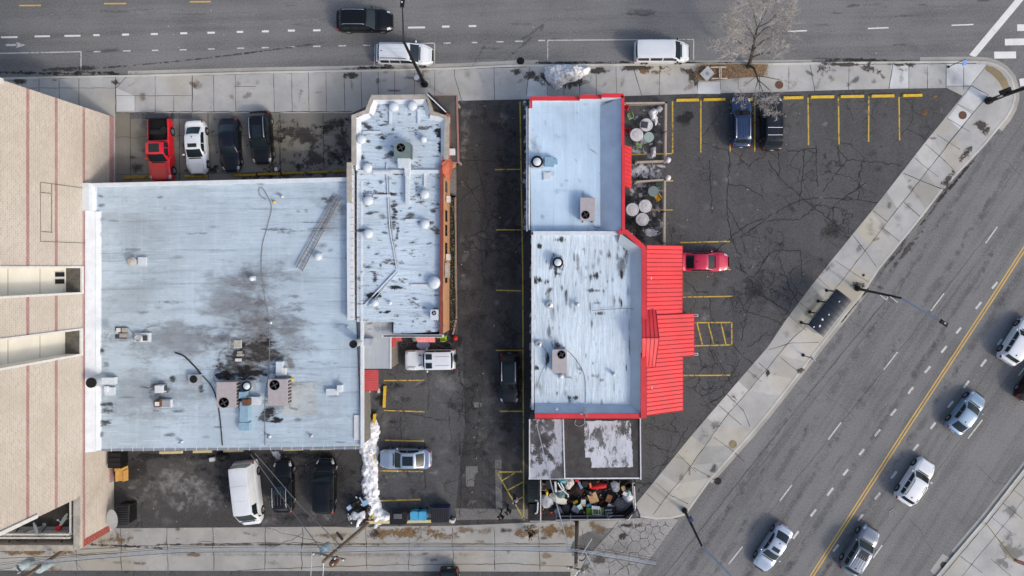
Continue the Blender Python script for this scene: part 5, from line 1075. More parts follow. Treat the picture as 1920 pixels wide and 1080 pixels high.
r = car('cargo_van','long white cargo van parked askew in the rear lot, ribbed roof','van',463,926,-83.5,'cargo',p_white,5.9,2.05,2.45,wr=.37,antenna=False)
tp, (xA,xB,xC,xD,f,r_) = r[1], r[4]
for i in range(6): v_ = -.6+.24*i; mb = MB(); mb.tube([tp(xB-.9,v_), tp(xC+.25,v_)], .02, 5); mb.build('roof_rib', p_white, r[6])
for q in (.3,.62): u = xB-q*(xB-xC); mb = MB(); mb.tube([tp(u,-.85), tp(u,-.4), tp(u,0), tp(u,.4), tp(u,.85)], .016, 5); mb.build('roof_seam', M('faint seam', S(180,184,188), .6), r[6])
car('suv','black SUV with silver rails next to the white cargo van','car',531,912,91,'suv',p_black,4.75,1.88,1.72,rails=m_chr,ribs=4,sunroof=(.06,.4,.55))
car('minivan','black minivan in the rear lot, nearest the scooters','minivan',609,911,89,'minivan',p_black,5.05,1.95,1.74,rails=None)
car('hatchback','light blue hatchback driving up the avenue, ahead of the white SUV','car',1812,774,52.5,'hatch',p_lblue,4.3,1.8,1.55)
car('suv','white SUV driving up the avenue between light blue hatchback and grey SUV','car',1717,903,57,'suv',p_white,4.55,1.86,1.68,rails=m_blk)
car('suv','grey blue SUV with ribbed roof and sunroof, low on the avenue','car',1613,1032,59,'suv',p_grey,4.75,1.92,1.74,rails=m_chr,sunroof=(.06,.42,.6),ribs=5)
car('sedan','silver sedan driving down the avenue, left of the double yellow line','car',1449,1027,237,'sedan',p_silver,4.7,1.82,1.46,sunroof=(.12,.42,.55))
car('suv','white SUV cut by the right photo edge, ahead of the hatchback','car',1911,640,57,'suv',p_white,4.55,1.86,1.66)
car('suv','dark maroon SUV mostly beyond the right photo edge','car',1943,713,57,'suv',p_maroon,4.6,1.86,1.66)
car('suv','black SUV entering the alley at the bottom photo edge','car',842,1112,-90,'suv',p_black,4.7,1.88,1.7)
# ------------------------------------------------------------------ roof equipment
m_ac = M('grey beige cabinet', S(166,160,162), .55, var=.08); m_acg = M('green grey cabinet', S(116,132,130), .5, .2, var=.12); m_fan = M('fan black', S(18,18,20), .5, var=.1)
m_gal = M('galvanised metal', S(186,192,198), .4, .45, var=.12); m_duct = M('blue sheet metal', S(140,172,192), .5, .15, var=.1); m_wvent = M('white coated vent', S(196,205,213), .45, var=.07, sc_=4)
m_cable = M('black cable', S(38,38,38), .7); m_gcable = M('grey cable', S(120,124,126), .6); m_rust = M('rusty iron', S(104,74,58), .85, var=.35, sc_=8); m_wood = M('weathered timber', S(120,108,94), .85, var=.25, sc_=5)
m_dish = M('dish white', S(200,206,206), .4, var=.06); m_yelp = M('yellow plastic', S(214,180,40), .5, var=.15); m_cbrd = M('cardboard', S(190,156,112), .85, var=.15); m_redp = M('red plastic', S(200,36,44), .45, var=.1)
m_bluep = M('blue plastic', S(76,160,200), .5, var=.12); m_greyp = M('grey plastic', S(132,136,142), .6, var=.15); m_whitep = M('white plastic', S(222,224,224), .5, var=.1); m_greenp = M('sage green plastic', S(128,156,112), .55, var=.12); m_dgreen = M('dark green metal', S(38,54,52), .55, var=.2); m_dblue = M('dark blue metal', S(44,54,92), .5, var=.15); m_bgrey = M('dark grey lid', S(62,62,68), .55, var=.15); m_poly = M('black bag', S(30,31,34), .35, var=.3, bump=.5); m_whbag = M('white bag', S(206,208,212), .45, var=.15, bump=.5); m_gbag = M('grey tarp', S(150,154,162), .6, var=.2, bump=.4); m_iron = M('black iron', S(26,27,30), .5, .3, var=.15); m_steelb = M('blue grey steel', S(118,134,162), .45, .4, var=.1)
HR = 3.52
def ac(label, x0, x1, y0, y1, fx, fy, h0, hg, mat_, fr=.42, white=False):
    ht = h0+hg; a, b = P(x0,y1,ht), P(x1,y0,ht); c = ((a[0]+b[0])/2,(a[1]+b[1])/2); sx, sy = b[0]-a[0], b[1]-a[1]
    r = thing('air_conditioner', label, 'air conditioner', (c[0],c[1],h0))
    mb = MB(); mb.box((0,0,hg/2+.05),(sx,sy,hg-.1)); cb = mb.build('cabinet', mat_, r)
    mb = MB(); mb.box((0,0,hg-.02),(sx+.05,sy+.05,.06)); mb.build('top_panel', mat_, r)
    for s_ in (-1,1): mb = MB(); mb.box((s_*(sx/2-.2),0,.03),(.1,sy+.3,.08)); mb.build('rail', m_wood, r)
    fxy = P(fx,fy,ht); F = (fxy[0]-c[0],fxy[1]-c[1])
    mb = MB(); mb.lathe([(fr,hg),(fr*1.08,hg+.05),(fr*1.12,hg+.01)], (F[0],F[1],0), 20); fg = mb.build('fan_ring', m_blk, r, 40)
    mb = MB(); mb.lathe([(.001,hg+.016),(fr,hg+.016)], (F[0],F[1],0), 20); mb.build('fan_well', m_fan, fg)
    mb = MB()
    for i in range(4): mb.box((F[0]+fr*.45*math.cos(i*1.57+.5),F[1]+fr*.45*math.sin(i*1.57+.5),hg+.03),(fr*.75,fr*.3,.015),i*1.57+.5)
    mb.lathe([(fr*.26,hg+.02),(fr*.22,hg+.06),(.001,hg+.07)], (F[0],F[1],0), 10); mb.build('fan_blades', m_gal if white else m_bgrey, fg)
    mb = MB()
    for i in range(7): mb.box((sx/2+.015,-sy*.4+sy*.8*i/6,hg*.5),(.03,sy*.07,hg*.6))
    mb.build('side_grille', m_bgrey if not white else m_gal, cb)
    mb = MB(); mb.tube([(sx/2-.1,-sy/2,.3),(sx/2-.1,-sy/2-.5,.12),(sx/2+.5,-sy/2-.6,.06)], .035, 6); mb.build('pipe', m_gcable, r)
    return r
ac('grey air conditioner with fan at its lower end, left of the fan cowl',406.5,441,717,764,420,755,HR,1.15,m_ac,.4)
ac('grey air conditioner with fan at its upper end, beside the grey patch',503,538,712,760,515,722,HR,1.15,m_ac,.4)
ac('green grey air conditioner with peeling top on the octagonal front roof',739,768,268,296,752,277,3.9,1.3,m_acg,.33)
ac('grey air conditioner with fan at bottom on the pale blue roof',1088.5,1115,371,413,1098,403,4.3,.9,m_ac,.32)
ac('grey air conditioner with fan at top on the white ribbed roof',1036,1062,656,699,1053,665,4.55,.9,m_ac,.32)
ac('small white air conditioner by the red tile coping',807.5,821,581,600,814,587,3.9,.7,m_wvent,.18,True)
t_ = thing('duct', 'white duct stepping down from the green grey air conditioner', 'duct', (*P(757,310,4.2),3.88)); X, Y = P(757,310,4.2)
for nm, q, hgt in [('plenum',[(745,296),(768,296),(766,314),(746,314)],1.0),('duct_section',[(758,314),(768,314),(767,330),(759,330)],.75),('duct_run',[(760,330),(767,330),(767,382),(760,382)],.45)]:
    mb = MB(); mb.prism([(a-X,b-Y) for a,b in [P(x,y,3.9+hgt) for x,y in q]], 0, hgt); mb.build(nm, m_wvent, t_)
def dome(label, px, py, r, h0=3.88, st=0):
    t = thing('roof_vent', label, 'roof vent', (*P(px,py,h0+.4),h0), 0, 'white dome vents on the roofs')
    mb = MB(); mb.box((0,0,.03),(r*1.7,r*1.7,.06)); mb.lathe([(r*.62,.06),(r*.6,.34)], n=16); mb.build('curb', m_wvent, t, 40)
    mb = MB(); mb.lathe([(r*.95,.28),(r,.34),(r*.97,.42),(r*.85,.52),(r*.6,.6),(r*.3,.64),(.001,.65)], n=24)
    if st: mb.lathe([(r*.5,.6),(r*.5,.68),(r*.25,.69),(r*.25,.75),(.001,.76)], n=16)
    mb.build('cap', m_wvent, t, 40); return t
for l, x, y, r, st in [('white dome vent at the front parapet, left one of the pair',738,200,.43,0),('white dome vent at the front parapet, right one of the pair',773,198,.43,0),('white dome vent on the left edge above the roof curb, upper one',677,261,.43,0),('stepped white vent right of the green grey air conditioner',794,261,.3,1),('white dome vent just above the roof curb near the end pier',689,314,.43,0),('white dome vent right of the white duct',796,364,.43,0),('white dome vent left of the duct, nearest below the curb',690,376,.43,0),('white dome vent at mid roof on the right, beside a low duct',796,420,.43,0),('white dome vent at mid roof on the left',690,438,.43,0),('largest white dome vent, touching the red tile coping',814,530,.56,1),('small dome vent in the corner by the crossing pipes',702,568,.34,1)]: dome(l,x,y,r,3.88,st)
for l, x, y, r in [('tiny white vent on the broad roof at its centre',472,522,.24),('white mushroom vent beside the foot of the ladder',596,481,.36),('white dome vent in the south west corner of the ribbed roof',1043,768,.22),('small white vent below the air conditioner on the ribbed roof',1052,706,.22),('small white vent on the open middle of the ribbed roof',1151,702,.16),('small white vent right of the ringed pipe on the ribbed roof',1083,571,.18)]: dome(l,x,y,r,HR if x < 640 else 4.52,0)
def fan(label, px, py, r, h0, hg, base=None):
    t = thing('exhaust_fan', label, 'exhaust fan', (*P(px,py,h0+hg),h0))
    mb = MB(); mb.box((0,0,hg*.3),(r*1.9,r*1.9,hg*.6)); mb.build('curb', m_gal, t)
    mb = MB(); mb.lathe([(r*.9,hg*.55),(r*1.02,hg*.7),(r*1.04,hg),(r*.93,hg),(r*.86,hg*.8),(.001,hg*.8)], n=24, mats=[1,1,0,0,0]); mb.build('cowl', [m_iron,m_gal], t, 40)
    mb = MB(); mb.lathe([(r*.72,hg*.86),(r*.68,hg*.98),(r*.4,hg*1.08),(.001,hg*1.1)], n=20); mb.build('cap', m_wvent, t, 40)
    return t
fan('black ringed exhaust fan between two grey air conditioners',462,724,.43,HR,1.0); fan('black ringed exhaust fan on the west edge of the pale blue roof',1007,303,.5,4.3,.9); fan('black ringed exhaust fan ringed by grease stains on the ribbed roof',1046,492,.45,4.52,.8)
def stack(label, bx, by, r, h0, hg, m1, hollow=True):
    t = thing('chimney_stack', label, 'chimney', (*P(bx,by,h0),h0)); mb = MB(); mb.lathe([(r*1.5,0),(r*1.25,.12),(r,.3),(r,hg),(r*.85,hg),(r*.82,hg-.6),(.001,hg-.6)], n=24, mats=[0,0,0,0,1,1]); mb.build('flue', [m1, m_fan], t, 40)
    mb = MB(); mb.lathe([(r*1.01,hg-.12),(r*1.06,hg-.1),(r*1.06,hg+.02),(r*.98,hg+.025),(r*.84,hg+.01)], n=24); mb.build('rim', m_iron, t, 40)
    mb = MB(); mb.box((.9 if bx < 300 else .6,0,.25),(1.1,.6,.5)); mb.build('base_duct', m_wvent if bx < 300 else m_gal, t); return t
stack('round black rimmed chimney on the white strip by the tall brick wall',190,713,.42,HR,1.35,m_gal); stack('tall round chimney by the grey annex roof',677,640,.32,3.2,2.3,m_gal)
def pipe(label, px, py, r, h0, hg, mt): t = MB(); t.lathe([(r*1.9,0),(r*1.3,.08),(r,.1),(r,hg),(r*.7,hg),(r*.65,hg-.15),(.001,hg-.15)], (0,0,0), 12); o = t.build('vent_pipe', mt, None, 40, (*P(px,py,h0+hg/2),h0)); return tag(o, label, 'vent pipe')
for l,x,y,r,h0 in [('small white vent pipe right of the ladder on the broad roof',649,485,.09,HR),('tiny vent pipe at the upper end of the long cable',527,368,.09,HR),('tiny vent pipe on the cable near the middle of the broad roof',505,605,.1,HR),('tiny vent pipe near the tall chimney on the broad roof',650,613,.08,HR),('tiny vent pipe by the south gutter, left of three',338,829,.09,HR),('tiny vent pipe by the south gutter, middle of three',503,819,.1,HR),('tiny vent pipe by the south gutter, right of three',582,818,.09,HR),('ringed grey pipe on the ribbed roof left part',1029,571,.2,4.52),('dark ringed pipe near the west gutter of the ribbed roof',1009,644,.2,4.52),('white pipe near the crossing pipes',730,568,.1,3.88)]: pipe(l,x,y,r,h0,.4,m_gal if 'white' not in l else m_wvent)
# turbine vent
t = thing('turbine_vent', 'round ribbed grey vent with white plinth on the west side of the broad roof', 'roof vent', (*P(244,490,4.2),HR))
mb = MB(); mb.lathe([(.3,0),(.3,.4)], n=16); mb.build('neck', m_gal, t, 40); mb = MB(); mb.lathe([(.3,.38),(.44,.45),(.42,.55),(.3,.6),(.31,.66),(.2,.7),(.2,.76),(.001,.78)], n=24); mb.build('cap', M('dull vent metal', S(176,174,172), .5, .2), t, 30)
mb = MB(); mb.box((.75,0,.12),(.7,.75,.24)); mb.build('plinth', m_wvent, t)
def dish(label, px, py, rx, h0, yaw, mount=True, tilt=60, hh_=.9):
    t = thing('satellite_dish', label, 'satellite dish', (*P(px,py,h0+hh_),h0)); mt = Matrix.Translation((0,0,hh_)) @ Matrix.Rotation(R(yaw),4,'Z') @ Matrix.Rotation(R(tilt),4,'Y')
    mb = MB(); n = 24; prof = [(0,.0),(.35,.015),(.7,.06),(1,.13)]
    for side_, o_ in ((0,0.0),(1,-.02)):
        mb.lathe([(max(r_,.001)*rx, z_*rx*1.2+o_) for r_, z_ in prof], n=n, mt=mt)
    mb.build('reflector', m_dish, t, 50)
    mb = MB(); mb.tube([mt@Vector((-rx*.9,0,.1)), mt@Vector((-rx*.5,0,rx*.9))], .02, 6); mb.box(mt@Vector((-rx*.45,0,rx*.95)),(.1,.1,.12)); mb.build('feed_arm', m_gal, t)
    mb = MB(); mb.tube([(0,0,0),(0,0,hh_*.6),mt@Vector((0,0,-.03))], .03, 6); mb.box((0,0,.03),(.3,.3,.06)); mb.build('mast', m_gal, t)
    return t
dish('white satellite dish with block tray, west part of the broad roof',207,625,.5,HR,160); dish('cream satellite dish above the black tar stains',431,646,.5,HR,170)
dish('tilted white satellite dish over the south red parapet',1098,772,.5,5.0,200,tilt=75,hh_=.7); dish('white satellite dish on the terrace in front of the lattice rail',69,991,.62,3.6,195,tilt=40); dish('white satellite dish on the terrace beside the red bucket',121,975,.55,3.6,140,tilt=55,hh_=1.2)
def blocks(name, label, cat, cells, h0, mats_, extra=None):
    xs = [q[0] for q in cells]; ys = [q[1] for q in cells]; X, Y = P(sum(xs)/len(xs), sum(ys)/len(ys), h0+.15); t = thing(name, label, cat, (X,Y,h0))
    for (x,y,wx_,wy_,hz_,nm,mt) in cells: a, b = P(x,y,h0+hz_); mb = MB(); mb.box((a-X,b-Y,hz_/2),(wx_/20,wy_/20,hz_)); mb.build(nm, mt, t)
    return t
m_block = M('concrete block', S(160,156,148), .9, var=.2)
blocks('dish_mount', 'steel tray with concrete blocks right of the western satellite dish', 'dish mount', [(227,624,21,21,.05,'tray',m_bgrey),(221,619,6,7,.22,'block',m_trim),(233,619,9,8,.2,'block',m_block),(231,629,14,7,.2,'block',m_block)], HR, None)
blocks('dish_mount', 'steel tray of white blocks below the cream satellite dish', 'dish mount', [(449,667,21,19,.05,'tray',m_bgrey),(446,675,10,5,.24,'block',m_trim),(450,666,12,4,.2,'block',m_block),(449,661,8,4,.2,'block',m_block)], HR, None)
blocks('access_hatch', 'pale square board beside the cream satellite dish', 'hatch', [(445.5,645,13,14,.12,'board',m_dish),(445.5,645,11,12,.15,'panel',m_cop)], HR, None)
blocks('hvac_hood', 'white exhaust hood pair with round opening, right of the western dish', 'exhaust hood', [(266,633,26,16,.35,'curb',m_wvent),(271,634,7,9,.5,'louvre',m_bgrey)], HR, None)
X, Y = P(259,634,4.1); mb = MB(); mb.lathe([(.36,0),(.36,.55),(.28,.6),(.26,.5),(.001,.5)], n=20); tag(mb.build('round_hood', m_gal, None, 40, (X,Y,HR)), 'round galvanised hood with open top on the white curb by the western dish', 'exhaust hood')
blocks('fan_box', 'square grey fan box where the black hose ends', 'fan', [(364,712,21,18,.45,'cabinet',m_gal)], HR, None)
X, Y = P(363,711,4.0); mb = MB(); mb.lathe([(.001,.0),(.3,.0),(.34,.05),(.3,.06)], n=20); tag(mb.build('fan_grille', m_fan, None, 40, (X,Y,HR+.46)), 'round black grille on the square grey fan box', 'fan grille')
blocks('exhaust_hood', 'square white exhaust hood with round cap, upper of two left of the grille box', 'exhaust hood', [(297,730,13,13,.7,'hood',m_wvent),(304,728,8,10,.4,'neck',m_bgrey)], HR, None)
blocks('exhaust_hood', 'dark square flue with white dome, lower one left of the skylight slab', 'exhaust hood', [(294,757.5,11.5,11.5,.7,'flue',m_rust),(294,757.5,7,7,.78,'cap',m_trim)], HR, None)
blocks('skylight', 'pale sloping skylight slab beside the dark square flue', 'skylight', [(310,757,20,14,.3,'curb',m_wvent),(309,757,16,12,.42,'panel',m_gray)], HR, None)
blocks('square_flue', 'rusty square flue standing on the blue duct', 'flue', [(460,755,11,11,1.1,'flue',m_rust),(475,752,20,14,.5,'base_duct',m_wvent)], HR, None)
blocks('metal_duct', 'light blue sheet metal duct below the black ringed fan', 'duct', [(454,741,12,11,.85,'elbow',m_duct),(457,772,14,36,.7,'duct_run',m_duct),(457,800,18,14,.5,'outlet',m_duct)], HR, None)
blocks('vent_box', 'white twin vent box above the right grey air conditioner', 'vent box', [(523,691,11,24,.5,'box',m_wvent),(532,697,5,13,.4,'box',m_trim)], HR, None)
blocks('corner_box', 'white L shaped curb with a leaning rod near the east edge', 'roof curb', [(622,735,20,11,.35,'curb',m_wvent),(636,729,8,12,.55,'upstand',m_par)], HR, None)
mb = MB(); mb.tube([P3(636,702,5.0),P3(629,730,3.6)], .025, 6); tag(mb.build('antenna_rod', m_gcable), 'thin grey rod leaning on the white L shaped curb', 'antenna')
blocks('duct_box', 'pale blue duct box right of the west fan on the pale blue roof', 'duct', [(1030,303,16,16,.55,'box',m_duct),(1042,303,6,9,.3,'outlet',m_duct)], 4.3, None)
blocks('roof_hatch', 'flat white hatch below the west fan on the pale blue roof', 'hatch', [(1026,330,14,14,.1,'curb',m_par),(1026,330,11,11,.14,'lid',m_wvent)], 4.3, None)
blocks('flashing_box', 'crumpled white flashing box right of the black rimmed chimney', 'flashing', [(205,734,17,14,.25,'box',m_wvent),(198,730,6,10,.4,'flap',m_par)], HR, None)
for l, x, y, r in [('yellow cap on the broad roof near the cable loop',515,379,.12),('yellow plastic jug beside the right grey air conditioner',547,711,.17)]:
    mb = MB(); mb.lathe([(r,0),(r*1.05,.15),(r*.6,.25),(r*.4,.3),(.001,.3)], n=12); tag(mb.build('pipe_cover' if r < .15 else 'plastic_jug', m_yelp, None, 40, (*P(x,y,HR),HR)), l, 'cap')
def cable(label, pts, h, r, mt, cat='cable'):
    q = [Vector((*P(x,y,h), h)) for x,y in pts]; out = []
    for i in range(len(q)-1):
        p0, p1, p2, p3 = q[max(i-1,0)], q[i], q[i+1], q[min(i+2,len(q)-1)]
        for k in range(6):
            t = k/6; out.append(.5*((2*p1)+(p2-p0)*t+(2*p0-5*p1+4*p2-p3)*t*t+(3*p1-p0-3*p2+p3)*t**3))
    out.append(q[-1]); mb = MB(); mb.tube(out, r, 6); return tag(mb.build('cable', mt, None, 60), label, cat)
cable('long thin grey cable snaking down the middle of the broad roof',[(498,374),(487,365),(486,353),(493,354),(505,375),(509,392),(500,430),(492,460),(490,500),(494,540),(500,575),(505,605),(505,680),(504,700),(497,745),(497,835)],HR+.03,.028,m_gcable)
cable('thick black hose between white flashing and the square fan box',[(328,661),(345,668),(360,682),(372,695),(378,703)],HR+.06,.06,m_cable); cable('black cable running south from the fan box past the left air conditioner',[(378,703),(395,722),(405,745),(412,780),(417,835)],HR+.04,.045,m_cable)
cable('thin cable from the cream dish to the air conditioner',[(425,652),(412,663),(410,685),(402,700),(401,715)],HR+.03,.02,m_gcable); cable('looped thin wire on the western exhaust hoods',[(240,614),(255,630),(270,620),(280,613),(297,611)],HR+.05,.02,m_gcable)
cable('pair of white conduits down the middle of the octagonal front roof',[(725,305),(725,330),(728,380),(731,430),(738,470),(744,505)],3.95,.05,m_wvent); cable('second white conduit beside the pair down the narrow roof',[(729,330),(731,380),(735,430),(741,470),(746,505)],3.95,.035,m_gal)
cable('white pipe running diagonally to the party parapet, left one',[(743,508),(683,572)],3.97,.06,m_wvent); cable('white pipe running diagonally to the party parapet, right one',[(746,510),(690,575)],3.97,.045,m_gal)
cable('thin black cable from ribbed roof air conditioner to the south',[(1063,657),(1075,668),(1090,690),(1097,712),(1098,755)],4.56,.018,m_cable); cable('thin black wire across the ribbed roof to the east slope',[(1110,582),(1140,580),(1175,578),(1196,578),(1196,545)],4.7,.02,m_cable); cable('thin black wire along the west side of the ribbed roof',[(1015,645),(1027,665),(1026,675),(1015,700),(1007,725)],4.56,.015,m_cable)
cable('ring of white cable hanging on the black tar roof edge',[(1080,786),(1078,795),(1086,799),(1095,795),(1096,784)],3.6,.02,m_gal)
# ladder
A0, A1, B0, B1 = [Vector((*P(x,y,3.75),3.75)) for x,y in [(631,364),(555,502),(640,369),(566,509)]]
t = thing('ladder', 'long extension ladder with grey brown rails lying on the broad white roof', 'ladder', tuple((A0+B1)/2)); O = (A0+B1)/2; m_lad = M('ladder rail', S(136,122,116), .5, .3)
for a, b in ((A0,A1),(B0,B1)):
    mb = MB(); d = b-a; c = (a+b)/2-O; mb.box(tuple(c),(d.length,.06,.1),math.atan2(d.y,d.x)); mb.build('rail', m_lad, t)
for i in range(23):
    q = (i+.5)/23; mb = MB(); mb.tube([A0.lerp(A1,q)-O, B0.lerp(B1,q)-O], .022, 6); mb.build('rung', m_lad, t)

# ------------------------------------------------------------------ street furniture
def lamp(label, base, knee, head, hk, hh_, col1, col2, r0=.13, mid=None):
    B = Vector(P3(*base,0)); K = Vector(P3(*knee,hk)); H = Vector(P3(*head,hh_)); t = thing('street_lamp', label, 'street lamp', tuple(B)); 
    B0_ = B+Vector((0,0,.12))
    mb = MB(); mb.tube([B0_-B, K-B], [r0,r0*.62], 12); mb.lathe([(r0*1.9,0),(r0*1.9,.25),(r0*1.1,.5)], (0,0,.1), 12); po = mb.build('pole', col1, t, 40)
    mb = MB(); pts = [K-B]+[(Vector(P3(*m_[:2],m_[2]))-B) for m_ in (mid or [])]+[H-B]; mb.tube(pts, [.075]*(len(pts)-1)+[.05], 10); mb.build('arm', col2, t, 40)
    d = (pts[-1]-pts[-2]).normalized(); rz = math.atan2(d.y,d.x); mb = MB(); mb.box(tuple(H-B+d*.3),(.75,.34,.16),rz,0,.75); hd = mb.build('lamp_head', m_iron, t); mb = MB(); mb.lathe([(.06,.0),(.06,.07),(.001,.09)], tuple(H-B+d*.3+Vector((0,0,.08))), 10); mb.build('photocell', m_trim, hd)
    return t, B
lamp('black street lamp arching over the white minivan from the pavement',(797,159),(757,78),(754.5,12),8.6,10,m_iron,m_iron,.17)
t, B = lamp('street lamp with signal brackets by the bus shelter, arm over the avenue',(1606,541),(1690,559),(1764,602),8.8,9.6,m_iron,m_steelb,.14)
for a, b in [((1650,553),(1663,563)),((1669,556),(1683,567))]: mb = MB(); mb.tube([Vector(P3(*a,7.4))-B, Vector(P3(*b,7.4))-B], .03, 6); mb.build('bracket', m_trim, t)
mb = MB(); mb.tube([Vector(P3(1664,556,7.5))-B, Vector(P3(1663,562,7.3))-B], .04, 6); mb.build('sign_arm', m_gal, t)
t, B = lamp('street lamp with blue banner band at the alley corner, arm over the avenue',(1283,956),(1316,1024),(1395,1104),8.2,9.3,m_iron,m_steelb,.14)
mb = MB(); mb.box(tuple(Vector(P3(1295,974,3.2))-B),(.4,.3,.5),.6); mb.build('band', m_dblue, t)
# signal mast
B = Vector(P3(1851,190,0)); t = thing('traffic_signal_mast', 'black traffic signal mast on the street corner, leaning out of the right edge', 'traffic signal', tuple(B))
T = Vector(P3(1935,160,6.6)); mb = MB(); mb.lathe([(.34,.1),(.34,.45),(.2,.6)], n=14); mb.tube([Vector((0,0,.12)), T-B], [.2,.15], 12); mb.build('pole', m_iron, t, 40)
for (px,py,h,d) in [(1868,184,1.3,(.45,.4,.7)),(1885,171,3.0,(.55,.45,.9))]: mb = MB(); mb.box(tuple(Vector(P3(px,py,h))-B),d,.35); mb.build('signal_cabinet', m_iron, t)
mb = MB(); mb.box(tuple(Vector(P3(1878,180,2.6))-B+Vector((0,.0,0))),(.55,.12,.45),.35); mb.build('notice', m_gal, t)
E = T+Vector((-9.0,4.6,.6)); mb = MB(); mb.tube([T-B, (T+E)/2-B+Vector((0,0,.5)), E-B], [.09,.07,.05], 8); 
mb2 = MB(); mb2.tube([T-B, T-B+Vector((1.6,.6,2.5))], [.15,.13], 10); mb2.build('upper_pole', m_iron, t, 40)
# street sign with blue blade
B = Vector(P3(1778,125.5,.12)); T = Vector(P3(1810,111,3.0)); t = thing('street_sign', 'slim black sign post with blue sign blade near the street corner', 'sign', tuple(B))
mb = MB(); mb.lathe([(.12,0),(.12,.08),(.04,.12)], n=10); mb.tube([(0,0,.1), T-B], .035, 8); mb.build('post', m_iron, t, 40)
mb = MB(); c = Vector(P3(1808.5,117.5,2.7))-B; mb.box(tuple(c),(.34,.5,.05),.1,rx=.5); sgn = mb.build('sign_blade', M('sign blue', S(86,128,200), .5), t); mb = MB(); mb.box(tuple(c+Vector((.0,.06,.045))),(.2,.1,.02),.1,rx=.5); mb.build('sign_stripe', m_trim, sgn)
B = Vector(P3(1506,666,.12)); T = Vector(P3(1526,673,2.7)); t = thing('bus_stop_sign', 'dark bus stop post at the kerb south of the shelter', 'sign', tuple(B)); mb = MB(); mb.lathe([(.16,0),(.16,.06),(.05,.1)], n=10); mb.tube([(0,0,.1),T-B], .04, 8); mb.build('post', m_iron, t, 40); mb = MB(); mb.box(tuple(T-B+Vector((0,0,-.3))),(.5,.05,.6),-.9); mb.build('sign_panel', m_gal, t)
# bus shelter
hs = 2.55; q4 = [Vector((*P(x,y,hs),0)) for x,y in [(1567,541.5),(1597.5,564),(1542,632.5),(1515,608)]]; c = sum(q4, Vector())/4; ln = (q4[0]-q4[3]+q4[1]-q4[2])/2; wd = (q4[1]-q4[0]+q4[2]-q4[3])/2
L, W_ = ln.length, wd.length; ang = math.atan2(ln.y, ln.x); t = thing('bus_shelter', 'black bus shelter with curved ribbed roof and glass walls on the diagonal pavement', 'bus shelter', (c.x,c.y,.12), ang)
m_shr = M('shelter roof', S(44,50,60), .28, .35, var=.1); mb = MB(); N = 10; vs = []
for i in range(N+1):
    y = -W_/2+W_*i/N; z_ = hs-.06+.13*(1-(2*i/N-1)**2); vs += [(-L/2,y,z_),(L/2,y,z_),(-L/2,y,z_-.06),(L/2,y,z_-.06)]
fs = []
for i in range(N): a, b = 4*i, 4*i+4; fs += [(a,a+1,b+1,b),(a+2,b+2,b+3,a+3),(a,b,b+2,a+2),(a+1,a+3,b+3,b+1)]
fs += [(0,2,3,1),(4*N,4*N+1,4*N+3,4*N+2)]; mb.add(vs, fs); rf = mb.build('roof', m_shr, t, 40)
for k in range(8): x = -L/2+L*(k+.5)/8; mb = MB(); mb.tube([(x,vs[4*i][1],vs[4*i][2]+.004) for i in range(N+1)], .018, 5); mb.build('roof_rib', m_iron, rf)
for k in range(5):
    rr2 = random.Random(k); mb = MB(); x, i = [(-.9,6),(-1.5,5),(-.2,5),(1.3,5),(-1.9,7)][k]; y = vs[4*i][1]; mb.prism([(a,b) for a,b in blob((x,y),.07+.04*(k<2),.06+.03*(k<2),10,k)], vs[4*i][2]-.02, vs[4*i][2]+.02); mb.build('bird_dropping', m_whitep, rf)
m_sglass = NT('shelter glass'); m_sglass.b.inputs['Transmission Weight'].default_value = .85; m_sglass.b.inputs['Alpha'].default_value = .35; m_sglass = m_sglass.fin(S(170,188,184), .1, 0, .5)
yb_ = W_/2-.22
for k in range(4): x = -L/2+.15+(L-.3)*k/3; mb = MB(); mb.box((x,yb_,hs/2-.1),(.09,.09,hs-.2)); mb.lathe([(.16,0),(.16,.05),(.06,.07)], (x,yb_,0), 10); mb.build('post', m_iron, t)
for k in range(3): x = -L/2+.15+(L-.3)*(k+.5)/3; mb = MB(); mb.box((x,yb_,1.25),((L-.3)/3-.14,.02,1.9)); mb.build('glass_panel', m_sglass, t)
for s_ in (-1,): mb = MB(); mb.box((s_*(L/2-.12),0,1.2),(.05,W_*.7,1.9)); mb.build('end_panel', m_gal, t)
mb = MB(); mb.box((.0,yb_-.45,.45),(L*.55,.38,.06)); 
for q in (-.9,.9): mb.box((q,yb_-.45,.22),(.06,.3,.42))
mb.build('bench', m_iron, t)
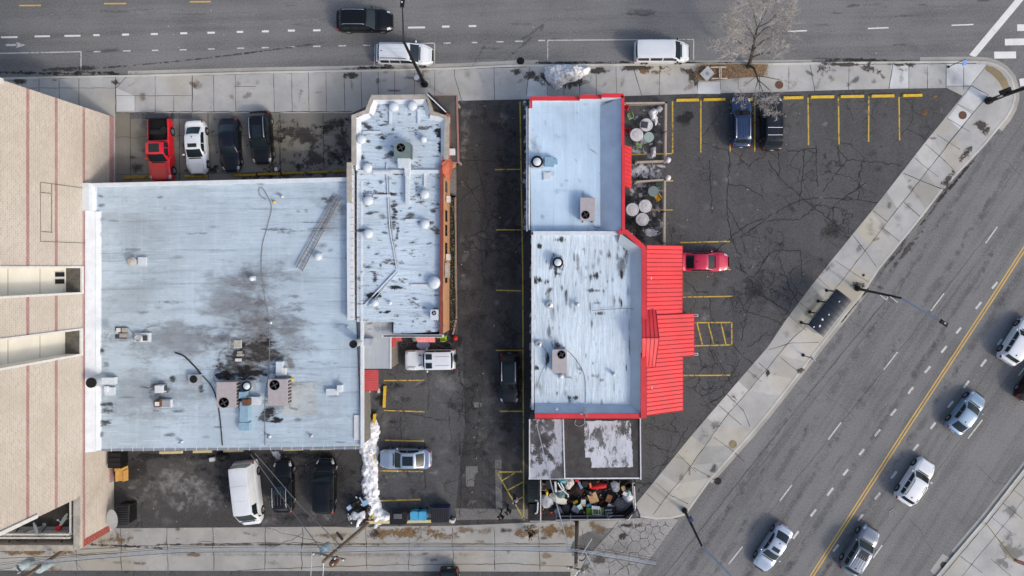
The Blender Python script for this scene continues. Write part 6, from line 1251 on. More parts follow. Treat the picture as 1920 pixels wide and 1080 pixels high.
# utility poles and lines
def upole(label, b, tp, h, r=.17, arms=(), cans=(), braces=()):
    B = Vector(P3(*b,.1)); T = Vector(P3(*tp,h)); t = thing('utility_pole', label, 'utility pole', tuple(B)); mb = MB(); mb.tube([Vector((0,0,0)), T-B], [r,r*.72], 12); mb.build('pole', m_wood, t, 40)
    for a0, a1, ha in arms:
        A_, C_ = Vector(P3(*a0,ha))-B, Vector(P3(*a1,ha))-B; d = C_-A_; mb = MB(); mb.box(tuple((A_+C_)/2),(d.length,.1,.12),math.atan2(d.y,d.x)); ar_ = mb.build('crossarm', m_wood, t)
        for q in (.05,.3,.7,.95): mb = MB(); mb.lathe([(.05,0),(.08,.08),(.06,.14),(.08,.2),(.03,.28),(.001,.28)], tuple(A_.lerp(C_,q)+Vector((0,0,.06))), 8); mb.build('insulator', m_trim, ar_, 40)
    for (cx_,cy_,hc,rc,lc,mt) in cans:
        p = Vector(P3(cx_,cy_,hc+lc))-B; mb = MB(); mb.lathe([(rc*.9,-lc),(rc,-lc+.05),(rc,-.08),(rc*.9,0),(.001,.05)], tuple(p), 16); cn = mb.build('transformer', mt, t, 40)
        mb = MB(); mb.lathe([(.06,0),(.07,.1),(.05,.25),(.001,.26)], tuple(p+Vector((.08,.05,0))), 8); mb.build('bushing', m_trim, cn, 40)
    return t
m_can = M('transformer grey', S(170,188,194), .45, .2, var=.1)
upole('weathered pole with grey and rusty transformers, by the snow bank',(691,981),(606,1053),10,.19,[((586,1036),(648,1049),8.9)],[(606,1033,7.6,.32,1.15,m_can),(623,1058,7.3,.30,1.0,m_rust)])
upole('dark pole rising from the trash yard south fence',(1082,978),(1080,1060),9.5,.2,[((1063,1062),(1096,1070),9.0)])
upole('pole with two grey transformer cans in the lower left corner',(142,1017),(30,1092),12,.19,[((30,1060),(60,1100),10.6)],[(36,1064,6.8,.36,1.3,m_can),(72,1068,6.6,.36,1.3,m_can)])
def wire(label, pts, r=.025, mt=None, sag=.35, group=None, cat='cable'):
    q = [Vector(P3(*p)) for p in pts]; out = []
    for i in range(len(q)-1):
        for k in range(12): t_ = k/12; p = q[i].lerp(q[i+1], t_); p.z -= sag*4*t_*(1-t_)*min(1,(q[i+1]-q[i]).length/15); out.append(p)
    out.append(q[-1]); mb = MB(); mb.tube(out, r, 6); return tag(mb.build('overhead_cable', mt or m_cable, None, 60), label, cat, group)
for k, (dy, r, mt) in enumerate([(0,.03,m_gal),(2.5,.028,m_gal),(-4,.018,m_cable),(6,.018,m_cable),(-8,.014,m_cable),(4.2,.022,m_gal)]):
    wire('one of the parallel overhead cables strung along the alley', [(-200,1092+dy,7.6),(90,1051+dy*.8,7.4),(340,1031+dy*.8,7.3),(612,1030+dy,7.6),(850,1027+dy*.7,7.2),(1080,1030+dy,7.6),(1230,1055+dy,8)], r, mt, .15, 'cables along the alley')
wire('overhead service wire from the transformer pole across the silver railed SUV, upper one', [(478,850,4.0),(560,945,5.8),(640,1025,8.0)], .03, m_gcable, .1); wire('overhead service wire from the transformer pole to the broad roof gutter, lower one', [(470,852,4.0),(545,955,6.2),(606,1036,8.6)], .03, m_gcable, .1)
wire('white overhead cable crossing the tar roof to the dark pole', [(1006,795,4.0),(1034,910,5.8),(1068,1034,8.2)], .05, m_gal, .05)
for a, b in [((585,1037,9.1),(582,1090,9.5)),((607,1055,9.8),(604,1100,10))]: wire('wire dropping from the transformer pole out of the bottom edge', [a,b], .035, m_gal, .05, 'wires dropping at the bottom edge')
for a, b in [((1096,1033,7.6),(1132,1100,8.2)),((1085,1068,9.2),(1060,1110,9.5)),((1075,1064,9.2),(1110,1010,7.6))]: wire('wire fanning out from the dark pole by the broken apron', [a,b], .035, m_gal, .05, 'wires fanning from the dark pole')
X, Y, Z = P3(637,1005,7.2); mb = MB(); mb.lathe([(.02,-.45),(.1,-.38),(.12,0),(.1,.38),(.02,.45)], n=10, mt=Matrix.Rotation(-.9,4,'Z')@Matrix.Rotation(1.57,4,'Y')); tag(mb.build('splice_case', m_cable, None, 40, (X,Y,Z)), 'black splice case hanging on the cables above the alley', 'splice case')
mb = MB(); pts = [Vector(P3(1090+9*math.cos(a),1040+11*math.sin(a),7.5)) for a in np.linspace(0,6.28,20)]; mb.tube(pts, .05, 6); tag(mb.build('cable_coil', m_cable, None, 60), 'coil of black cable hung beside the dark pole', 'cable coil')
wire('yellow sleeved guy wire reaching across the far corner pavement', [(1849,982,.13),(1872,1012,2.2)], .035, m_yelp, 0); wire('thick yellow guard sleeve low on the guy wire of the far corner', [(1872,1012,2.2),(1905,1054,5.2)], .05, m_yelp, 0)
mb = MB(); X, Y, Z = P3(1912,1054,3.2); mb.box((0,0,0),(.9,.25,.4),-.35); tag(mb.build('awning_edge', M('maroon awning', S(96,30,42), .6), None, None, (X,Y,Z)), 'maroon awning tip at the lower right photo edge', 'awning')
# manholes, drains
def disc(name, label, cat, px, py, r, z0, mt, bars=0, grp=None):
    t = thing(name, label, cat, (*P(px,py,z0),z0), .5); mb = MB(); mb.lathe([(r,0),(r,.012),(r*.88,.014),(r*.86,.008),(.001,.01)], n=24); mb.build('rim', mt, t)
    for i in range(bars): mb = MB(); mb.box((0,-r*.75+1.5*r*i/(bars-1),.016),(2*math.sqrt(max(.01,r*r-(r*.75-1.5*r*i/(bars-1))**2))*.85,r*.12,.012)); mb.build('bar', m_iron if bars < 6 else m_rust, t)
for a in [('manhole_cover','brown manhole cover on the north pavement right of the tree','manhole',1461,159,.38,.127,m_rust,0),('manhole_cover','brown manhole cover at the top of the diagonal pavement','manhole',1805,216,.38,.127,m_rust,0),('manhole_cover','tan manhole cover by the kerb, low on the diagonal pavement','manhole',1374,833,.38,.127,M('tan iron', S(134,122,96), .8, var=.2),0),('manhole_cover','grey manhole cover on the avenue behind the white SUV','manhole',1673,961,.34,.012,M('worn iron', S(138,138,138), .6, var=.2),4),('storm_drain','round storm drain at the kerb west of the snow pile','drain',976,114.5,.36,.016,m_iron,5),('storm_drain','round storm drain in the avenue gutter by the alley corner','drain',1346,902,.34,.018,m_iron,5),('storm_drain','round storm drain in the far corner gutter','drain',1770,1060,.34,.018,m_iron,5),('manhole_cover','small pale cover on the avenue pavement north of the shelter','manhole',1619,516,.13,.127,m_iron,0)]: disc(*a)
t = thing('kerb_inlet', 'rectangular kerb inlet grate on the rounded street corner', 'drain', (*P(1875,221,.02),.02), R(52)); mb = MB(); mb.box((0,0,.01),(.95,.5,.03)); mb.build('frame', m_conc, t)
for i in range(5): mb = MB(); mb.box((-.36+.18*i,0,.03),(.06,.4,.02)); mb.build('bar', m_iron, t)
g = MB(); g.sheet(RL([(1767,1038),(1791,1052),(1760,1085),(1744,1070)]), .013); tag(g.build('drain_apron', m_gut), kind='structure')
# bin by the lamp, parking stops
t = thing('litter_bin', 'round white lidded litter bin beside the lamp post base', 'bin', (*P(782.5,147,.6),.12)); mb = MB(); mb.lathe([(.2,0),(.24,.75)], n=16); mb.build('drum', m_greyp, t, 40); mb = MB(); mb.lathe([(.26,.75),(.27,.8),(.2,.88),(.06,.92),(.001,.92)], n=16); mb.build('lid', m_whitep, t, 40)
m_ps = M('yellow parking stop', S(214,178,54), .7, var=.2, sc_=5); m_psd = M('dirty parking stop', S(158,128,40), .75, var=.3, sc_=5); m_pst = M('faded parking stop', S(206,192,142), .8, var=.15, sc_=5)
STP = [(1267,1311,188,0,'in the first bay right of the patio'),(1318,1361,187,0,'in the second bay, left of the blue SUV'),(1396,1412,187,0,'between the two SUVs under the tree'),(1468,1507,183.5,0,'just right of the dark crossbar SUV'),(1519,1565,182,0,'in the second bay right of the crossbar SUV'),(1575,1621,181.2,0,'in the third bay right of the crossbar SUV'),(1633,1678,180.3,0,'in the fourth bay right of the crossbar SUV'),(1692,1730,179.2,0,'rightmost of the top row, near the street corner'),
 (231,275,333,1,'left of the red pickup hood'),(276,318,332,1,'under the red pickup hood'),(345,389,331,1,'under the white sedan nose'),(437,480,328.5,1,'right of the black sedan nose'),(482,525,326.5,1,'below the rightmost railed SUV'),(528,571,324.5,1,'first one right of the railed SUV'),(576,617,323,1,'second one right of the railed SUV'),(622,652,321,1,'nearest to the octagonal building'),
 (298,342,848.5,2,'leftmost below the broad roof gutter'),(361,397,847,2,'second below the broad roof gutter'),(418,456,845.5,2,'behind the white cargo van'),(530,568,842.5,2,'behind the railed black SUV'),(580,623,841.5,2,'behind the black minivan'),(643,675,839.5,2,'at the snow bank corner')]
for x0, x1, y, k, l in STP:
    h = .2; a, b = Vector(P(x0,y,h)), Vector(P(x1,y-.8,h)); d = b-a; mb = MB(); mb.box((0,0,.09),(d.length,.24,.17),0,0,.93)
    for q in (-.3,.3): mb.lathe([(.03,.177),(.001,.178)], (d.length*q,0,0), 8)
    o = mb.build('parking_stop', [m_ps,m_psd,m_pst][k], None, None, (*((a+b)/2),HG)); o.rotation_euler.z = math.atan2(d.y,d.x); tag(o, ('yellow' if k < 2 else 'faded cream')+' concrete parking stop '+l, 'parking stop', 'parking stops')
for px, y0, y1, l in [(721,722,765,'upright beside the bay below the red awning'),(702,775,801,'by the stacked tyres at the snow bank'),(701,844,878,'half buried in snow by the silver sedan'),(701,953,971,'in the snow beside the black bin')]:
    a, b = Vector(P(px+1,y0,.2)), Vector(P(px-1,y1,.2)); d = b-a; mb = MB(); mb.box((0,0,.1),(d.length,.22,.3),0,0,.93); o = mb.build('parking_stop', m_ps, None, None, (*((a+b)/2),HG)); o.rotation_euler.z = math.atan2(d.y,d.x); o.location.z = .14 if px < 710 else HG; tag(o, 'yellow concrete parking stop '+l, 'parking stop', 'parking stops')
a, b = Vector(P(686,979,.2)), Vector(P(850,976,.2)); d = b-a; mb = MB(); mb.box((0,0,.11),(d.length,.25,.22)); o = mb.build('kerb_beam', m_pst, None, None, (*((a+b)/2),HG)); o.rotation_euler.z = math.atan2(d.y,d.x); tag(o, 'long faded cream kerb beam under the row of bins', 'kerb beam')
mb = MB(); mb.box((0,0,.4),(.3,.25,.8)); tag(mb.build('bollard', m_trim, None, None, (*P(849,978,.8),HG)), 'short white post at the right end of the kerb beam', 'post')
# ------------------------------------------------------------------ snow, tree, planting strip
m_snow = snowmat('old dirty snow')
def snow(label, outline, h, z0=.11, seed=0, res=.12, edge=.9, cat='snow'):
    pl = [P(x,y,.2) for x,y in outline]; xs = [p[0] for p in pl]; ys = [p[1] for p in pl]; X, Y = sum(xs)/len(xs), sum(ys)/len(ys)
    nx, ny = int((max(xs)-min(xs))/res)+2, int((max(ys)-min(ys))/res)+2; idx = {}; mb = MB()
    def dist(p):
        dm = 9
        for i in range(len(pl)):
            a, b = Vector(pl[i-1]), Vector(pl[i]); d = b-a; t = max(0,min(1,(Vector(p)-a).dot(d)/max(d.length_squared,1e-9))); dm = min(dm, (Vector(p)-a-d*t).length)
        return dm if inside(p, pl) else -dm
    for i in range(nx):
        for j in range(ny):
            p = (min(xs)-res/2+i*res, min(ys)-res/2+j*res); n1 = mnoise.noise((p[0]*1.6+seed,p[1]*1.6,0)); n2 = mnoise.noise((p[0]*4.5,p[1]*4.5+seed,3)); n3 = mnoise.noise((p[0]*11,p[1]*11,seed+7)); d = dist(p)+n1*.22+n2*.09
            if d > -.12: idx[(i,j)] = len(mb.v); k = max(0,min(1,d/edge)); mb.v.append((p[0]-X,p[1]-Y, (k*(2-k))*h*(1+.28*n1+.3*n2+.16*n3)+(.06*n3 if k > 0 else 0) if d > 0 else -.06))
    for (i,j) in list(idx):
        q = [(i,j),(i+1,j),(i+1,j+1),(i,j+1)]
        if all(a in idx for a in q): mb.f.append(tuple(idx[a] for a in q)); mb.mi.append(0)
    return tag(mb.build('snow_pile', m_snow, None, 80, (X,Y,z0)), label, cat)
snow('melting heap of dirty snow on the pavement above the red parapet',[(1019,126),(1050,120),(1090,121),(1107,128),(1102,138),(1088,148),(1062,158),(1045,168),(1030,158),(1022,145)],.85,.12,1,edge=.8)
snow('long narrow bank of dirty snow beside the silver sedan',[(681,798),(694,788),(706,786),(712,800),(708,830),(710,850),(706,880),(709,915),(714,940),(712,955),(731,962),(732,980),(704,979),(688,962),(683,938),(677,905),(680,870),(674,850),(677,825)],.38,.1,2,edge=.45)
snow('small spill of snow on the alley by the black bin',[(702,981),(722,979),(714,986),(702,992)],.2,.1,3,.15,.4)
snow('elongated lump of snow in the north patio behind the tables',[(1217,208),(1226,203),(1234,208),(1233,225),(1229,236),(1224,226),(1219,222)],.4,.1,4,.13,.35); snow('small upright lump of snow in the north patio on the yellow line',[(1219,276),(1231,275),(1228,292),(1221,298)],.4,.1,5,.12,.3)
snow('small patch of snow on the pavement by the pole foot',[(670,962),(686,955),(684,972),(674,985),(668,990)],.25,.1,6,.15,.4)
# planting strip with dead grass
m_grass = M('dead grass soil', S(112,92,70), .95, var=.35, sc_=7, bump=.5)
mb = MB(); mb.sheet([P(x,y,.15) for x,y in [(1305,128),(1320,121),(1400,120),(1440,121),(1438,130),(1430,143),(1360,148),(1335,152),(1310,150),(1303,140)]], .15); tag(mb.build('planting_strip', m_grass), kind='structure')
mb = MB(); q = random.Random(4)
for i in range(2600):
    x, y = q.uniform(1303,1440), q.uniform(120,152)
    if y > 152-(x-1310)*.08: continue
    X, Y = P(x,y,.15); a = q.uniform(0,6.28); l = q.uniform(.12,.4); z_ = q.uniform(.02,.25); d = (math.cos(a)*l, math.sin(a)*l); mb.add([(X-d[1]*.04,Y+d[0]*.04,.15),(X+d[1]*.04,Y-d[0]*.04,.15),(X+d[0],Y+d[1],.15+z_)], [(0,1,2)])
tag(mb.build('dead_grass', M('straw blades', S(176,150,118), .9, var=.3, sc_=9)), 'matted straw coloured dead grass in the planting strip under the tree', 'grass', kind='stuff')
X, Y = P(1326,138,.5); t = thing('discarded_panel', 'grey square panel leaning on dead grass left of the tree', 'panel', (X,Y,.2), .78); mb = MB(); mb.box((0,0,.3),(1.05,.95,.06),rx=.15); mb.build('panel', M('grey board', S(172,174,178), .7, var=.15, sc_=2), t); mb = MB(); mb.box((0,0,.36),(.3,.3,.02),rx=.15); mb.build('label_patch', m_greyp, t)
X, Y = P(1347,137,.4); t = thing('wooden_frame', 'pale wooden H frame lying beside the grey square panel', 'frame', (X,Y,.3)); m_pw = M('pale bare wood', S(206,190,172), .8, var=.2)
for c, d in [((0,.55,.1),(1.4,.09,.08)),((.1,-.5,.1),(1.5,.09,.08)),((.1,0,.1),(.08,1.1,.08)),((.25,0,.12),(.08,1.0,.08))]: mb = MB(); mb.box(c,d,.02); mb.build('batten', m_pw, t)
# bare tree
m_bark = M('dark bark', S(78,70,64), .9, var=.3, sc_=8); m_twig = M('grey twigs', S(184,179,174), .9, var=.15, sc_=6)
B = Vector(P3(1403,125,.12)); tr = thing('tree', 'leafless grey twigged tree in the planting strip beside the street', 'tree', tuple(B)); q = random.Random(21)
trunk = MB(); crown = MB(); tips = []
def branch(p, d, L, r, lev, mb):
    n = max(2, int(L/.35)); pts = [p]; dd = d.normalized()
    for i in range(n):
        dd = (dd+Vector((q.uniform(-1,1),q.uniform(-1,1),q.uniform(-.7,.9)))*.16).normalized(); pts.append(pts[-1]+dd*L/n)
    rr_ = [max(.008,r*(1-.5*i/n)) for i in range(n+1)]; mb.tube(pts, rr_, 7 if r > .03 else 3, 0, r > .03)
    return pts, dd
def grow(p, d, L, r, lev):
    mb = trunk if r > .032 else crown
    pts, dd = branch(p, d, L, r, lev, mb)
    if lev <= 0: return
    k = {4:4,3:5,2:7,1:8}[lev]
    for i in range(k):
        t = .3+.7*(i+q.random()*.6)/k; j = min(len(pts)-1, max(1,int(t*(len(pts)-1)+.5))); ax = Vector((q.uniform(-1,1),q.uniform(-1,1),q.uniform(-.25,.8))).normalized()
        nd = (dd*.75+ax*.85).normalized(); grow(pts[j], nd, L*q.uniform(.45,.68), max(.011, r*.55), lev-1)
Wp = lambda x, y, h: Vector(P3(x,y,h))-B
main = [Vector((0,0,0)), Wp(1409,108,1.8), Wp(1411,95,2.8), Wp(1415,72,4.4), Wp(1420,52,5.6)]
trunk.tube([main[0],main[1],main[2]], [.2,.16,.14], 10); trunk.lathe([(.32,-.02),(.24,.12),(.2,.3)], (0,0,0), 10)
trunk.tube([main[2],main[3],main[4]], [.13,.1,.07], 8)
for p0, tgt, r_ in [(main[2],Wp(1448,68,5.2),.07),(main[3],Wp(1395,40,5.8),.06),(main[4],Wp(1440,14,7.6),.05),(main[4],Wp(1412,16,7.2),.05),(main[3],Wp(1455,45,6.2),.055),(main[1],Wp(1445,98,4.6),.06),(main[1],Wp(1378,100,4.4),.05),(main[2],Wp(1372,70,5.2),.055),(main[4],Wp(1455,28,7.0),.045),(main[3],Wp(1385,62,5.2),.04)]:
    d = tgt-p0; trunk.tube([p0, p0.lerp(tgt,.5)+Vector((q.uniform(-.2,.2),q.uniform(-.2,.2),.2)), tgt], [r_,r_*.75,r_*.5], 6)
    for f_ in (.3,.5,.7,.88): grow(p0.lerp(tgt,f_), (d.normalized()+Vector((q.uniform(-.8,.8),q.uniform(-.8,.8),.3))).normalized(), 1.45, .028, 2)
    grow(tgt, d, 1.75, .032, 3)
low = [Vector((0,0,.3)), Wp(1414,128,1.3), Wp(1419,142,2.0), Wp(1421,150,2.3)]; trunk.tube(low, [.13,.1,.08,.07], 8)
for p0, tgt, r_ in [(low[3],Wp(1446,172,3.2),.045),(low[3],Wp(1415,170,3.0),.045),(low[2],Wp(1394,162,2.8),.04),(low[3],Wp(1432,178,3.4),.04),(low[2],Wp(1462,150,2.9),.04)]:
    d = tgt-p0; trunk.tube([p0, p0.lerp(tgt,.5)+Vector((0,0,.12)), tgt], [r_,r_*.75,r_*.5], 6); grow(tgt, d, .95, .024, 2); grow(p0.lerp(tgt,.7), d+Vector((q.uniform(-.5,.5),q.uniform(-.5,.5),.3)), .7, .016, 1)
for k in range(12): tgt = Wp(q.uniform(1385,1460),q.uniform(172,200),q.uniform(2.6,3.6)); grow(tgt, Vector((q.uniform(-1,1),-1,.2)), .8, .018, 2)
trunk.build('trunk', m_bark, tr, 50); crown.build('crown', m_twig, tr)
# ------------------------------------------------------------------ patio
m_fen = M('weathered fence rail', S(170,158,146), .8, var=.15, sc_=5)
def fence(label, pts, h=1.0, stubs=()):
    X, Y = P(*pts[0],h); t = thing('patio_fence', label, 'fence', (X,Y,HG)); q = [Vector((P(x,y,h)[0]-X,P(x,y,h)[1]-Y)) for x,y in pts]
    for a, b in zip(q[:-1], q[1:]):
        d = b-a; rz = math.atan2(d.y,d.x); c = (a+b)/2; mb = MB(); mb.box((c.x,c.y,h-.03),(d.length,.16,.07),rz); mb.build('top_rail', m_fen, t); mb = MB(); mb.box((c.x,c.y,.22),(d.length,.06,.08),rz)
        n = int(d.length/.19)
        for i in range(1,n): p = a+d*i/n; mb.box((p.x,p.y,h*.55),(.05,.05,h*.75),rz)
        mb.build('balustrade', m_fen, t)
        k = max(1,int(d.length/2.6))
        for i in range(k+1): p = a+d*i/k; mb = MB(); mb.box((p.x,p.y,h*.53),(.17,.17,h*1.06),rz); po = mb.build('post', m_fen, t); mb = MB(); mb.box((p.x,p.y,h*1.062),(.11,.11,.012),rz); mb.build('post_top_shade', m_blk, po)  # black plate on each solid post paints the shade of a hollow top
    return t
fence('weathered baluster fence round the north patio with three round tables', [(1172,194),(1249,193),(1248,302),(1193,304)]); fence('weathered baluster fence round the south patio with the yellow chair', [(1192,341),(1247,337),(1246,457)])
m_tt = M('grey white resin top', S(190,190,196), .6, var=.15, sc_=4); m_ttg = M('green grey top', S(150,170,164), .5, var=.1, sc_=3); m_tgl = NT('table glass'); m_tgl = m_tgl.fin(S(120,134,134), .12, .1, .6)
def rtable(label, px, py, r, mt, rings=True):
    t = thing('round_table', label, 'table', (*P(px,py,.75),HG)); mb = MB(); mb.lathe([(r,.70),(r*1.01,.73),(r*.97,.75),(r*.8,.752),(r*.78,.746),(r*.72,.746),(r*.7,.752),(.08,.754),(.06,.735),(.001,.735)], n=28) if rings else mb.lathe([(r,.71),(r,.74),(.001,.742)], n=28); mb.build('tabletop', mt, t, 40)
    mb = MB(); mb.lathe([(.4,0),(.38,.05),(.07,.12),(.06,.7)], n=14); mb.build('pedestal', m_greyp, t, 40); return t
rtable('pale round table holding a black square cushion in the north patio',1211.5,234.5,.6,m_tt); rtable('pale round table west of the green topped one in the north patio',1193.5,253,.61,m_tt); rtable('green grey round table in the north patio',1216.5,257.5,.47,m_ttg,False)
rtable('pale round table nearest the wall in the south patio',1185.5,393,.6,m_tt); rtable('pale round table at the top of the three in the south patio',1209.5,386.5,.6,m_tt); rtable('pale round table lowest in the south patio',1204,411.5,.6,m_tt); rtable('round glass table beside the yellow chair',1225,359,.49,m_tgl,False)
mb = MB(); mb.box((0,0,.06),(.62,.6,.12),0,0,.85); o = tag(mb.build('cushion', m_bgrey, None, None, (*P(1208.5,234,.85),HG+.755)), 'black square cushion lying on the pale round table', 'cushion'); o.rotation_euler.z = -.15
def chair(label, px, py, rz, mt):
    t = thing('patio_chair', label, 'chair', (*P(px,py,.45),HG), R(rz)); mb = MB(); mb.box((0,0,.43),(.44,.44,.04)); mb.build('seat', mt, t); mb = MB(); mb.box((-.22,0,.66),(.05,.46,.44),ry=-.15); mb.build('backrest', mt, t)
    for s_ in (-1,1):
        mb = MB(); mb.box((0,s_*.25,.64),(.44,.06,.04)); mb.box((.18,s_*.25,.53),(.05,.05,.2)); mb.build('armrest', mt, t)
        for f_ in (-1,1): mb = MB(); mb.tube([(f_*.19,s_*.2,.42),(f_*.24,s_*.24,0)], .02, 6); mb.build('leg', mt, t)
    return t
m_yc = M('amber chair', S(208,164,48), .5, var=.12); m_dred = M('dark red chair', S(132,24,36), .5, var=.12)
chair('sage green plastic chair at the top left of the north patio',1181.5,219,200,m_greenp); chair('sage green plastic chair below the tables in the north patio',1197.5,273,80,m_greenp); chair('dark red chair pushed against the wall in the north patio',1175,247,170,m_dred); chair('red and white chair in the north patio top corner',1173,202,150,m_redp); chair('amber yellow chair beside the round glass table',1233,371,215,m_yc); chair('dark green chair in the top corner of the south patio',1236,347,100,M('faded green chair', S(92,118,96), .6)); chair('black metal chair against the wall in the south patio',1179,373,0,m_iron); chair('dark chair left of the glass table',1209,362,90,m_bgrey); chair('dark folded chair below the wall side table',1180,415,60,m_iron)
for l, x, y, s_ in [('crumpled white plastic in the north patio corner',1237,204,.3),('white wrap on the fence corner post of the south patio',1250,336,.28),('white wrap on the lower fence end of the north patio',1250,303,.28)]:
    mb = MB(); mb.lathe([(s_*.6,0),(s_,.1),(s_*.8,.25),(s_*.3,.34),(.001,.35)], n=9); mb.v = [(p[0]*(1+.4*mnoise.noise(Vector(p)*6)),p[1]*(1+.4*mnoise.noise(Vector(p)*7+Vector((3,1,1)))),p[2]) for p in mb.v]; tag(mb.build('plastic_bag', m_whbag, None, None, (*P(x,y,.3),HG if x < 1245 else 1.16)), l, 'bag')
# ------------------------------------------------------------------ bins and junk
def dumpster(label, x0, x1, y0, y1, h, body, lid, nrib, cat='dumpster', rz=0):
    a, b = P(x0,y1,h), P(x1,y0,h); c = ((a[0]+b[0])/2,(a[1]+b[1])/2); sx, sy = b[0]-a[0], b[1]-a[1]; t = thing('dumpster', label, cat, (c[0],c[1],HG), rz)
    mb = MB(); mb.box((0,0,h*.48),(sx*.92,sy*.9,h*.86)); mb.build('bin_body', body, t); mb = MB(); mb.box((0,0,h*.94),(sx,sy,h*.07),rx=-.05); li = mb.build('lid', lid, t)
    for i in range(nrib):
        mb = MB(); 
        if sx > sy*1.15: mb.box((-sx*.45+sx*.9*i/(nrib-1),0,h*.985),(.06,sy*.9,.07),rx=-.05)
        else: mb.box((0,-sy*.45+sy*.9*i/(nrib-1),h*.985-.05*(-sy*.45+sy*.9*i/(nrib-1))*.0),(sx*.94,.06,.09))
        mb.build('lid_rib', m_fan, li)
    for s_ in (-1,1): mb = MB(); mb.box((s_*sx*.48,0,h*.6),(.06,sy*.5,.12)); mb.build('side_pocket', body, t)
    return t
dumpster('black ribbed lid dumpster beside the large white dish at the brick wall',218.5,242,946,984,1.4,m_iron,M('charcoal lid', S(58,58,60), .5, var=.15),9)
dumpster('black lidded bin in the row by the snow, leftmost of the row',731,763,960,983,1.3,m_bgrey,m_blk,0); mb = MB(); mb.box((0,0,0),(.75,.45,.06)); tag(mb.build('lid_panel', M('grey lid panel', S(92,92,98), .5), None, None, (*P(746,968,1.45),1.46)), 'raised grey panel on the leftmost black bin lid', 'lid panel')
dumpster('grey ribbed lid dumpster with blue body, rightmost of the row',808.5,842.5,953,980,1.35,m_dblue,m_bgrey,10)
for l, x0, x1 in [('bright blue recycling cart, left one of two',769.5,784),('bright blue recycling cart, right one of two',785,799.5)]:
    t = dumpster(l, x0, x1, 960, 975.5, 1.1, m_bluep, m_bluep, 0, 'recycling cart')
    mb = MB(); mb.tube([(-.28,.42,1.02),(.28,.42,1.02)], .03, 6); mb.build('handle', m_bluep, t)
    for s_ in (-1,1): mb = MB(); mb.lathe([(.001,-.04),(.12,-.04),(.12,.04),(.001,.04)], (0,0,0), 12, axis='Y'); mb.v = [(s_*.3+p[1],.38+p[0],.12+p[2]) for p in mb.v]; mb.build('wheel', m_tyre, t)
dumpster('black dumpster tucked under the south west corner of the broad roof',203,226,848,877,1.3,m_iron,m_blk,4)
X, Y = P(224.5,892,.8); t = thing('armchair', 'tan orange upholstered armchair below the black dumpster', 'armchair', (X,Y,HG)); m_arm = M('tan upholstery', S(196,152,84), .8, var=.15)
for nm, c, d in [('seat',(0,-.08,.3),(.62,1.0,.45)),('backrest',(0,.62,.5),(.7,.28,.95)),('armrest',(-.34,-.05,.4),(.14,1.1,.62)),('armrest',(.34,-.05,.4),(.14,1.1,.62))]: mb = MB(); mb.box(c,d,0,0,.9); mb.build(nm, m_arm, t)
t = dish('large white satellite dish standing by the ribbed black dumpster', 213, 973, .88, .1, 178, tilt=28, hh_=1.5)
mb = MB(); mb.lathe([(.17,0),(.22,.4),(.23,.42),(.2,.42)], n=14); t_ = tag(mb.build('red_bucket', m_redp, None, 40, (*P(108,991,4.0),3.55)), 'red bucket on the roof terrace of the brick annex', 'bucket')
X, Y = P(41,1004,4.2); t = thing('terrace_chair', 'black metal chair at the edge of the roof terrace', 'chair', (X,Y,3.6), .3)
for nm, c, d in [('seat',(0,0,.45),(.5,.5,.05)),('backrest',(0,-.27,.75),(.5,.06,.5)),('leg',(-.2,.2,.22),(.05,.05,.44)),('leg',(.2,.2,.22),(.05,.05,.44)),('leg',(-.2,-.2,.22),(.05,.05,.44)),('leg',(.2,-.2,.22),(.05,.05,.44))]: mb = MB(); mb.box(c,d); mb.build(nm, m_iron, t)
def lump(name, label, cat, px, py, h0, rx, ry, rz_, mt, seed=0, h=.35, rot=0):
    mb = MB(); n = 14; prof = [(1,0),(1.05,.25),(.9,.6),(.6,.9),(.25,1.02),(.001,1.0)]; mb.lathe(prof, n=n); mb.v = [(p[0]*rx*(1+.5*mnoise.noise(Vector((p[0]*2+seed,p[1]*2,p[2]*2)))), p[1]*ry*(1+.5*mnoise.noise(Vector((p[0]*2,p[1]*2+seed,p[2]*3+5)))), p[2]*h*(1+.4*mnoise.noise(Vector((p[0]*3,p[1]*3,seed))))) for p in mb.v]
    o = mb.build(name, mt, None, 50, (*P(px,py,h0+h),h0)); o.rotation_euler.z = R(rot); return tag(o, label, cat)
def boxo(name, label, cat, px, py, h0, d, rot, mt, rx=0.0, open_=False):
    mb = MB(); mb.box((0,0,d[2]/2),d,0,0,.97,rx=rx)
    o = mb.build(name, mt, None, None, (*P(px,py,h0+d[2]),h0)); o.rotation_euler.z = R(rot)
    if open_:
        k = MB(); k.box((0,0,d[2]*1.001+.004),(d[0]*.85,d[1]*.85,.01),rx=rx); k.build('opening', m_blk, o)  # black sheet on the solid box, painting its shaded inside
        k = MB(); k.box((0,d[1]*.65,d[2]*.85),(d[0]*.95,d[1]*.4,.015),rx=.35); k.build('flap', mt, o)
    return tag(o, label, cat)
def tyre(label, px, py, h0, r=.33, tilt=0):
    t = thing('tyre', label, 'tyre', (*P(px,py,h0+.2),h0+.12)); t.rotation_euler = (tilt,0,0); h_, t_, b_ = wheel_parts(r,.23); o = bpy.data.objects.new('tread', t_); COL.objects.link(o); o.parent = t; o.rotation_euler = (math.pi/2,0,0); return t
for k, (x,y) in enumerate([(690,781),(689.5,793.5),(690.5,805)]): tyre('black tyre by the tan wall at the snow bank, '+['top','middle','bottom'][k]+' one', x, y, HG, .3)
_t = tyre('white painted tyre ring below the faded red awning',689,734,HG,.24)
_t.children[0].data = _t.children[0].data.copy(); _t.children[0].data.materials[0] = m_whitep
boxo('concrete_block','white breeze block below the faded red awning','block',709.5,733,HG,(.2,.42,.2),5,m_trim)
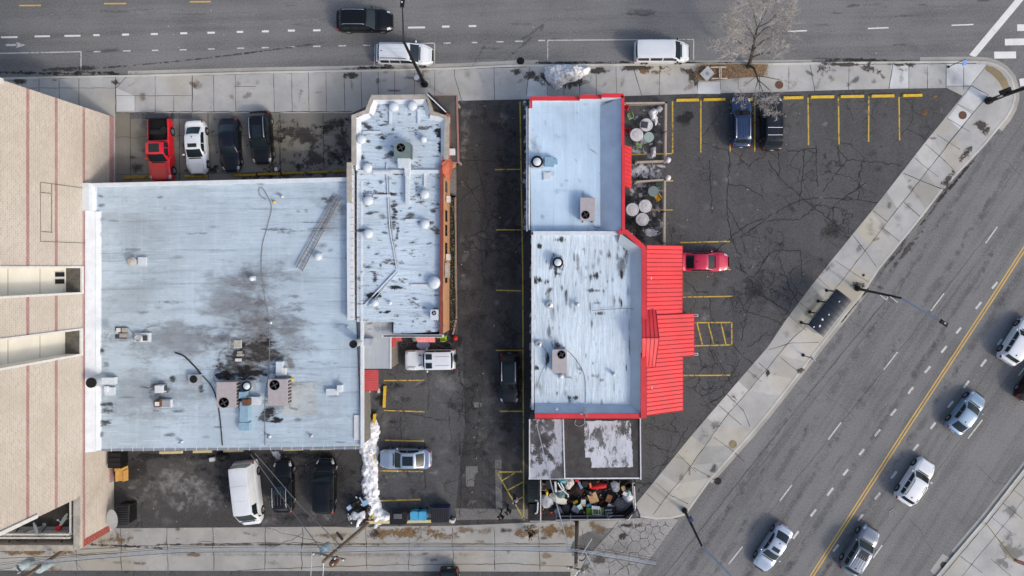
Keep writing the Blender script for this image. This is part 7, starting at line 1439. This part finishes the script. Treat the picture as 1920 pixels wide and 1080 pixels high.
lump('rubbish_bag','black rubbish bags heaped under the gutter behind the white cargo van','rubbish',413,858,HG,.6,.4,0,m_poly,3,.5); boxo('foam_block','crumpled white foam by the rubbish bags','foam',397,862,HG,(.5,.35,.3),10,m_whbag); boxo('paper_scrap','white paper scrap on the pad by the railed SUV','paper',517,317,HG+.02,(.25,.32,.05),10,m_whitep)
# things by the boxy off-roader
mb = MB(); mb.lathe([(.22,0),(.26,.7),(.28,.72),(.2,.8),(.001,.82)], n=16); tag(mb.build('grey_bin', m_greyp, None, 40, (*P(778,635,.8),HG)), 'round grey bin left of the pink awning', 'bin')
t = thing('oval_table', 'oval blue grey table between pink awning and off-roader', 'table', (*P(794,647,.7),HG)); mb = MB(); mb.lathe([(.5,.68),(.5,.71),(.001,.715)], n=20); mb.v = [(p[0]*1.25,p[1]*.72,p[2]) for p in mb.v]; mb.build('tabletop', M('blue grey top', S(142,150,176), .5), t)
for s_ in (-1,1): mb = MB(); mb.box((s_*.3,0,.34),(.06,.4,.68)); mb.build('leg', m_greyp, t)
chair('lime green plastic chair right of the pink awning',832.5,634,90,M('lime plastic', S(160,198,40), .5)); boxo('yellow_toy','yellow plastic toy left of the lime green chair','toy',820,632.5,HG,(.5,.25,.35),15,m_yelp); boxo('red_crate','red crate between pink awning and yellow toy','crate',816.5,634,HG,(.25,.3,.35),0,m_redp)
mb = MB(); mb.lathe([(.02,0),(.16,.05),(.24,.2),(.24,.28),(.16,.43),(.001,.48)], n=16); tag(mb.build('red_ball', m_redp, None, 60, (*P(854,634,.3),HG)), 'red ball on the asphalt right of the lime chair', 'ball')
cable('grey garden hose looping on the asphalt above the off-roader',[(752,645),(758,636),(764,645),(756,650),(752,645),(775,642),(815,645),(830,650),(842,652),(846,646),(838,641),(820,640)],.14,.025,m_gcable,'hose'); cable('green hose lying in the planter bed',[(843,385),(851,400),(853,450),(852,520),(855,560),(854,595),(850,610)],.3,.03,M('hose green', S(70,96,74), .6),'hose')
# scooters by the snow bank
def scooter(label, px, py, rz, c1, c2):
    t = thing('motor_scooter', label, 'motor scooter', (*P(px,py,.6),HG), R(rz))
    for x in (-.6,.62):
        h_, t_, b_ = wheel_parts(.27,.12)
        o = bpy.data.objects.new('wheel', h_); COL.objects.link(o); o.parent = t; o.location = (x,0,.27)
        for nm, d_ in (('tyre',t_),('rim',b_)): q_ = bpy.data.objects.new(nm,d_); COL.objects.link(q_); q_.parent = o
    mb = MB(); mb.tube([(-.75,0,.62),(-.45,0,.6),(-.1,0,.42),(.25,0,.36),(.5,0,.5)], [.1,.2,.15,.14,.08], 10); mb.build('body', m_blk, t, 60); mb = MB(); mb.box((-.35,0,.8),(.75,.28,.12),0,0,.85); mb.build('seat', c1, t)
    mb = MB(); mb.box((.5,0,.75),(.1,.42,.5),ry=.3); mb.build('front_shield', c2, t); mb = MB(); mb.tube([(.45,-.36,1.05),(.52,0,1.0),(.45,.36,1.05)], .025, 6); mb.build('handlebar', m_iron, t)
    for s_ in (-1,1): mb = MB(); mb.box((.42,s_*.42,1.15),(.06,.14,.09)); mb.build('mirror', m_whitep, t)
    mb = MB(); mb.box((-.75,0,.92),(.36,.36,.3)); mb.build('luggage_box', c2, t); mb = MB(); mb.box((-.93,0,.66),(.05,.2,.08)); mb.build('tail_light', m_tl, t); return t
scooter('black motor scooter with red light and pale shield, upper one by the snow',670,940,35,m_blk,M('pale blue shield', S(160,176,206), .4)); scooter('motor scooter with a white cover, lower one by the snow',668,965,200,m_whbag,m_whbag)
lump('white_cover','white plastic cover draped over the lower scooter','cover',664,968,.75,.35,.38,0,m_whbag,5,.25); boxo('blue_crate','pale blue crate beside the scooters on the snow edge','crate',683,944,HG+.1,(.45,.5,.35),20,M('pale blue plastic', S(140,178,206), .5)); lump('rubbish_bag','black bag pile between scooters and the pole foot','rubbish',690,953,HG,.45,.4,0,m_poly,8,.5)
for k in range(6): x, y = [(688,972),(694,969),(683,976),(697,972),(679,981),(690,978)][k]; boxo('timber_offcut','broken timber offcut at the pole foot by the snow','timber',x,y,HG,(.6,.08,.06),[40,60,55,20,70,35][k],m_pw if k%2 else m_rust)['group'] = 'timber offcuts at the pole foot'
# ------------------------------------------------------------------ trash yard behind the tar roof shed
X, Y = P(1090,975,1.9); t = thing('yard_fence', 'metal rail fence enclosing the rubbish yard beside the alley', 'fence', (X,Y,HG)); Q = lambda x, y, h: Vector((P(x,y,h)[0]-X, P(x,y,h)[1]-Y, h-HG))
m_rail = M('pale metal rail', S(186,186,190), .5, .3, var=.15)
for nm, pts, r in [('top_rail',[(1013.5,899,2.0),(1013.5,976,2.0)],.06),('top_rail',[(994,977,1.7),(1042,977,1.7)],.04),('top_rail',[(1043,975,1.9),(1175,973,1.9)],.05),('lower_rail',[(1043,968,1.2),(1175,967,1.2)],.035),('top_rail',[(1189,912,1.9),(1191,956,1.9)],.07),('lower_rail',[(1186,905,1.2),(1188,955,1.2)],.035),('brace',[(1132,974,1.0),(1146,968,1.9)],.035),('top_rail',[(1191,956,1.9),(1178,975,1.9)],.05)]: mb = MB(); mb.tube([Q(*p) for p in pts], r, 8); mb.build(nm, m_rail, t, 50)
for x, y in [(1013.5,977),(1043,975),(1070,974),(1102,974),(1140,973),(1175,973),(1190,956),(1188,905)]: mb = MB(); p = Q(x,y,1.9); mb.box((p.x,p.y,.95),(.09,.09,1.9)); mb.lathe([(.07,1.9),(.05,1.98),(.001,2.0)], (p.x,p.y,0), 8); mb.build('post', m_rail, t)
mb = MB(); strip(mb, [Q(x,y,1.7)[:2] for x,y in [(1043,974),(1175,972)]], 0, .03, .2, 1.6); mb.build('mesh_panel', M('dark mesh', S(40,40,46), .8), t)
X, Y = P(1183,964,1.9); t = thing('gate', 'black solid gate leaf at the corner of the rubbish yard', 'gate', (X,Y,HG), R(38)); mb = MB(); mb.box((0,0,.95),(1.3,.16,1.9)); mb.build('leaf', m_iron, t); mb = MB(); mb.box((0,.1,1.2),(1.1,.05,.08)); mb.build('brace', m_bgrey, t)
mb = MB(); mb.sheet(GL([(990,898),(1192,898),(1191,960),(1178,975),(990,977)]), .105); tag(mb.build('yard_ground', M('wet yard dirt', S(46,42,39), .9, var=.5, sc_=3, bump=.5)), kind='structure')
dumpster('dark green ribbed dumpster at the west end of the rubbish yard',990,1011,901,941,1.45,m_dgreen,m_dgreen,12); dumpster('black bin with white strap at the yard south west corner',992,1010,945,963,1.3,m_blk,m_blk,0)
cable('white strap curled over the black bin in the yard',[(1003,938),(1008,939),(1008,950),(1007,960),(1003,963)],1.5,.08,m_whbag,'strap')
J = [('box','cardboard_box','flattened brown cardboard box with red mark at the centre of the yard','box',1112,934,.55,(.85,.95,.12),20,m_cbrd),('box','cardboard_box','small brown cardboard box next to the rail post in the yard','box',1020,915,.6,(.42,.5,.4),-5,m_cbrd),('box','cardboard_box','torn brown cardboard sheet right of the large box','box',1142,935,.5,(.5,.7,.08),-20,M('brown card', S(140,98,64), .85)),('box','cardboard_box','brown carton beside the white tub in the yard','box',1093,945,.6,(.5,.4,.25),-10,m_cbrd),
('box','plastic_tub','pale grey plastic tub left of the large cardboard box','tub',1094,941,.85,(.42,.4,.25),0,M('pale tub', S(172,186,190), .5)),('box','cabinet','grey plastic cabinet lying under the tub','cabinet',1080,955,.4,(.7,.6,.5),-25,m_greyp),('box','blue_box','bright blue carton left of the banner','box',1104,948,.5,(.45,.25,.2),20,m_bluep),('box','teal_foam','torn pale teal foam on the grey cabinet','foam',1087,951,.95,(.4,.45,.1),30,M('teal foam', S(176,212,208), .7)),('box','yellow_drill_case','yellow striped black case in the yard','case',1079,942,.5,(.45,.25,.2),25,m_yelp),('box','slotted_board','white slotted panel leaning beside the yard shelves','panel',1042,913,.7,(.2,1.0,.06),3,m_whitep),('box','black_cabinet','black cabinet in the upper left of the yard','cabinet',1028,909,.3,(.45,.75,1.0),0,m_blk),('box','blue_drum','small blue drum below the black cabinet','drum',1035,914,.5,(.25,.3,.4),10,m_dblue),('box','striped_rack','black rack with white bars under the shed eave','rack',1097,908,.5,(.5,.5,.3),2,m_blk),('box','orange_jerrycan','orange jerrycan left of the red kayak shape','jerrycan',1107,910,.5,(.16,.4,.35),15,M('orange plastic', S(222,120,70), .5)),('box','red_tin','red tin by the shed eave, left','tin',1082,902,.8,(.35,.18,.3),0,m_redp),('box','blue_board','pale blue grey board leaning by the red tin','board',1088,910,.6,(.25,.7,.06),25,M('blue board', S(120,140,172), .6)),('box','white_crate','white crate near the east rail','crate',1172,926,.5,(.4,.35,.25),-20,m_whitep),('box','teal_bottle','teal bottle crate by the east rail','bottle',1179,922,.7,(.18,.2,.35),0,M('teal plastic', S(70,160,140), .4)),('box','cardboard_box','small tan carton by the east tyres','box',1169,916,.4,(.35,.4,.3),15,m_cbrd),('box','white_sheet','white folded sheet left of the banner text','sheet',1146,950,.55,(.7,.3,.08),-30,m_whbag),('box','grey_slab','grey broken slab lying south of the white cloth','slab',1047,959,.4,(.7,.55,.3),35,m_greyp),
('lump','plastic_sheet','crumpled pale grey plastic sheet near the east tyres','plastic sheet',1154,914,.4,.55,.42,m_gbag),('lump','white_cloth','cream cloth heap draped beside the tub wheel','cloth',1047,937,.4,.75,.45,M('cream cloth', S(222,218,204), .8, bump=.4)),('lump','grey_tarp','teal grey tarp bundle with bags above the cream cloth','tarp',1053,928,.5,.55,.42,M('teal grey tarp', S(110,134,134), .6, bump=.5)),('lump','rubbish_bag','black bag right of the tarp bundle','bag',1062,930,.4,.4,.4,m_poly),('lump','rubbish_bag','dark grey bag above the south rail','bag',1062,956,.35,.45,.45,m_bgrey),('lump','rubbish_bag','black bag above the large cardboard box','bag',1105,925,.4,.5,.3,m_poly),('lump','white_bag','white bag bundle near the east rail','bag',1178,934,.4,.42,.5,m_whbag),('lump','white_bag','white tangled bag at the west of the yard below the yellow toy','bag',1024,942,.35,.5,.65,m_whbag),('lump','paper_heap','pale paper heap at the top of the yard','paper',1066,908,.5,.5,.45,M('mixed paper', S(196,192,186), .8, var=.35, sc_=9)),('lump','brown_rags','dark brown rag pile in the middle of the yard','rags',1083,920,.2,.6,.7,M('brown rags', S(58,42,36), .95, var=.4, sc_=8)),('lump','teal_bag','teal and white bag under the shed eave','bag',1053,902,.6,.45,.22,M('aqua bag', S(104,180,196), .5)),('lump','foil_scraps','grey foil scraps heaped at the east end','scraps',1168,948,.2,.9,.7,M('foil scraps', S(126,124,122), .6, var=.6, sc_=12, bump=.8)),('lump','black_rubbish','black rubbish mound along the south of the yard','rubbish',1075,966,.15,.7,.35,m_poly),('lump','yellow_toy','yellow plastic toy left of the tarp bundle','toy',1025,926,.5,.25,.14,m_yelp)]
for i, j in enumerate(J):
    if j[0] == 'box': boxo(*j[1:], open_=(j[1] == 'cardboard_box' and j[6+1][2] > .35))
    else: lump(j[1], j[2], j[3], j[4], j[5], j[6], j[7], j[8], 0, j[9], i, .38, i*40)
tyre('black tyre next to the plastic sheet under the shed eave',1139,913,.3,.33,.5); tyre('large black tyre in the north east corner of the yard',1178,910,.35,.38); tyre('white rimmed tyre above the plastic sheet',1135,904,.5,.3,.3)
mb = MB(); mb.tube([(-.9,0,.1),(-.6,0,.1),(.3,.05,.15),(.75,.06,.18)], [.03,.16,.26,.2], 10); o = tag(mb.build('red_sled', m_redp, None, 60, (*P(1122,913,.8),.6)), 'red plastic sled left of the tyres in the yard', 'sled'); o.rotation_euler.z = .12
for l, pts in [('white bent frame tube of the broken chair, left bar',[(1046,905),(1052,915),(1060,923),(1065,928),(1065,932)]),('white bent frame tube of the broken chair, right bar',[(1051,905),(1057,917),(1052,920),(1047,921)])]: cable(l, pts, 1.0, .07, m_whitep, 'tube')
X, Y = P(1119,957,1.0); t = thing('upturned_chair', 'white tubular chair lying on the green banner', 'chair', (X,Y,.6), -.1)
for nm, pts in [('seat',None),('leg',[(-.4,.2,.3),(-.35,-.45,.35)]),('leg',[(.15,.2,.3),(.2,-.5,.35)]),('leg',[(.3,.25,.3),(.45,-.4,.35)]),('stretcher',[(-.35,-.4,.35),(.45,-.4,.35)])]:
    mb = MB()
    if pts: mb.tube(pts, .035, 6)
    else: mb.box((-.12,.22,.32),(.75,.28,.07))
    mb.build(nm, m_whitep, t)
X, Y = P(1133,958,.5); t = thing('banner', 'black and green banner with white lettering lying in the yard', 'banner', (X,Y,.78), .03)
mb = MB(); mb.box((.52,0,0),(1.15,.95,.03)); mb.build('black_field', M('banner black', S(20,21,24), .6), t); mb = MB(); mb.box((-.86,0,0),(1.6,.85,.03)); mb.build('green_field', M('banner green', S(112,150,46), .6, var=.35, sc_=3), t)
for tx, y, s_ in [('unce',.08,.34),('urant',-.2,.34)]:
    cu = bpy.data.curves.new('lettering', 'FONT'); cu.body = tx; cu.size = s_; cu.shear = .2; cu.extrude = .004; co = bpy.data.objects.new('lettering', cu); COL.objects.link(co)
    dg = bpy.context.evaluated_depsgraph_get(); me = bpy.data.meshes.new_from_object(co.evaluated_get(dg)); bpy.data.objects.remove(co); me.materials.clear(); me.materials.append(m_whitep); co = bpy.data.objects.new('lettering', me); COL.objects.link(co); co.parent = t; co.location = (.02,y,.02)
mb = MB(); q = random.Random(31); cols = [m_whitep,m_greyp,m_blk,m_cbrd,m_redp,m_dblue,m_whbag,m_bgrey,m_rust,m_yelp]
for i in range(260):
    x, y = q.uniform(1016,1184), q.uniform(902,968)
    if 1100 < x < 1160 and y > 945: continue
    d = q.choice([(.1,.08,.04),(.2,.12,.05),(.28,.05,.05),(.12,.12,.1),(.3,.2,.05)]); s_ = q.uniform(.6,1.5); X, Y = P(x,y,.4); mb.box((X,Y,q.uniform(.12,.5)),tuple(v_*s_ for v_ in d),q.uniform(0,3.1),q.choice([0,1,1,2,2,2,3,6,7,7,8,8,7,2,4,5,9] if i%3 else [2,7,8]),q.uniform(.5,1),q.uniform(-.5,.5),q.uniform(-.5,.5))
tag(mb.build('mixed_litter', cols), 'mixed broken litter and scrap covering the rubbish yard floor', 'litter', kind='stuff')
mb = MB(); q = random.Random(8)
for i in range(420):
    x, y = q.choice([(q.uniform(230,660),q.uniform(850,985)),(q.uniform(860,985),q.uniform(190,960)),(q.uniform(1190,1680),q.uniform(185,560)),(q.uniform(230,1800),q.uniform(128,205)),(q.uniform(0,1900),q.uniform(0,118)),(q.uniform(170,1000),q.uniform(990,1060))]); s_ = q.uniform(.02,.07); X, Y = P(x,y,.1); mb.box((X,Y,.145 if 120<y<212 else .12),(s_,s_*.7,.02),q.uniform(0,3),q.choice([0,0,1,2]))
tag(mb.build('ground_litter', [m_whitep,m_cbrd,m_blk]), 'scattered crumbs of paper and grit on the pavements', 'litter', kind='stuff')
# ------------------------------------------------------------------ people
m_skin = M('skin', S(196,150,122), .6, var=.06); m_hair = M('dark hair', S(30,26,24), .7)
def skinmesh(name, nodes, edges, mt, par, sub=1):
    me = bpy.data.meshes.new(name); me.from_pydata([n_[0] for n_ in nodes], edges, []); o = bpy.data.objects.new(name, me); COL.objects.link(o); o.parent = par
    md = o.modifiers.new('Skin','SKIN'); md.use_smooth_shade = True
    if not me.skin_vertices: me.attributes.new('skin','FLOAT_VECTOR','POINT')
    for i, n_ in enumerate(nodes): me.skin_vertices[0].data[i].radius = (n_[1],n_[1]) if not isinstance(n_[1],tuple) else n_[1]
    me.skin_vertices[0].data[0].use_root = True
    s_ = o.modifiers.new('Sub','SUBSURF'); s_.levels = sub; s_.render_levels = sub; me.materials.append(mt)
    dg = bpy.context.evaluated_depsgraph_get(); dg.update(); nm = bpy.data.meshes.new_from_object(o.evaluated_get(dg)); o.modifiers.clear(); o.data = nm; nm.name = name
    if not nm.materials: nm.materials.append(mt)
    nm.polygons.foreach_set('use_smooth', [True]*len(nm.polygons)); return o
def person(label, px, py, rz, top, legs, step=.22, arm=.25, hairc=None, carry=None):
    t = thing('person', label, 'person', (*P(px,py,.9),HG+.02), R(rz)); J = {}
    J['pel'] = (0,0,.95); J['sp'] = (.01,0,1.18); J['ch'] = (.02,0,1.38); J['nk'] = (.03,0,1.5); J['hd'] = (.05,0,1.62)
    N = [(J['pel'],(.15,.12)),(J['sp'],(.14,.11)),(J['ch'],(.16,.12)),(J['nk'],.055),(J['hd'],(.09,.1)),((.06,0,1.72),(.075,.08))]; E = [(0,1),(1,2),(2,3),(3,4),(4,5)]
    def add(p, r, par): N.append((p,r)); E.append((par,len(N)-1)); return len(N)-1
    lg = []; am = []
    for s_ in (-1,1):
        f_ = s_*step; a = add((0,s_*.1,.88),.095,0); k = add((f_*.5+.04,s_*.1,.5),.06,a); an_ = add((f_-.03*(f_<0),s_*.1,.09),.042,k); add((f_+.16,s_*.11,.05),.04,an_); lg.append([(0,s_*.1,.93),(f_*.5+.04,s_*.1,.5),(f_-.02,s_*.1,.1)])
        b = -s_*arm; s1 = add((.02,s_*.2,1.4),.06,2); e = add((b*.4-.02,s_*.25,1.13),.045,s1); w_ = add((b+.05,s_*.24,.9),.032,e); pm = add((b+.08,s_*.23,.83),.035,w_); am.append([(.02,s_*.2,1.4),(b*.4-.02,s_*.25,1.13),(b+.04,s_*.24,.92)])
        for fi in range(4): f1 = add((b+.10+.008*fi,s_*.23+.018*(fi-1.5),.775),.009,pm); add((b+.10+.012*fi,s_*.222+.015*(fi-1.5),.735+.008*abs(fi-1.5)),.008,f1)
        th = add((b+.12,s_*.20,.82),.01,pm); add((b+.14,s_*.19,.79),.009,th)
    body = skinmesh('body', N, E, m_skin, t)
    Nn = [((0,0,.93),(.18,.14)),(J['sp'],(.17,.14)),((.02,0,1.4),(.19,.145)),((.03,0,1.49),.075)]; Ee = [(0,1),(1,2),(2,3)]
    for L_ in am: Nn.append((L_[0],.085)); Ee.append((2,len(Nn)-1)); Nn.append((L_[1],.065)); Ee.append((len(Nn)-2,len(Nn)-1)); Nn.append((L_[2],.05)); Ee.append((len(Nn)-2,len(Nn)-1))
    skinmesh('jacket', Nn, Ee, top, t)
    Nn = [((0,0,.96),(.17,.13))]; Ee = []
    for L_ in lg: Nn.append((L_[0],.115)); Ee.append((0,len(Nn)-1)); Nn.append((L_[1],.08)); Ee.append((len(Nn)-2,len(Nn)-1)); Nn.append((L_[2],.065)); Ee.append((len(Nn)-2,len(Nn)-1))
    skinmesh('trousers', Nn, Ee, legs, t)
    mb = MB(); mb.lathe([(.105,.0),(.112,.05),(.1,.1),(.06,.135),(.001,.145)], (.035,0,1.66), 14); mb.build('hair', hairc or m_hair, t, 60)
    mb = MB()
    for s_ in (-1,1): mb.lathe([(.012,-.008),(.012,.008)], (.135,s_*.035,1.665), 6)
    mb.lathe([(.02,-.02),(.012,.03)], (.15,0,1.635), 6); mb.build('face_features', m_skin, body)
    for L_ in lg: k = MB(); k.box((L_[2][0]+.09,L_[2][1],.045),(.28,.1,.09),0,0,.8); k.build('shoe', m_blk, t)
    return t
person('person in pale grey top walking past the hatched yellow triangle',966,937,-70,M('pale grey cloth', S(176,184,200), .8),M('black cloth', S(26,26,30), .85),.25)
person('person in black coat at the alley mouth, left of the pair',939.5,967,-120,M('black coat', S(24,25,28), .8),M('dark denim', S(34,38,52), .85),.28)
person('person in dark blue coat at the alley mouth, right of the pair',953,957,-100,M('navy coat', S(30,38,66), .8),m_blk,.22)
person('person in black walking along the alley below the rubbish yard',995.5,1004,150,M('black jacket', S(22,22,25), .8),m_blk,.3,.3,M('bald scalp', S(190,140,120), .55))
